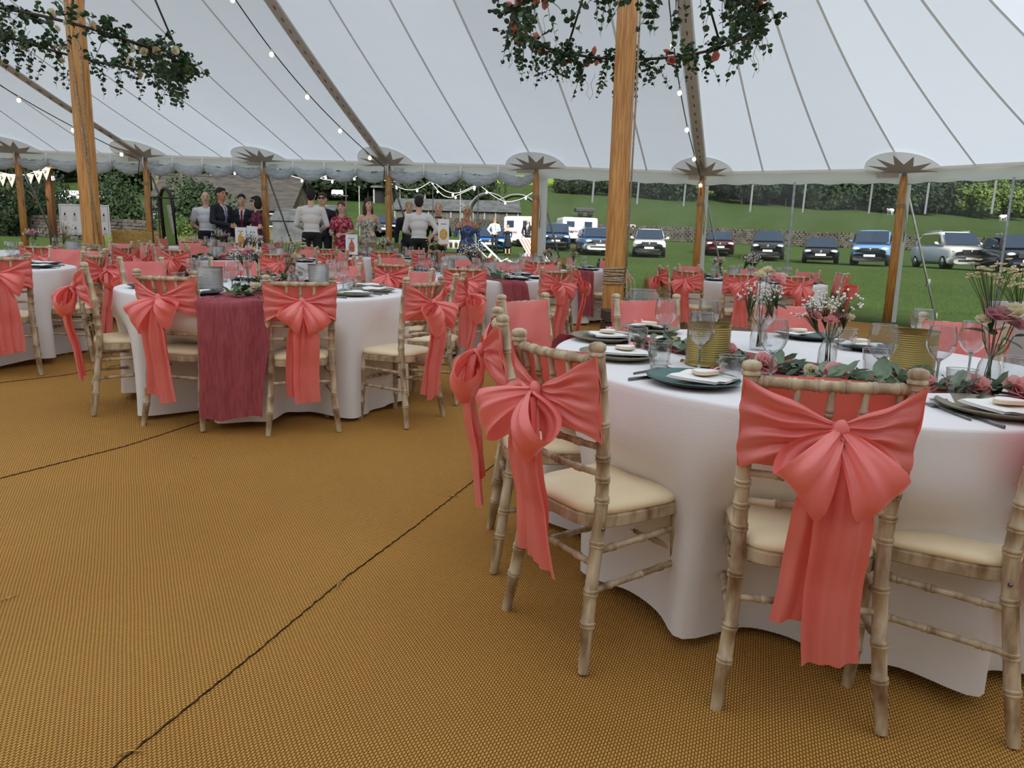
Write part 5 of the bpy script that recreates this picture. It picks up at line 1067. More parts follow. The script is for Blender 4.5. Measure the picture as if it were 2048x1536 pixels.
b = MB(); hh = zt-gz(p0.x, 14.0); b.tube([(0, 0, hh), (0.45, 0.1, hh)], 0.014, 6); b.tube([(0, 0, 0.02), (0.45, 0.1, 0.02)], 0.014, 6); ob('crossbar', b.mesh('crossbar', M['blackmetal']), t)
def bale(label, p, rz, s=(0.95, 0.48, 0.40), cover=False):
    r = random.Random(int(p[0]*100)); t = thing('straw_bale', label, 'bale', p, rz, 'straw bales'); b = MB(); b.bbox((0, 0, s[2]/2), s, 0.04); ob('bale_block', b.mesh('bale_block', M['straw']), t)
    b = MB()
    for k in range(900):
        f = r.randrange(5); u, v = r.uniform(-0.5, 0.5), r.uniform(-0.5, 0.5)
        c = {0: Vector((u*s[0], -s[1]/2, s[2]*(v+0.5))), 1: Vector((u*s[0], v*s[1], s[2])), 2: Vector((-s[0]/2, u*s[1], s[2]*(v+0.5))), 3: Vector((s[0]/2, u*s[1], s[2]*(v+0.5))), 4: Vector((u*s[0], s[1]/2, s[2]*(v+0.5)))}[f]
        nn = {0: Vector((0, -1, 0)), 1: Vector((0, 0, 1)), 2: Vector((-1, 0, 0)), 3: Vector((1, 0, 0)), 4: Vector((0, 1, 0))}[f]; d = (Vector((r.uniform(-1, 1), r.uniform(-1, 1), r.uniform(-1, 1)))+nn*0.5).normalized(); L = r.uniform(0.05, 0.13)
        b.tube([c-d*L*0.4, c+nn*0.01, c+d*L*0.6], 0.0028, 3, False)
    ob('loose_straw', b.mesh('loose_straw', M['straw'], False), t)['kind'] = 'stuff'
    for xx in (-0.2, 0.2): b = MB(); b.tube([(xx*s[0]/0.95, -s[1]/2-0.004, 0), (xx, -s[1]/2-0.004, s[2]+0.003), (xx, s[1]/2+0.004, s[2]+0.003), (xx, s[1]/2+0.004, 0)], 0.004, 4); ob('baling_twine', b.mesh('baling_twine', M['rope']), t)
    return t
p = yp(1336, 560, 15.6); bale('straw bale on the grass behind the king pole', (p.x, 15.6, G(p.x, 15.6)), 0.05, (0.95, 0.48, 0.46))
p = yp(1445, 550, 15.8); bale('straw bale partly under a white sheet by the clear wall', (p.x+0.1, 15.9, G(p.x, 15.9)), 0.1, (0.9, 0.45, 0.40)); b = MB(); b.grid(lambda u, v: (p.x-0.35+0.55*u, 15.65+0.5*v, G(p.x, 15.9)+0.415+0.015*math.sin(u*9)-(0.3*max(0, 0.2-v)/0.2)), 12, 10); tag(ob('sheet', b.mesh('sheet', M['cloth'])), 'white sheet thrown over the bale by the clear wall', 'sheet')
p = yp(278, 485, 15.6); bale('lower straw bale behind the chairs near the mirror', (p.x, 15.7, G(p.x, 15.7)), 0.1, (1.1, 0.5, 0.5)); bale('upper straw bale stacked behind the chairs near the mirror', (p.x+0.02, 15.7, G(p.x, 15.7)+0.5), 0.06, (1.05, 0.48, 0.48)); p = yp(238, 480, 15.8)
bale('straw bale under a pale throw beside the side pole', (yp(335, 490, 16.3).x, 16.4, G(yp(335, 490, 16.3).x, 16.4)), -0.1, (0.9, 0.5, 0.45)); px_ = yp(335, 490, 16.3).x
b = MB(); b.grid(lambda u, v: (px_-0.42+0.84*u, 16.1-0.0*v+0.55*max(0, v-0.45)/0.55, G(px_, 16.4)+0.47-0.42*max(0, 0.45-v)/0.45+0.012*math.sin(u*30)), 24, 12); tag(ob('throw', b.mesh('throw', M['cloth'])), 'pale throw draped down the bale beside the side pole', 'throw')

# ================================================================== OUTSIDE: trees, walls, farm, cars
def treemesh(seed, rx, rz_, n, ls, m, blobs=9):
    r = np.random.RandomState(seed); C = r.normal(0, 0.42, (blobs, 3)); C[:, 2] = np.abs(C[:, 2])*1.0+0.15; R_ = r.uniform(0.38, 0.62, blobs)
    k = r.randint(0, blobs, n); d = r.normal(0, 1, (n, 3)); d /= np.linalg.norm(d, axis=1)[:, None]
    p = C[k]+d*(R_[k]*r.uniform(0.75, 1.05, n))[:, None]; p = p*np.array([rx, rx, rz_])
    a = r.normal(0, 1, (n, 3)); a /= np.linalg.norm(a, axis=1)[:, None]; b_ = np.cross(a, d); b_ /= (np.linalg.norm(b_, axis=1)[:, None]+1e-6); s_ = ls*r.uniform(0.6, 1.3, n)[:, None]
    v = np.concatenate([p-a*s_*0.5, p+b_*s_*0.35, p+a*s_*0.5, p-b_*s_*0.35], 1).reshape(-1, 3); me = bpy.data.meshes.new('crown'); me.from_pydata(v.tolist(), [], [(4*i, 4*i+1, 4*i+2, 4*i+3) for i in range(n)]); me.materials.append(M[m]); me.update(); return me
M['wood1'] = mat('woodland_leaves', srgb(32, 46, 30), 0.9, srgb(46, 64, 40), 1.2, transl=0.15); M['wood2'] = mat('woodland_leaves_b', srgb(40, 58, 34), 0.9, srgb(56, 76, 42), 1.2, transl=0.15); M['wood3'] = mat('light_leaves', srgb(84, 108, 52), 0.9, srgb(112, 130, 66), 1.2, transl=0.2); M['bark'] = mat('bark', srgb(70, 58, 46), 0.9)
CROWN = [treemesh(1, 2.6, 3.4, 2600, 0.55, 'wood1'), treemesh(2, 2.4, 3.0, 2600, 0.55, 'wood1'), treemesh(3, 2.5, 3.6, 2600, 0.5, 'wood2'), treemesh(4, 2.4, 3.0, 2600, 0.5, 'wood3')]
NEARC = [treemesh(11, 1.0, 1.25, 4200, 0.11, 'wood2', 12), treemesh(12, 1.0, 1.0, 4200, 0.10, 'wood1', 12), treemesh(13, 1.0, 1.0, 3800, 0.10, 'wood3', 12)]
b = MB(); b.tube([(0, 0, -0.4), (0.05, 0, 1.2), (0, 0.05, 2.6)], [0.28, 0.2, 0.1], 6); TRUNK = b.mesh('trunk', M['bark'])
def tree(label, group, x, y, s, cr, sz=1.0, z0=0.9, name='tree'):
    t = thing(name, label, 'tree' if name == 'tree' else 'shrub', (x, y, G(x, y)), rnd.uniform(0, 6.28), group); ob('crown', cr, t, (0, 0, z0*s), None, (s, s, s*sz)); ob('trunk', TRUNK, t, None, None, (s*0.5, s*0.5, s*0.55)); return t
for row in range(3):                           # dark belt across the right hand hillside
    for k in range(24):
        px = 1120+k*42+rnd.uniform(-14, 14); Y = 112+row*7+rnd.uniform(-2, 2); x = (px-1024)/FPX*Y*1.02
        s = (0.85 if px < 1290 else 1.25)+rnd.uniform(-0.12, 0.15)+0.12*row; light = px > 1880 and rnd.random() < 0.6
        tree('light green tree at the right end of the hillside wood' if light else 'dark tree in the wood across the right hillside', 'trees of the hillside wood', x, Y, s, CROWN[3] if light else CROWN[rnd.randrange(3)], 0.9)
for row in range(3):                           # wood behind the farm on the left
    for k in range(23):
        px = -20+k*42+rnd.uniform(-14, 14); Y = 84+row*8+rnd.uniform(-2, 2)
        if 90 < px < 230 and row == 0: continue
        x = (px-1024)/FPX*Y*1.02; tree('dark tree in the wood behind the farm buildings', 'trees of the farm wood', x, Y, 1.0+rnd.uniform(-0.1, 0.25)+0.1*row, CROWN[rnd.randrange(3)], 0.85)
for k, (px, Y, s, c, sz, lab) in enumerate([(238, 30, 1.15, 0, 1.35, 'rounded dark green tree left of the stone barn'), (205, 33, 1.0, 1, 0.8, 'low dark bush behind the seating board'), (272, 31, 0.9, 1, 0.9, 'dark shrub left of the mirror'), (150, 34, 1.0, 1, 0.7, 'dark hedge shrub below the white roof'), (400, 30, 1.35, 0, 1.1, 'leafy bush in front of the stone barn'), (352, 28, 0.8, 2, 0.8, 'pale blossoming shrub beside the mirror'), (40, 32, 1.5, 1, 1.3, 'dark tree behind the timber arch'), (10, 30, 1.3, 1, 1.2, 'dark tree at the left end behind the arch'), (95, 33, 1.2, 0, 1.0, 'green shrub right of the timber arch'), (965, 72, 2.2, 0, 1.1, 'lone field tree behind the metal heart arch'), (930, 75, 1.8, 1, 1.0, 'small field tree left of the heart arch'), (120, 34, 0.9, 0, 0.8, 'shrub under the letter sign')]):
    x = yp(px, 450, Y).x; t = tree(lab, None, x, Y, s, NEARC[c], sz, 0.35 if k not in (9, 10) else 0.9, 'shrub' if 'bush' in lab or 'shrub' in lab else 'tree')
# meadow grass behind the board
b = MB(); r = random.Random(8)
for k in range(9000):
    px = r.uniform(205, 420); Y = 24+11*r.random()**1.2; x = (px-1024)/FPX*Y*1.015; z = G(x, Y); h = r.uniform(0.25, 0.6); dx, dy = r.uniform(-0.12, 0.12), r.uniform(-0.05, 0.05)
    b.add([(x-0.012, Y, z), (x+0.012, Y, z), (x+dx, Y+dy, z+h)], [(0, 1, 2)])
tag(ob('meadow_grass', b.mesh('meadow_grass', M['meadow'], False)), 'tall pale meadow grass behind the seating board', 'grass', kind='stuff')
b = MB()
for k in range(26000):
    Y = 15.2+16*r.random()**2; px = r.uniform(1080, 2048) if k % 4 else r.uniform(0, 1080); x = (px-1024)/FPX*Y*1.015; z = G(x, Y); h = r.uniform(0.03, 0.075); dx = r.uniform(-0.04, 0.04)
    b.add([(x-0.006, Y, z), (x+0.006, Y, z), (x+dx, Y+0.02, z+h)], [(0, 1, 2)])
tag(ob('grass', b.mesh('grass', M['lawn'], False)), 'short lawn grass around the marquee', 'grass', kind='stuff')
# dry stone walls
M['stone'] = mat('field_stone', srgb(88, 82, 74), 0.9, srgb(58, 55, 50), 2.2, bump=0.6, bs=6); M['stonew'] = mat('barn_stone', srgb(112, 103, 84), 0.9, srgb(78, 70, 56), 3.0, bump=0.6, bs=5); M['slate'] = mat('stone_slate', srgb(74, 70, 66), 0.85, srgb(54, 51, 48), 1.6, stretch=(1, 3, 1), bump=0.6, bs=5)
def stonewall(label, pts, h, n):
    b = MB(); r = random.Random(n)
    for (x0, y0), (x1, y1) in zip(pts, pts[1:]):
        L = math.hypot(x1-x0, y1-y0); a = math.atan2(y1-y0, x1-x0); k = int(L/0.32)
        for i in range(k):
            for j in range(7):
                t_ = (i+(0.5 if j % 2 else 0)+r.uniform(-0.1, 0.1))/k; x, y = x0+(x1-x0)*t_, y0+(y1-y0)*t_
                b.box((x, y+r.uniform(-0.04, 0.04), G(x, y)+h*(j+0.5)/7), (L/k*r.uniform(0.7, 1.1), 0.45, h/7*r.uniform(0.75, 1.05)), Rz(a))
    tag(ob('stone_wall', b.mesh('stone_wall', M['stone'], False)), label, 'wall', kind='structure')
stonewall('dry stone wall running behind the parked cars', [(-6, 60), (14, 58), (34, 57), (60, 55)], 1.15, 1); stonewall('dry stone wall behind the timber arch', [(-32, 34), (-22, 31), (-14.5, 29)], 0.9, 2)
# stone barn with chimneys
def gable(t, x0, x1, y0, y1, zg, ze, zr_, wall, roof, over=0.3):
    b = MB(); b.add([(x0, y0, zg), (x1, y0, zg), (x1, y0, ze), (x0, y0, ze)], [(0, 1, 2, 3)]); ob('front_wall', b.mesh('front_wall', M[wall], False), t); ym = (y0+y1)/2
    for nm, xx in (('gable_wall', x0), ('gable_wall', x1)): b = MB(); b.add([(xx, y0, zg), (xx, y1, zg), (xx, y1, ze), (xx, ym, zr_), (xx, y0, ze)], [(0, 1, 2, 3, 4)]); ob(nm, b.mesh(nm, M[wall], False), t)
    b = MB(); b.add([(x0, y1, zg), (x1, y1, zg), (x1, y1, ze), (x0, y1, ze)], [(0, 1, 2, 3)]); ob('back_wall', b.mesh('back_wall', M[wall], False), t)
    sl = (zr_-ze)/(ym-y0); 
    for s, yy in ((-1, y0-over), (1, y1+over)):
        b = MB(); P = [(x0-over, yy, ze-sl*over), (x1+over, yy, ze-sl*over), (x1+over, ym, zr_), (x0-over, ym, zr_)]; b.add(P+[(x, y, z+0.14) for x, y, z in P], [(0, 1, 2, 3), (7, 6, 5, 4), (0, 4, 5, 1), (1, 5, 6, 2), (2, 6, 7, 3), (3, 7, 4, 0)]); ob('roof_slope', b.mesh('roof_slope', M[roof], False), t)
    b = MB(); b.tube([(x0-over, ym, zr_+0.12), (x1+over, ym, zr_+0.12)], 0.12, 6); ob('ridge', b.mesh('ridge', M[roof]), t)
YB = 44; x0, x1 = yp(300, 420, YB).x, yp(578, 420, YB).x; zg = G((x0+x1)/2, YB)-0.2
t = thing('stone_barn', 'long stone barn with a slate roof behind the guests', 'building'); gable(t, x0, x1, YB, YB+5, zg, yp(440, 412, YB).z, yp(440, 357, YB+2.5).z, 'stonew', 'slate')
for px in (370, 313): xx = yp(px, 345, YB+2.5).x; z_ = yp(px, 342, YB+2.5).z; b = MB(); b.box((xx, YB+2.5, z_-0.6), (0.42, 0.42, 1.2)); b.lathe([(0.1, 0), (0.08, 0.3), (0.1, 0.32)], 8, c=(xx, YB+2.5, z_)); ob('chimney', b.mesh('chimney', M['stonew'], False), t)
for px in (318, 540): xx = yp(px, 440, YB).x; z_ = yp(px, 440, YB).z; b = MB(); b.box((xx, YB-0.04, z_), (0.6, 0.06, 0.8)); w_ = ob('window', b.mesh('window', M['white'], False), t); b = MB(); b.box((xx, YB-0.08, z_), (0.48, 0.03, 0.66)); ob('pane', b.mesh('pane', M['black'], False), w_)
x0, x1 = yp(586, 430, 50).x, yp(660, 430, 50).x; t = thing('farm_shed', 'grey lean-to shed right of the stone barn', 'building'); M['corr'] = mat('corrugated_sheet', srgb(90, 92, 94), 0.6, srgb(66, 70, 72), 2); M['boards'] = mat('weathered_boards', srgb(98, 94, 88), 0.9, srgb(68, 64, 60), 3, stretch=(8, 8, 0.3)); M['shadein'] = mat('shade_block', srgb(26, 26, 26), 0.9)  # last material: near-black colour standing for shade inside open buildings
gable(t, x0, x1, 50, 53, G(x0, 50)-0.2, yp(610, 432, 50).z, yp(610, 415, 51.5).z, 'boards', 'corr', 0.15)
x0, x1 = yp(545, 450, 40).x, yp(606, 450, 40).x; t = thing('farm_shed', 'low corrugated shed in front of the stone barn gable', 'building'); gable(t, x0, x1, 40, 42, G(x0, 40)-0.2, yp(570, 440, 40).z, yp(570, 425, 41).z, 'corr', 'corr', 0.1)
YL = 66; x0, x1 = yp(790, 430, YL).x, yp(1036, 430, YL).x; zr_, ze, zw, zg = yp(900, 401, YL+1.5).z, yp(900, 421, YL).z, yp(900, 441, YL).z, yp(900, 454, YL).z
t = thing('timber_barn', 'long low timber barn with a grey roof and open base', 'building')
for k in range(44):
    b = MB(); xx = x0+(x1-x0)*(k+0.5)/44; b.box((xx, YL, (ze+zw)/2), ((x1-x0)/44*0.92, 0.05, ze-zw)); ob('board', b.mesh('board', M['boards'], False), t)
b = MB(); b.box(((x0+x1)/2, YL+1.6, (zw+zg)/2), (x1-x0, 2.6, (zw-zg))); ob('shade_block', b.mesh('shade_block', M['shadein'], False), t)  # solid dark block painted as the shade in the open base
for k in range(12): xx = x0+(x1-x0)*k/11; b = MB(); b.box((xx, YL-0.05, (ze+zg)/2-0.3), (0.12, 0.12, ze-zg+0.6)); ob('post', b.mesh('post', M['galv'], False), t)
for yy in (YL-0.3, YL+3.3): b = MB(); P = [(x0-0.3, yy, ze-0.05), (x1+0.3, yy, ze-0.05), (x1+0.1, YL+1.5, zr_), (x0-0.1, YL+1.5, zr_)]; b.add(P+[(x, y, z+0.1) for x, y, z in P], [(0, 1, 2, 3), (7, 6, 5, 4), (0, 4, 5, 1), (1, 5, 6, 2), (2, 6, 7, 3), (3, 7, 4, 0)]); ob('roof_slope', b.mesh('roof_slope', M['corr'], False), t)
b = MB(); b.box((x1, YL+1.5, (ze+zw)/2), (0.08, 3.2, ze-zw)); ob('end_wall', b.mesh('end_wall', M['boards'], False), t)
Y2 = 82; x0, x1 = yp(746, 380, Y2).x, yp(852, 380, Y2).x; t = thing('open_shed', 'open fronted shed with a pale roof uphill of the timber barn', 'building'); zr_, ze, zg = yp(800, 364, Y2).z, yp(800, 377, Y2).z, yp(800, 408, Y2).z
b = MB(); b.box(((x0+x1)/2, Y2+1.5, (ze+zg)/2), (x1-x0, 2.6, ze-zg)); ob('shade_block', b.mesh('shade_block', M['shadein'], False), t); b = MB(); b.add([(x0-0.2, Y2-0.4, ze), (x1+0.2, Y2-0.4, ze), (x1+0.2, Y2+3, zr_), (x0-0.2, Y2+3, zr_), (x0-0.2, Y2-0.4, ze+0.15), (x1+0.2, Y2-0.4, ze+0.15), (x1+0.2, Y2+3, zr_+0.15), (x0-0.2, Y2+3, zr_+0.15)], [(0, 1, 2, 3), (4, 7, 6, 5), (0, 4, 5, 1)]); ob('roof_slope', b.mesh('roof_slope', M['corr'], False), t)  # dark block fills the open front in place of shade
for px in (748, 772, 800, 826, 850): xx = yp(px, 390, Y2).x; b = MB(); b.box((xx, Y2, (ze+zg)/2), (0.18, 0.18, ze-zg)); ob('post', b.mesh('post', M['galv'], False), t)
p = yp(836, 404, 76); t = thing('water_tank', 'dark domed water tank beside the open shed', 'tank', (p.x, 76, p.z-0.3)); b = MB(); b.lathe([(0.55, 0), (0.58, 0.1), (0.58, 0.75), (0.5, 0.95), (0.25, 1.1), (0.12, 1.12), (0.12, 1.2), (0, 1.2)], 16); ob('tank_body', b.mesh('tank_body', M['blackmetal']), t); b = MB(); b.tube([(0.59*math.cos(a), 0.59*math.sin(a), 0.4) for a in [2*math.pi*q/16 for q in range(16)]], 0.03, 5, closed=True); ob('band', b.mesh('band', M['grey']), t)
p = yp(675, 395, 70); t = thing('slurry_tanker', 'white tanker trailer parked uphill behind the red dress', 'tanker', (p.x, 70, p.z-0.1)); t.scale = (0.7, 0.7, 0.7); b = MB(); b.tube([(-0.8, 0, 0.75), (-0.7, 0, 0.75), (0.7, 0, 0.75), (0.8, 0, 0.75)], [0.2, 0.42, 0.42, 0.2], 14); ob('tank_body', b.mesh('tank_body', M['white']), t)
for xx in (-0.3, 0.4): b = MB(); b.tube([(xx, -0.45, 0.3), (xx, -0.3, 0.3)], 0.3, 12); ob('wheel', b.mesh('wheel', M['black']), t)
b = MB(); b.box((1.0, 0, 0.4), (0.9, 0.1, 0.08)); ob('drawbar', b.mesh('drawbar', M['rosed'], False), t)
Yw = 60; x0, x1 = yp(104, 392, Yw).x, yp(206, 392, Yw).x; t = thing('low_building', 'long low building with a white roof behind the king pole', 'building'); gable(t, x0, x1, Yw, Yw+3, yp(150, 404, Yw).z-0.8, yp(150, 398, Yw).z, yp(150, 387, Yw+1.5).z, 'boards', 'white', 0.1)
p = yp(557, 372, 70); zt = yp(557, 330, 70).z; t = thing('pylon', 'grey lattice pylon rising behind the barn roof', 'pylon', (p.x, 70, p.z-1.5)); H = zt-p.z+2.5
for s in (-1, 1):
    for u in (-1, 1): b = MB(); b.tube([(s*0.75, u*0.75, 0), (s*0.45, u*0.45, H)], 0.035, 4); ob('corner_leg', b.mesh('corner_leg', M['grey']), t)
for k in range(7):
    z0, z1 = H*k/7, H*(k+1)/7; w0, w1 = 0.75-0.3*k/7, 0.75-0.3*(k+1)/7; b = MB(); b.tube([(-w0, -w0, z0), (w1, -w1, z1)], 0.022, 4); b.tube([(w0, -w0, z0), (-w1, -w1, z1)], 0.022, 4); ob('lattice', b.mesh('lattice', M['grey']), t)
# metal heart arch
YH = 30
def band(pts, w, m, th=0.03):
    b = MB(); P = [yp(px, py, YH) for px, py in pts]; Q = []
    for i in range(len(P)-1):
        for k in range(6): Q.append(P[i].lerp(P[i+1], k/6))
    Q.append(P[-1])
    for _ in range(4): Q = [Q[0]]+[(Q[i-1]+Q[i]*2+Q[i+1])/4 for i in range(1, len(Q)-1)]+[Q[-1]]
    n = len(Q); vs_ = []
    for q in Q: vs_ += [q, q+Vector((0.05, w, 0.0))]
    b.add(vs_, [(2*i, 2*i+1, 2*i+3, 2*i+2) for i in range(n-1)]); return b, Q
t = thing('heart_arch', 'large metal heart shaped garden arch beyond the marquee', 'arch'); M['arch'] = mat('arch_metal', srgb(120, 130, 132), 0.35, srgb(92, 100, 104), 4, metal=0.6)
for nm, pts in (('arch_lobe', [(950, 512), (953, 470), (940, 440), (938, 410), (955, 390), (978, 384), (1000, 392), (1010, 402)]), ('arch_lobe', [(998, 400), (1022, 389), (1046, 389), (1068, 402), (1080, 428), (1080, 462), (1070, 512)])):
    b, Q = band(pts, 0.9, 'arch'); o = ob(nm, b.mesh(nm, M['arch']), t); b = MB(); b.tube(Q, 0.035, 5); b.tube([q+Vector((0.05, 0.9, 0)) for q in Q], 0.035, 5); ob('edge_tube', b.mesh('edge_tube', M['grey']), o)

# cars
M['carglass'] = mat('car_glass', srgb(36, 52, 72), 0.08, spec=0.9); M['tyre'] = mat('tyre', srgb(22, 22, 23), 0.8); M['chrome'] = mat('chrome', (0.7, 0.7, 0.72, 1), 0.15, metal=1.0); M['lamp'] = mat('headlamp', (0.75, 0.78, 0.82, 1), 0.1, spec=0.9); M['plate_'] = mat('number_plate', (0.85, 0.85, 0.82, 1), 0.5)
def car(label, px, Y, w, h, l, col, yaw, kind='hatch', low=None, plate=True):
    x = yp(px, 500, Y).x; yaw = yaw-math.atan2(x, Y); t = thing('car' if kind != 'van' else 'van', label, 'car' if kind != 'van' else 'van', (x, Y, G(x, Y)), yaw, 'cars parked on the field'); hw = w/2
    M_ = mat('paint_'+label[:12].replace(' ', '_'), srgb(*col), 0.22, spec=0.7); lowm = M_ if low is None else mat('bumper', srgb(*low), 0.5)
    belt = 0.62*h if kind in ('suv', 'van') else 0.60*h; clear_ = 0.17 if kind == 'hatch' else 0.22
    def sec(y, hwid, z0, z1, rnd_=0.10, n=20):
        pts = []
        for q in range(n): a = 2*math.pi*q/n; c, s_ = math.cos(a), math.sin(a); pts.append((math.copysign(abs(c)**0.35, c)*hwid, y, (z0+z1)/2+math.copysign(abs(s_)**0.45, s_)*(z1-z0)/2))
        return pts
    def loft(name, secs, m):
        b = MB(); n = len(secs[0]); b.add([p for s_ in secs for p in s_], [(i*n+j, i*n+(j+1) % n, (i+1)*n+(j+1) % n, (i+1)*n+j) for i in range(len(secs)-1) for j in range(n)]+[tuple(range(n)), tuple(reversed(range((len(secs)-1)*n, len(secs)*n)))]); return ob(name, b.mesh(name, m), t)
    f = -l/2; hood = belt*(0.96 if kind != 'van' else 0.95)
    loft('body', [sec(f, hw*0.80, clear_+0.10, hood*0.74), sec(f+0.10, hw*0.92, clear_+0.03, hood*0.86), sec(f+0.35, hw*0.985, clear_, hood*0.93), sec(f+1.0, hw, clear_, hood), sec(f+l*0.45, hw, clear_, belt*1.02), sec(f+l*0.8, hw, clear_, belt*1.04), sec(f+l-0.1, hw*0.95, clear_+0.05, belt), sec(f+l, hw*0.85, clear_+0.15, belt*0.9)], M_)
    if low is not None: loft('bumper', [sec(f-0.03, hw*0.84, clear_, clear_+0.36), sec(f+0.12, hw*0.97, clear_-0.02, clear_+0.40), sec(f+0.4, hw*0.99, clear_-0.02, clear_+0.36)], lowm)
    ys = f+(0.85 if kind == 'van' else 1.05); tw = 0.80 if kind != 'van' else 0.88
    loft('cabin', [sec(ys, hw*0.90, belt*0.80, belt*1.0), sec(ys+0.30, hw*0.88, belt*0.85, belt+(h-belt)*0.45), sec(ys+0.72, hw*tw, belt*0.9, h*0.985), sec(ys+1.3, hw*tw*1.01, belt*0.9, h), sec(f+l*0.82, hw*tw, belt*0.9, h*0.985), sec(f+l*0.97, hw*tw*0.92, belt*0.9, h*0.82 if kind != 'van' else h*0.96)], M_)
    b = MB(); za, zb = belt*1.03, h*0.955; b.add([(-hw*0.86, ys-0.14, za), (hw*0.86, ys-0.14, za), (hw*tw*0.90, ys+0.46, zb), (-hw*tw*0.90, ys+0.46, zb)], [(0, 1, 2, 3)]); ob('windscreen', b.mesh('windscreen', M['carglass'], False), t)
    for s in (-1, 1):
        b = MB(); b.add([(s*hw*0.965, ys+0.35, belt*1.06), (s*hw*0.965, f+l*0.8, belt*1.08), (s*hw*tw*1.06, f+l*0.78, h*0.92), (s*hw*tw*1.06, ys+0.78, h*0.92)], [(0, 1, 2, 3)]); ob('side_window', b.mesh('side_window', M['carglass'], False), t)
        b = MB(); b.ball((s*(hw+0.09), ys+0.42, belt*1.08), 0.1, 8, 6, (1.0, 0.6, 0.75)); b.box((s*(hw-0.01), ys+0.42, belt*1.04), (0.12, 0.05, 0.04)); ob('wing_mirror', b.mesh('wing_mirror', M_), t)
        b = MB(); b.ball((s*hw*0.70, f+0.07, hood*0.76), 0.15, 10, 6, (1.25, 0.5, 0.55)); ob('headlamp', b.mesh('headlamp', M['lamp']), t)
        for yy in (f+0.85, f+l-0.85):
            b = MB(); b.tube([(s*(hw-0.2), yy, 0.33), (s*(hw-0.02), yy, 0.33), (s*hw, yy, 0.33)], [0.33, 0.33, 0.28], 18); wh = ob('wheel', b.mesh('wheel', M['tyre']), t); b = MB(); b.tube([(s*(hw-0.01), yy, 0.33), (s*(hw+0.008), yy, 0.33)], 0.2, 14); ob('alloy', b.mesh('alloy', M['chrome']), wh)
    b = MB(); b.bbox((0, f-0.01, hood*0.72), (w*0.45, 0.06, 0.16 if kind != 'suv' else 0.24), 0.02); ob('grille', b.mesh('grille', M['blackmetal'], False), t)
    b = MB(); b.tube([(0, f-0.05, hood*0.75), (0, f-0.035, hood*0.75)], 0.075, 14); ob('badge', b.mesh('badge', M['chrome']), t)
    b = MB(); b.bbox((0, f+0.0, clear_+0.16), (w*0.62, 0.07, 0.10), 0.02); ob('air_intake', b.mesh('air_intake', M['blackmetal'], False), t)
    if plate: b = MB(); b.bbox((0, f-0.055, clear_+0.27), (0.52, 0.02, 0.11), 0.003); ob('number_plate', b.mesh('number_plate', M['plate_'], False), t)
    if kind == 'suv':
        for s in (-1, 1): b = MB(); b.tube([(s*hw*0.7, ys+0.9, h+0.02), (s*hw*0.7, f+l*0.8, h+0.02)], 0.025, 5); ob('roof_rail', b.mesh('roof_rail', M['chrome']), t)
    return t
car('white car facing the marquee, first right of the king pole', 1298, 42, 1.84, 1.62, 4.5, (222, 224, 226), 0.0, 'suv', (36, 38, 40))
car('maroon hatchback behind the side pole', 1436, 46, 1.77, 1.48, 4.1, (96, 22, 36), 0.05)
car('dark grey off-roader with a white patch on its bumper', 1535, 43, 1.86, 1.70, 4.6, (44, 52, 66), 0.0, 'suv', (40, 42, 46))
car('black low hatchback left of the blue van', 1642, 40, 1.82, 1.42, 4.3, (26, 34, 48), 0.0)
car('pale blue panel van with a black bumper', 1745, 38, 1.82, 1.84, 4.6, (112, 152, 194), -0.05, 'van', (40, 42, 46))
car('white four by four angled beside the leaning person', 1897, 37, 1.90, 1.86, 4.8, (222, 224, 224), 0.42, 'suv', (200, 202, 204))
car('dark blue four by four cut by the right edge', 2028, 33, 1.95, 1.70, 4.9, (28, 40, 62), 0.25, 'suv')
car('blue car behind the white hem at the clear wall start', 1111, 46, 1.80, 1.62, 4.3, (48, 82, 124), 0.0, 'van')
car('mid blue car beside the barrel', 1188, 43, 1.84, 1.55, 4.6, (66, 104, 152), 0.15, 'suv', (200, 204, 208))
car('bright blue sporty car behind the man in white blazer', 987, 40, 1.76, 1.35, 4.1, (24, 110, 190), -0.1)
car('dark car seen between the white dress and the side pole', 770, 52, 1.80, 1.45, 4.2, (38, 48, 62), 0.0)
def caravan(label, px, Y, w, h, l, yaw):
    x = yp(px, 490, Y).x; t = thing('caravan', label, 'caravan', (x, Y, G(x, Y)), yaw, 'caravans on the field'); b = MB(); b.bbox((0, 0, h/2+0.3), (l, w, h), 0.18); ob('body', b.mesh('body', M['white'], False), t)
    for xx in (-l*0.28, l*0.22): b = MB(); b.bbox((xx, -w/2-0.005, h*0.68+0.3), (l*0.22, 0.04, h*0.28), 0.02); ob('window', b.mesh('window', M['carglass'], False), t)
    b = MB(); b.box((0, -w/2-0.01, h*0.35+0.3), (l*0.96, 0.02, 0.12)); ob('stripe', b.mesh('stripe', M['rosed'], False), t); b = MB(); b.bbox((l*0.0, -w/2-0.008, h*0.45+0.3), (l*0.13, 0.03, h*0.75), 0.02); ob('door', b.mesh('door', M['card'], False), t)
    for s in (-1, 1): b = MB(); b.tube([(l*0.05, s*(w/2-0.12), 0.3), (l*0.05, s*(w/2+0.01), 0.3)], 0.3, 14); ob('wheel', b.mesh('wheel', M['tyre']), t)
    b = MB(); b.tube([(-l/2, 0, 0.4), (-l/2-0.9, 0, 0.4)], 0.04, 6); ob('drawbar', b.mesh('drawbar', M['grey']), t)
caravan('cream caravan parked between the two blue cars', 1152, 52, 1.9, 1.5, 2.6, 0.2); caravan('white camper behind the woman in navy', 1046, 48, 1.9, 1.6, 2.2, -0.3); caravan('small white trailer on the field wall', 1258, 62, 1.0, 0.6, 0.9, 0)
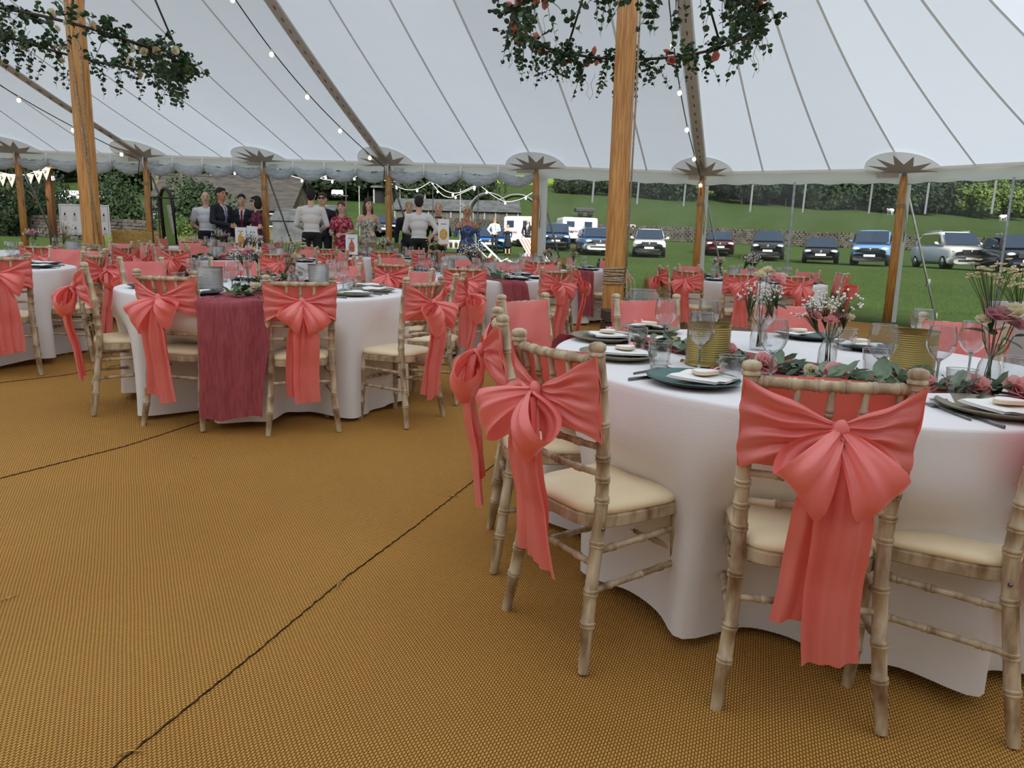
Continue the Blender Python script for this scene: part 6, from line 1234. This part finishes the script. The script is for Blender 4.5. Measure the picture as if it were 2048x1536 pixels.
x = yp(1168, 440, 76).x; t = thing('flat_trailer', 'dark flatbed trailer standing in the pasture', 'trailer', (x, 76, G(x, 76)), 0.1); b = MB(); b.bbox((0, 0, 0.75), (2.0, 1.2, 0.35), 0.03); ob('bed', b.mesh('bed', M['blackmetal'], False), t)
for xx in (-0.5, 0.5): b = MB(); b.tube([(xx, -0.62, 0.3), (xx, -0.45, 0.3)], 0.3, 12); ob('wheel', b.mesh('wheel', M['tyre']), t)
t = thing('oak_barrel', 'weathered oak barrel standing outside behind the king pole', 'barrel', (yp(1222, 545, 15.6).x, 15.6, G(2.2, 15.6))); M['oak'] = mat('weathered_oak', srgb(74, 66, 58), 0.8, srgb(52, 46, 40), 9, stretch=(5, 5, 0.4))
for q in range(18):
    a0, a1 = 2*math.pi*q/18+0.01, 2*math.pi*(q+1)/18-0.01; b = MB(); prof = [(0.29, 0), (0.335, 0.2), (0.35, 0.42), (0.335, 0.64), (0.29, 0.84)]; vs_ = []
    for r_, z in prof: vs_ += [(r_*math.cos(a0), r_*math.sin(a0), z), (r_*math.cos(a1), r_*math.sin(a1), z)]
    b.add(vs_, [(2*i, 2*i+1, 2*i+3, 2*i+2) for i in range(4)]); ob('stave', b.mesh('stave', M['oak']), t)
for r_, z in ((0.305, 0.08), (0.338, 0.24), (0.338, 0.60), (0.305, 0.76)): b = MB(); b.tube([(r_*math.cos(a), r_*math.sin(a), z) for a in [2*math.pi*q/24 for q in range(24)]], 0.02, 5, closed=True); ob('hoop', b.mesh('hoop', M['grey']), t)
b = MB(); b.lathe([(0, 0.81), (0.285, 0.81), (0.285, 0.825), (0, 0.825)], 24); ob('barrel_head', b.mesh('barrel_head', M['oak']), t)
def sheep(label, px, py):
    Y = 104; p = yp(px, py, Y); t = thing('sheep', label, 'sheep', (p.x, Y, G(p.x, Y)), rnd.uniform(0, 6), 'sheep at the top of the pasture'); b = MB(); b.tube([(-0.5, 0, 0.6), (-0.42, 0, 0.64), (-0.2, 0, 0.66), (0.2, 0, 0.66), (0.38, 0, 0.68), (0.5, 0, 0.82), (0.58, 0, 0.92), (0.72, 0, 0.86)], [0.08, 0.24, 0.3, 0.3, 0.24, 0.13, 0.10, 0.05], 10)
    for xx in (-0.32, 0.28):
        for yy in (-0.13, 0.13): b.tube([(xx, yy, 0), (xx+0.02, yy, 0.3), (xx, yy*0.8, 0.55)], [0.035, 0.04, 0.08], 6)
    ob('body', b.mesh('body', M['white']), t)
sheep('lone sheep below the wood beside the far side pole', 1780, 430); sheep('sheep at the right end of the pasture, left one', 2003, 445); sheep('sheep at the right end of the pasture, right one', 2011, 446)

# timber arch with bunting and letter sign on the left
YA = 17.5; pa, pb = yp(-40, 330, YA), yp(95, 322, YA); zt = pb.z
t = thing('timber_arch', 'rough timber arch hung with bunting and dark wreaths', 'arch', (0, 0, 0)); M['timber'] = mat('brown_timber', srgb(128, 84, 44), 0.75, srgb(92, 58, 30), 6, stretch=(4, 4, 0.5))
for px in (-45, 95): x = yp(px, 330, YA).x; b = MB(); b.box((x, YA, (zt+G(x, YA))/2+0.1), (0.13, 0.13, zt-G(x, YA)+0.25)); ob('post', b.mesh('post', M['timber'], False), t)
b = MB(); b.box(((pa.x+pb.x)/2+0.1, YA-0.12, zt-0.12), (pb.x-pa.x+0.75, 0.1, 0.14)); ob('beam', b.mesh('beam', M['timber'], False), t)
fl('flagcloth', 206, 198, 186); P = [yp(px, py, YA-0.25) for px, py in [(-30, 340), (0, 345), (20, 349), (50, 350), (75, 342), (96, 333)]]
bt = thing('bunting', 'cream cloth bunting strung along the timber arch', 'bunting'); b = MB(); b.tube(P, 0.012, 4); ob('cord', b.mesh('cord', M['wwire']), bt)
for px, py in [(-18, 343), (4, 347), (22, 349), (58, 348), (76, 342), (91, 335)]:
    p = yp(px, py, YA-0.27); b = MB(); b.add([p+Vector((-0.12, 0, 0)), p+Vector((0.12, 0, 0)), p+Vector((0.01, -0.02, -0.30))], [(0, 1, 2)]); f_ = ob('pennant', b.mesh('pennant', M['flagcloth'], False), bt); b = MB(); b.tube([p+Vector((-0.03, -0.02, -0.06)), p+Vector((0.02, -0.025, -0.08)), p+Vector((-0.02, -0.025, -0.13))], 0.008, 4); ob('printed_letter', b.mesh('printed_letter', M['grey']), f_)
for px, py in ((20, 385), (50, 400), (5, 370)): x = yp(px, py, YA-0.2); wr = thing('wreath', 'dark leafy wreath on the timber arch, %s one' % {20: 'middle', 50: 'lowest', 5: 'highest'}[px], 'wreath', x, 0, 'wreaths on the timber arch'); [ob('leaf_sprig', SPR[k % 3], wr, (0.22*math.cos(k*0.7), 0, 0.22*math.sin(k*0.7)), (k, k*0.5, k*2), 1.5) for k in range(9)]; b = MB(); b.tube([(0.22*math.cos(a), 0, 0.22*math.sin(a)) for a in [2*math.pi*q/16 for q in range(16)]], 0.02, 5, closed=True); ob('ring', b.mesh('ring', M['darkwood']), wr)
cu = bpy.data.curves.new('letter', 'FONT'); cu.body = 'B'; cu.size = 0.15; cu.extrude = 0.02; cu.materials.append(M['white']); _o = ob('tmp', cu); _me = bpy.data.meshes.new_from_object(_o.evaluated_get(bpy.context.evaluated_depsgraph_get())); bpy.data.objects.remove(_o); o = tag(ob('letter_sign', _me, None, yp(103, 361, 17.2), (math.pi/2, 0, 0)), 'white capital letter B hanging beside the arch post', 'sign')
# white outdoor festoons on thin posts
for q, (pts, Y) in enumerate([([(352, 328), (380, 338), (440, 346), (500, 340), (524, 333)], 19), ([(536, 328), (575, 350), (618, 362), (655, 352), (690, 326)], 18.5), ([(600, 340), (645, 360), (690, 361), (727, 348), (738, 340)], 20), ([(715, 340), (766, 362), (800, 364), (850, 345)], 19.5), ([(735, 342), (805, 380), (835, 380), (866, 360)], 21), ([(848, 348), (890, 383), (915, 388), (957, 368)], 19.5), ([(862, 365), (885, 392), (903, 396), (920, 388), (960, 370)], 22), ([(957, 368), (983, 390), (1010, 405), (1040, 400), (1066, 385)], 21)]):
    P = [yp(px, py, Y) for px, py in pts]; Q = []
    for a, c in zip(P, P[1:]): Q += [a.lerp(c, k/5) for k in range(5)]
    Q.append(P[-1])
    for _ in range(3): Q = [Q[0]]+[(Q[i-1]+Q[i]*2+Q[i+1])/4 for i in range(1, len(Q)-1)]+[Q[-1]]
    festoon([tuple(p) for p in Q], 0.62, bulbw_me, 'wwire', 0.011, 'white outdoor bulb string over the drinks lawn, number %s from the mirror' % ['one', 'two', 'three', 'four', 'five', 'six', 'seven', 'eight'][q], 'outdoor bulb strings', 0.3)
for px, top, Y in ((718, 372, 20), (921, 378, 20), (866, 330, 21), (691, 330, 18.5), (957, 345, 20.5)):
    p = yp(px, top, Y); z0 = G(p.x, Y); b = MB(); b.tube([(0, 0, 0), (0, 0, p.z-z0)], 0.016, 6); t = thing('light_post', 'thin post carrying the outdoor bulb strings, %s' % {718: 'left of the white dress', 921: 'behind the fascinator', 866: 'above the black dress', 691: 'above the red dress', 957: 'left of the heart arch'}[px], 'post', (p.x, Y, z0), 0, 'posts of the outdoor lights'); ob('pole', b.mesh('pole', M['galv'] if px in (718, 921) else M['blackmetal']), t); b = MB(); b.lathe([(0.06, 0), (0.06, 0.03), (0.025, 0.05)], 8); ob('foot', b.mesh('foot', M['grey']), t)
# deck chairs outside
M['stripes'] = bpy.data.materials.new('striped_canvas'); M['stripes'].use_nodes = True; nt = M['stripes'].node_tree; w_ = nt.nodes.new('ShaderNodeTexWave'); w_.inputs['Scale'].default_value = 3.2; tcn = nt.nodes.new('ShaderNodeTexCoord'); nt.links.new(tcn.outputs['Object'], w_.inputs[0]); c_ = mixc(nt, sharp(nt, w_.outputs[1], 0.45, 0.55), srgb(206, 120, 96), (0.82, 0.8, 0.76, 1)); nt.links.new(c_, nt.nodes['Principled BSDF'].inputs['Base Color'])
def deckchair(label, px, py, Y, yaw, canvas, s=1.0):
    p = yp(px, py, Y); t = thing('deck_chair', label, 'chair', (p.x, Y, G(p.x, Y)), yaw, 'deck chairs on the lawn'); t.scale = (s,)*3
    for q in (-1, 1):
        b = MB(); b.tube([(q*0.27, -0.5, 0.02), (q*0.27, 0.55, 1.0)], 0.02, 6); ob('back_rail', b.mesh('back_rail', M['white']), t); b = MB(); b.tube([(q*0.24, 0.45, 0.0), (q*0.24, -0.45, 0.42)], 0.02, 6); ob('seat_rail', b.mesh('seat_rail', M['white']), t); b = MB(); b.tube([(q*0.25, 0.55, 0.02), (q*0.25, 0.15, 0.62)], 0.016, 6); ob('prop', b.mesh('prop', M['white']), t)
    for y_, z_ in ((-0.45, 0.42), (0.55, 1.0), (0.45, 0.02)): b = MB(); b.tube([(-0.27, y_, z_), (0.27, y_, z_)], 0.018, 6); ob('crossbar', b.mesh('crossbar', M['white']), t)
    if canvas: b = MB(); b.grid(lambda u, v: ((u-0.5)*0.46, -0.45+1.0*v, 0.42+0.58*v-0.30*math.sin(math.pi*v)*(1-v*0.6)), 8, 12); ob('canvas', b.mesh('canvas', M['stripes']), t)
deckchair('white framed folding chair left of the blue sports car', 968, 505, 22, 1.9, False, 0.9); deckchair('white framed folding chair beside the camper', 1042, 505, 22, -1.7, False, 0.9); deckchair('striped deck chair behind the side pole at the clear wall', 1078, 500, 20.5, 0.6, True, 1.1); deckchair('white framed folding chair before the blue car bonnet', 992, 508, 23, 1.5, False, 0.85)
p = yp(916, 490, 20); t = thing('garden_table', 'small round garden table with a white cloth outside', 'table', (p.x, 20, G(p.x, 20))); b = MB(); b.tube([(0, 0, 0), (0, 0, 0.95)], 0.03, 8); ob('pedestal', b.mesh('pedestal', M['oak']), t); b = MB(); b.lathe([(0, 0.96), (0.42, 0.96), (0.43, 0.94), (0.44, 0.72), (0.0, 0.72)], 24); ob('cloth', b.mesh('cloth', M['cloth']), t)

# ================================================================== PEOPLE
def floral(name, base, c1, c2, sc=16):
    m = bpy.data.materials.new(name); m.use_nodes = True; nt = m.node_tree; p = nt.nodes['Principled BSDF']; a = sharp(nt, noise(nt, sc, 3), 0.50, 0.58); b_ = sharp(nt, noise(nt, sc*1.7, 3, (1.3, 1, 0.8)), 0.55, 0.62)
    nt.links.new(mixc(nt, b_, mixc(nt, a, srgb(*base), srgb(*c1)), srgb(*c2)), p.inputs['Base Color']); p.inputs['Roughness'].default_value = 0.8; M[name] = m
floral('plum_floral', (52, 30, 46), (150, 44, 62), (84, 52, 92)); floral('red_floral', (176, 38, 62), (214, 130, 140), (120, 22, 46)); floral('white_floral', (214, 208, 196), (118, 112, 104), (150, 150, 140), 20); floral('blue_floral', (70, 88, 134), (40, 52, 92), (130, 144, 176), 12)
fl('navy', 24, 28, 42); fl('black_cloth', 20, 20, 22); fl('white_shirt', 228, 224, 220); fl('white_polo', 232, 234, 238); fl('blazer', 226, 228, 232); fl('dark_suit', 34, 36, 40); fl('tie_red', 134, 28, 56); fl('tie_grey', 120, 128, 150); fl('hair_dark', 34, 26, 24); fl('hair_brown', 74, 52, 40); fl('hair_blonde', 190, 166, 128); fl('hair_auburn', 112, 48, 34); fl('hair_grey', 120, 114, 108); fl('lips', 150, 70, 66); fl('trouser_navy', 30, 34, 52); fl('shoe', 24, 22, 22)
def capsule(b, a, c, ra, rc, n=10):
    a, c = Vector(a), Vector(c); d = (c-a).normalized(); P, R_ = [], []
    for k in range(4): th = math.pi/2*(1-k/3.0); P.append(a-d*ra*math.sin(th)); R_.append(max(1e-4, ra*math.cos(th)))
    for k in range(4): th = math.pi/2*k/3.0; P.append(c+d*rc*math.sin(th)); R_.append(max(1e-4, rc*math.cos(th)))
    b.tube(P, R_, n)
ARMS = {  # elbow and wrist for the figure's own +x side (mirrored for the other)
 'down': ((0.245, 0.03, 1.12), (0.25, -0.03, 0.88)), 'back': ((0.27, 0.10, 1.12), (0.08, 0.19, 0.98)), 'front': ((0.25, -0.02, 1.13), (0.05, -0.22, 1.08)), 'hold': ((0.24, -0.02, 1.12), (0.16, -0.27, 1.10)), 'mouth': ((0.25, -0.12, 1.16), (0.06, -0.17, 1.43)), 'work': ((0.26, -0.04, 1.14), (0.13, -0.28, 1.05)), 'hip': ((0.33, 0.04, 1.16), (0.2, 0.0, 1.0)), 'pocket': ((0.27, 0.03, 1.13), (0.19, -0.06, 0.94))}
def person(label, px, topy, Y, yaw, top, bottom='trouser_navy', hair='hair_dark', style='short', skin='skin', arms=('down', 'down'), female=False, sleeve='long', skirt=None, tie=None, shades=False, collar=False, lean=0.0, extra=None, headturn=0.0, floor_=None):
    p = yp(px, topy, Y); zg = (gz(p.x, Y) if Y < 15.2 else G(p.x, Y)); Hh = p.z-zg; s = Hh/(1.765 if style != 'bun' else 1.80); wd = 0.88 if female else 1.0
    prims = []                                  # (label, kind, data)
    E_ = lambda l, c, r: prims.append((l, 'E', Vector(c), Vector(r))); C_ = lambda l, a, c, ra, rc: prims.append((l, 'C', Vector(a), Vector(c), ra, rc))
    hc = Vector((0, -0.005, 1.635)); Rh = Rz(headturn)
    E_('skin', hc, (0.076, 0.094, 0.112)); E_('skin', hc+Rh @ Vector((0, -0.03, -0.065)), (0.055, 0.06, 0.055)); C_('skin', (0, 0.01, 1.42), (0, 0, 1.57), 0.056, 0.054)
    C_('skin', hc+Rh @ Vector((0, -0.088, 0.018)), hc+Rh @ Vector((0, -0.104, -0.018)), 0.010, 0.015)
    for q in (-1, 1): E_('skin', hc+Rh @ Vector((q*0.078, 0.005, -0.005)), (0.014, 0.022, 0.032))
    tl = top
    E_(tl, (0, 0.0, 1.34), (0.185*wd, 0.105, 0.10)); E_(tl, (0, 0, 1.23), (0.168*wd, 0.115, 0.14)); E_(tl, (0, 0, 1.09), (0.142*wd, 0.100, 0.14)); E_(tl if skirt is None or True else bottom, (0, 0, 0.97), (0.165, 0.115, 0.11))
    C_(tl, (-0.155*wd, 0.0, 1.385), (0.155*wd, 0.0, 1.385), 0.062, 0.062); C_(tl, (-0.10*wd, 0.01, 1.42), (0.10*wd, 0.01, 1.42), 0.045, 0.045)
    if female:
        for q in (-1, 1): E_(tl, (q*0.07, -0.085, 1.265), (0.06, 0.055, 0.062))
    for q, nm in ((1, arms[0]), (-1, arms[1])):
        e, w = [Vector((q*v[0]*(0.95 if female else 1), v[1], v[2])) for v in ARMS[nm]]; sh = Vector((q*0.195*wd, 0.0, 1.385)); up = tl if sleeve != 'none' else 'skin'; lo = tl if sleeve == 'long' else 'skin'; k = 0.82 if female else 1.0; f = 0.006 if sleeve == 'long' else 0
        m_ = sh.lerp(e, 0.62)
        if sleeve == 'short': C_(tl, sh, m_, 0.060*k, 0.058*k); C_('skin', m_, e, 0.044*k, 0.041*k)
        elif sleeve == 'rolled': C_(tl, sh, e, 0.060*k, 0.052*k); C_(tl, e, e.lerp(w, 0.3), 0.052*k, 0.048*k); C_('skin', e.lerp(w, 0.3), w, 0.038*k, 0.028*k)
        else: C_(up, sh, e, 0.056*k, 0.046*k+f)
        if sleeve in ('long', 'short', 'none'): C_(lo, e, w, 0.043*k+f, 0.030*k+f)
        d = (w-e).normalized(); sd = d.cross(Vector((0, -1, 0.2))).normalized(); hb = w+d*0.05; E_('skin', hb, (0.036*k, 0.036*k, 0.042*k))
        for g in range(4): o_ = sd*(0.026*(g-1.5)); C_('skin', hb+o_+d*0.025, hb+o_*1.05+d*(0.072+0.01*(1.5-abs(g-1.5)))+Vector((0, -0.014, -0.012)), 0.0095, 0.0085)
        C_('skin', w+d*0.025+sd*0.034, w+d*0.062+sd*0.052*1.0+Vector((0, -0.018, 0)), 0.011, 0.009)
    lm = bottom if skirt is None else 'skin'
    for q in (-1, 1):
        C_(lm, (q*0.088, 0, 0.94), (q*0.098, -0.012, 0.50), 0.088, 0.060); C_(lm, (q*0.098, -0.012, 0.50), (q*0.10, 0.015, 0.09), 0.058, 0.044); E_('shoe', (q*0.105, -0.05, 0.045), (0.047, 0.125, 0.045))
    if skirt is not None:
        for k in range(6): t_ = k/5; z = 1.0-(1.0-skirt)*t_; E_(tl, (0, 0, z), (0.165+0.075*t_, 0.125+0.09*t_, 0.13))
    hp = lambda c, r: E_(hair, hc+Rh @ Vector(c), r)
    if style != 'bald': hp((0, 0.018, 0.042), (0.083, 0.095, 0.090))
    if style == 'short': hp((0, 0.055, 0.0), (0.072, 0.055, 0.075)); hp((0, -0.045, 0.085), (0.06, 0.045, 0.03))
    if style == 'bun': hp((0, 0.055, 0.0), (0.075, 0.055, 0.085)); hp((0, 0.05, 0.145), (0.042, 0.042, 0.042))
    if style == 'bob': hp((0, 0.045, -0.03), (0.092, 0.075, 0.11)); hp((-0.07, 0.0, -0.05), (0.028, 0.06, 0.08)); hp((0.07, 0.0, -0.05), (0.028, 0.06, 0.08)); hp((0, -0.055, 0.075), (0.065, 0.045, 0.03))
    if style == 'long':
        hp((0, 0.05, -0.08), (0.092, 0.06, 0.15)); hp((-0.08, 0.01, -0.12), (0.033, 0.05, 0.14)); hp((0.08, 0.01, -0.12), (0.033, 0.05, 0.14))
    if style == 'tied': hp((0, 0.05, -0.01), (0.078, 0.06, 0.085)); hp((0, 0.10, -0.05), (0.04, 0.04, 0.05))
    b = MB()
    for pr in prims:
        if pr[1] == 'E': b.ball(pr[2], 1.0, 14, 10, pr[3])
        else: capsule(b, *pr[2:])
    me = b.mesh('tmp', M['skin']); o = ob('tmp', me); md = o.modifiers.new('r', 'REMESH'); md.mode = 'VOXEL'; md.voxel_size = 0.0135; sm = o.modifiers.new('s', 'SMOOTH'); sm.factor = 0.5; sm.iterations = 3
    dg = bpy.context.evaluated_depsgraph_get(); em = bpy.data.meshes.new_from_object(o.evaluated_get(dg)); bpy.data.objects.remove(o); bpy.data.meshes.remove(me)
    n = len(em.vertices); co = np.empty(n*3); em.vertices.foreach_get('co', co); co = co.reshape(-1, 3); labs = sorted(set(q[0] for q in prims)); best = np.full(n, 1e9); lab = np.zeros(n, int)
    for pr in prims:
        if pr[1] == 'E': c = np.array(pr[2]); r_ = np.array(pr[3]); d = (np.linalg.norm((co-c)/r_, axis=1)-1)*r_.min()
        else:
            a = np.array(pr[2]); c = np.array(pr[3]); ab = c-a; t_ = np.clip(((co-a)@ab)/(ab@ab), 0, 1); d = np.linalg.norm(co-a-t_[:, None]*ab, axis=1)-(pr[4]+(pr[5]-pr[4])*t_)
        if pr[0] == hair: d = d-0.002
        up = d < best; best[up] = d[up]; lab[up] = labs.index(pr[0])
    if tie or collar:
        for nm in ('white_shirt', tie):
            if nm and nm not in labs: labs.append(nm)
        torso = (lab == labs.index(tl)) & (co[:, 1] < -0.02) & (co[:, 2] > 1.10) & (co[:, 2] < 1.47); v = torso & (np.abs(co[:, 0]) < 0.062*(co[:, 2]-1.08)/0.36); lab[v] = labs.index('white_shirt')
        if tie: v = torso & (np.abs(co[:, 0]) < 0.021); lab[v] = labs.index(tie)
    if tl not in ('skin',) and female and sleeve in ('none', 'strap'):
        v = (lab == labs.index(tl)) & (co[:, 2] > 1.33+0.03*np.cos(co[:, 0]*20)); lab[v] = labs.index('skin')
    if skirt is None:
        if bottom not in labs: labs.append(bottom)
        v = (lab == labs.index(tl)) & (co[:, 2] < (0.93 if 'suit' in label or 'blazer' in label else 1.0)) & (np.abs(co[:, 0]) < 0.2); lab[v] = labs.index(bottom)
    nf = len(em.polygons); lv = np.empty(len(em.loops), int); em.loops.foreach_get('vertex_index', lv); st_ = np.empty(nf, int); em.polygons.foreach_get('loop_start', st_); faces = lv.reshape(-1, 4) if len(lv) == nf*4 else None
    t = thing('person', label, 'person', (p.x, Y, zg), yaw, 'guests and waiters at the back of the marquee' if Y < 20 else 'guests out on the field'); t.scale = (s,)*3
    if lean: t.rotation_euler = (lean, 0, yaw)
    fl_ = np.sort(lab[faces], axis=1)[:, 1]; PN = {'skin': 'body', tl: 'dress' if skirt is not None else ('shirt' if 'shirt' in tl or 'polo' in tl else 'jacket'), bottom: 'trousers', hair: 'hair', 'shoe': 'shoes', 'white_shirt': 'shirt'}
    if tie: PN[tie] = 'tie'
    nrm = np.empty(n*3); em.vertices.foreach_get('normal', nrm); nrm = nrm.reshape(-1, 3); inner = co-nrm*np.where(lab == labs.index('skin'), 0.0, 0.006)[:, None]
    mb = bpy.data.meshes.new('body'); mb.from_pydata(inner.tolist(), [], faces.tolist()); mb.materials.append(M[skin]); mb.polygons.foreach_set('use_smooth', [True]*nf); mb.update(); ob('body', mb, t)
    for k, l in enumerate(labs):
        if l == 'skin': continue
        fs = faces[fl_ == k]
        if len(fs) == 0: continue
        u, inv = np.unique(fs, return_inverse=True); m2 = bpy.data.meshes.new(PN.get(l, l)); m2.from_pydata(co[u].tolist(), [], inv.reshape(-1, 4).tolist()); m2.materials.append(M[skin if l == 'skin' else l]); m2.polygons.foreach_set('use_smooth', [True]*len(fs)); m2.update(); ob(PN.get(l, l), m2, t)
    bpy.data.meshes.remove(em)
    b = MB()
    for q in (-1, 1): b.ball(hc+Rh @ Vector((q*0.031, -0.084, 0.012)), 0.011, 8, 5, (1.2, 0.6, 0.7)); b.ball(hc+Rh @ Vector((q*0.031, -0.088, 0.034)), 0.010, 8, 4, (1.9, 0.5, 0.4))
    ob('eyes', b.mesh('eyes', M['hair_dark']), t); b = MB(); b.ball(hc+Rh @ Vector((0, -0.088, -0.058)), 0.012, 10, 5, (2.0, 0.6, 0.6)); ob('mouth', b.mesh('mouth', M['lips']), t)
    if shades:
        b = MB(); [b.bbox(hc+Rh @ Vector((q*0.034, -0.098, 0.014)), (0.058, 0.014, 0.036), 0.005, Rh) for q in (-1, 1)]; b.box(hc+Rh @ Vector((0, -0.098, 0.02)), (0.02, 0.008, 0.008), Rh); [b.box(hc+Rh @ Vector((q*0.075, -0.045, 0.02)), (0.006, 0.11, 0.008), Rh) for q in (-1, 1)]; ob('sunglasses', b.mesh('sunglasses', M['blackmetal'], False), t)
    if extra == 'fascinator':
        b = MB()
        for k in range(9): a = k*0.8; R_ = Euler((k*0.5, 0.4, a)).to_matrix(); b.grid(lambda u, v: hc+Vector((-0.05, 0.0, 0.115))+R_ @ Vector(((u-0.5)*0.05, v*0.10, 0.02*math.sin(u*6)+0.02*v)), 4, 4)
        ob('fascinator', b.mesh('fascinator', M['card']), t)
    if extra == 'choker': b = MB(); b.tube([(0.062*math.cos(a), 0.005+0.062*math.sin(a), 1.475) for a in [2*math.pi*q/16 for q in range(16)]], 0.016, 5, closed=True); ob('choker', b.mesh('choker', M['blackmetal']), t)
    if extra == 'straps' or female and sleeve in ('none', 'strap'):
        for q in (-1, 1): b = MB(); b.tube([(q*0.09, -0.10, 1.31), (q*0.10, -0.045, 1.425), (q*0.10, 0.06, 1.40), (q*0.08, 0.105, 1.30)], 0.008, 5); ob('shoulder_strap', b.mesh('shoulder_strap', M[tl]), t)
    return t
person('bald man in a white polo shirt with hands behind him', 410, 382, 15.0, 0.35, 'white_polo', 'trouser_navy', 'hair_grey', 'bald', 'skin', ('back', 'back'), sleeve='short', headturn=0.1)
person('man in a navy suit turned towards the smiling man', 441, 374, 14.75, 1.15, 'navy', 'navy', 'hair_dark', 'short', 'skint', ('down', 'front'), tie='tie_grey')
person('smiling man in a navy suit with a burgundy tie', 483, 387, 15.6, 0.2, 'navy', 'navy', 'hair_dark', 'short', 'skin', ('down', 'down'), tie='tie_red', headturn=0.25)
person('woman with a dark bob in a plum floral dress', 512, 391, 15.0, -0.9, 'plum_floral', 'plum_floral', 'hair_dark', 'bob', 'skin', ('front', 'hold'), True, 'short', 0.45, shades=True)
person('waiter with a hair bun and white shirt seen from behind', 621, 371, 14.2, 3.3, 'white_shirt', 'black_cloth', 'hair_dark', 'bun', 'skin', ('work', 'work'), sleeve='long')
person('man in sunglasses and dark suit behind the bun haired waiter', 644, 384, 15.2, 0.1, 'navy', 'navy', 'hair_brown', 'short', 'skin', ('down', 'down'), tie='tie_grey', shades=True)
person('auburn haired woman in a red floral dress looking down', 682, 402, 15.1, 0.05, 'red_floral', 'red_floral', 'hair_auburn', 'tied', 'skin', ('front', 'hold'), True, 'short', 0.45)
person('long haired woman in a white floral dress smiling', 736, 396, 15.1, 0.45, 'white_floral', 'white_floral', 'hair_brown', 'long', 'skin', ('front', 'front'), True, 'strap', 0.3, headturn=0.25)
person('young waiter with rolled white sleeves seen from behind', 838, 391, 14.3, 3.25, 'white_shirt', 'black_cloth', 'hair_dark', 'short', 'skin', ('work', 'hip'), sleeve='rolled')
person('guest in a dark suit half hidden by the young waiter', 818, 402, 15.3, 0.2, 'navy', 'navy', 'hair_blonde', 'short', 'skin', ('down', 'down'), tie='tie_grey')
person('blonde woman in a black dress with a choker looking down', 877, 405, 15.1, 0.0, 'black_cloth', 'black_cloth', 'hair_blonde', 'tied', 'skin', ('front', 'down'), True, 'strap', 0.3, extra='choker')
person('woman in a blue floral dress and white fascinator drinking', 935, 410, 14.6, 0.1, 'blue_floral', 'blue_floral', 'hair_blonde', 'tied', 'skint', ('down', 'mouth'), True, 'strap', 0.35, extra='fascinator')
person('man in a white blazer and sunglasses out on the lawn', 990, 434, 35, 0.3, 'blazer', 'dark_suit', 'hair_grey', 'short', 'skin', ('front', 'hip'), tie='tie_grey', shades=True)
person('woman in a sleeveless navy dress out on the lawn', 1016, 447, 34, 0.0, 'navy', 'navy', 'hair_dark', 'tied', 'skin', ('down', 'down'), True, 'strap', 0.5)
person('bald man in a dark suit by the striped deck chair', 1056, 437, 34, -0.3, 'dark_suit', 'dark_suit', 'hair_grey', 'bald', 'skin', ('down', 'pocket'), tie='tie_grey')
person('person in white clothes leaning at the dark blue car', 1963, 488, 37.5, -1.2, 'white_polo', 'white_polo', 'hair_dark', 'short', 'skin', ('hold', 'down'), lean=0.15)
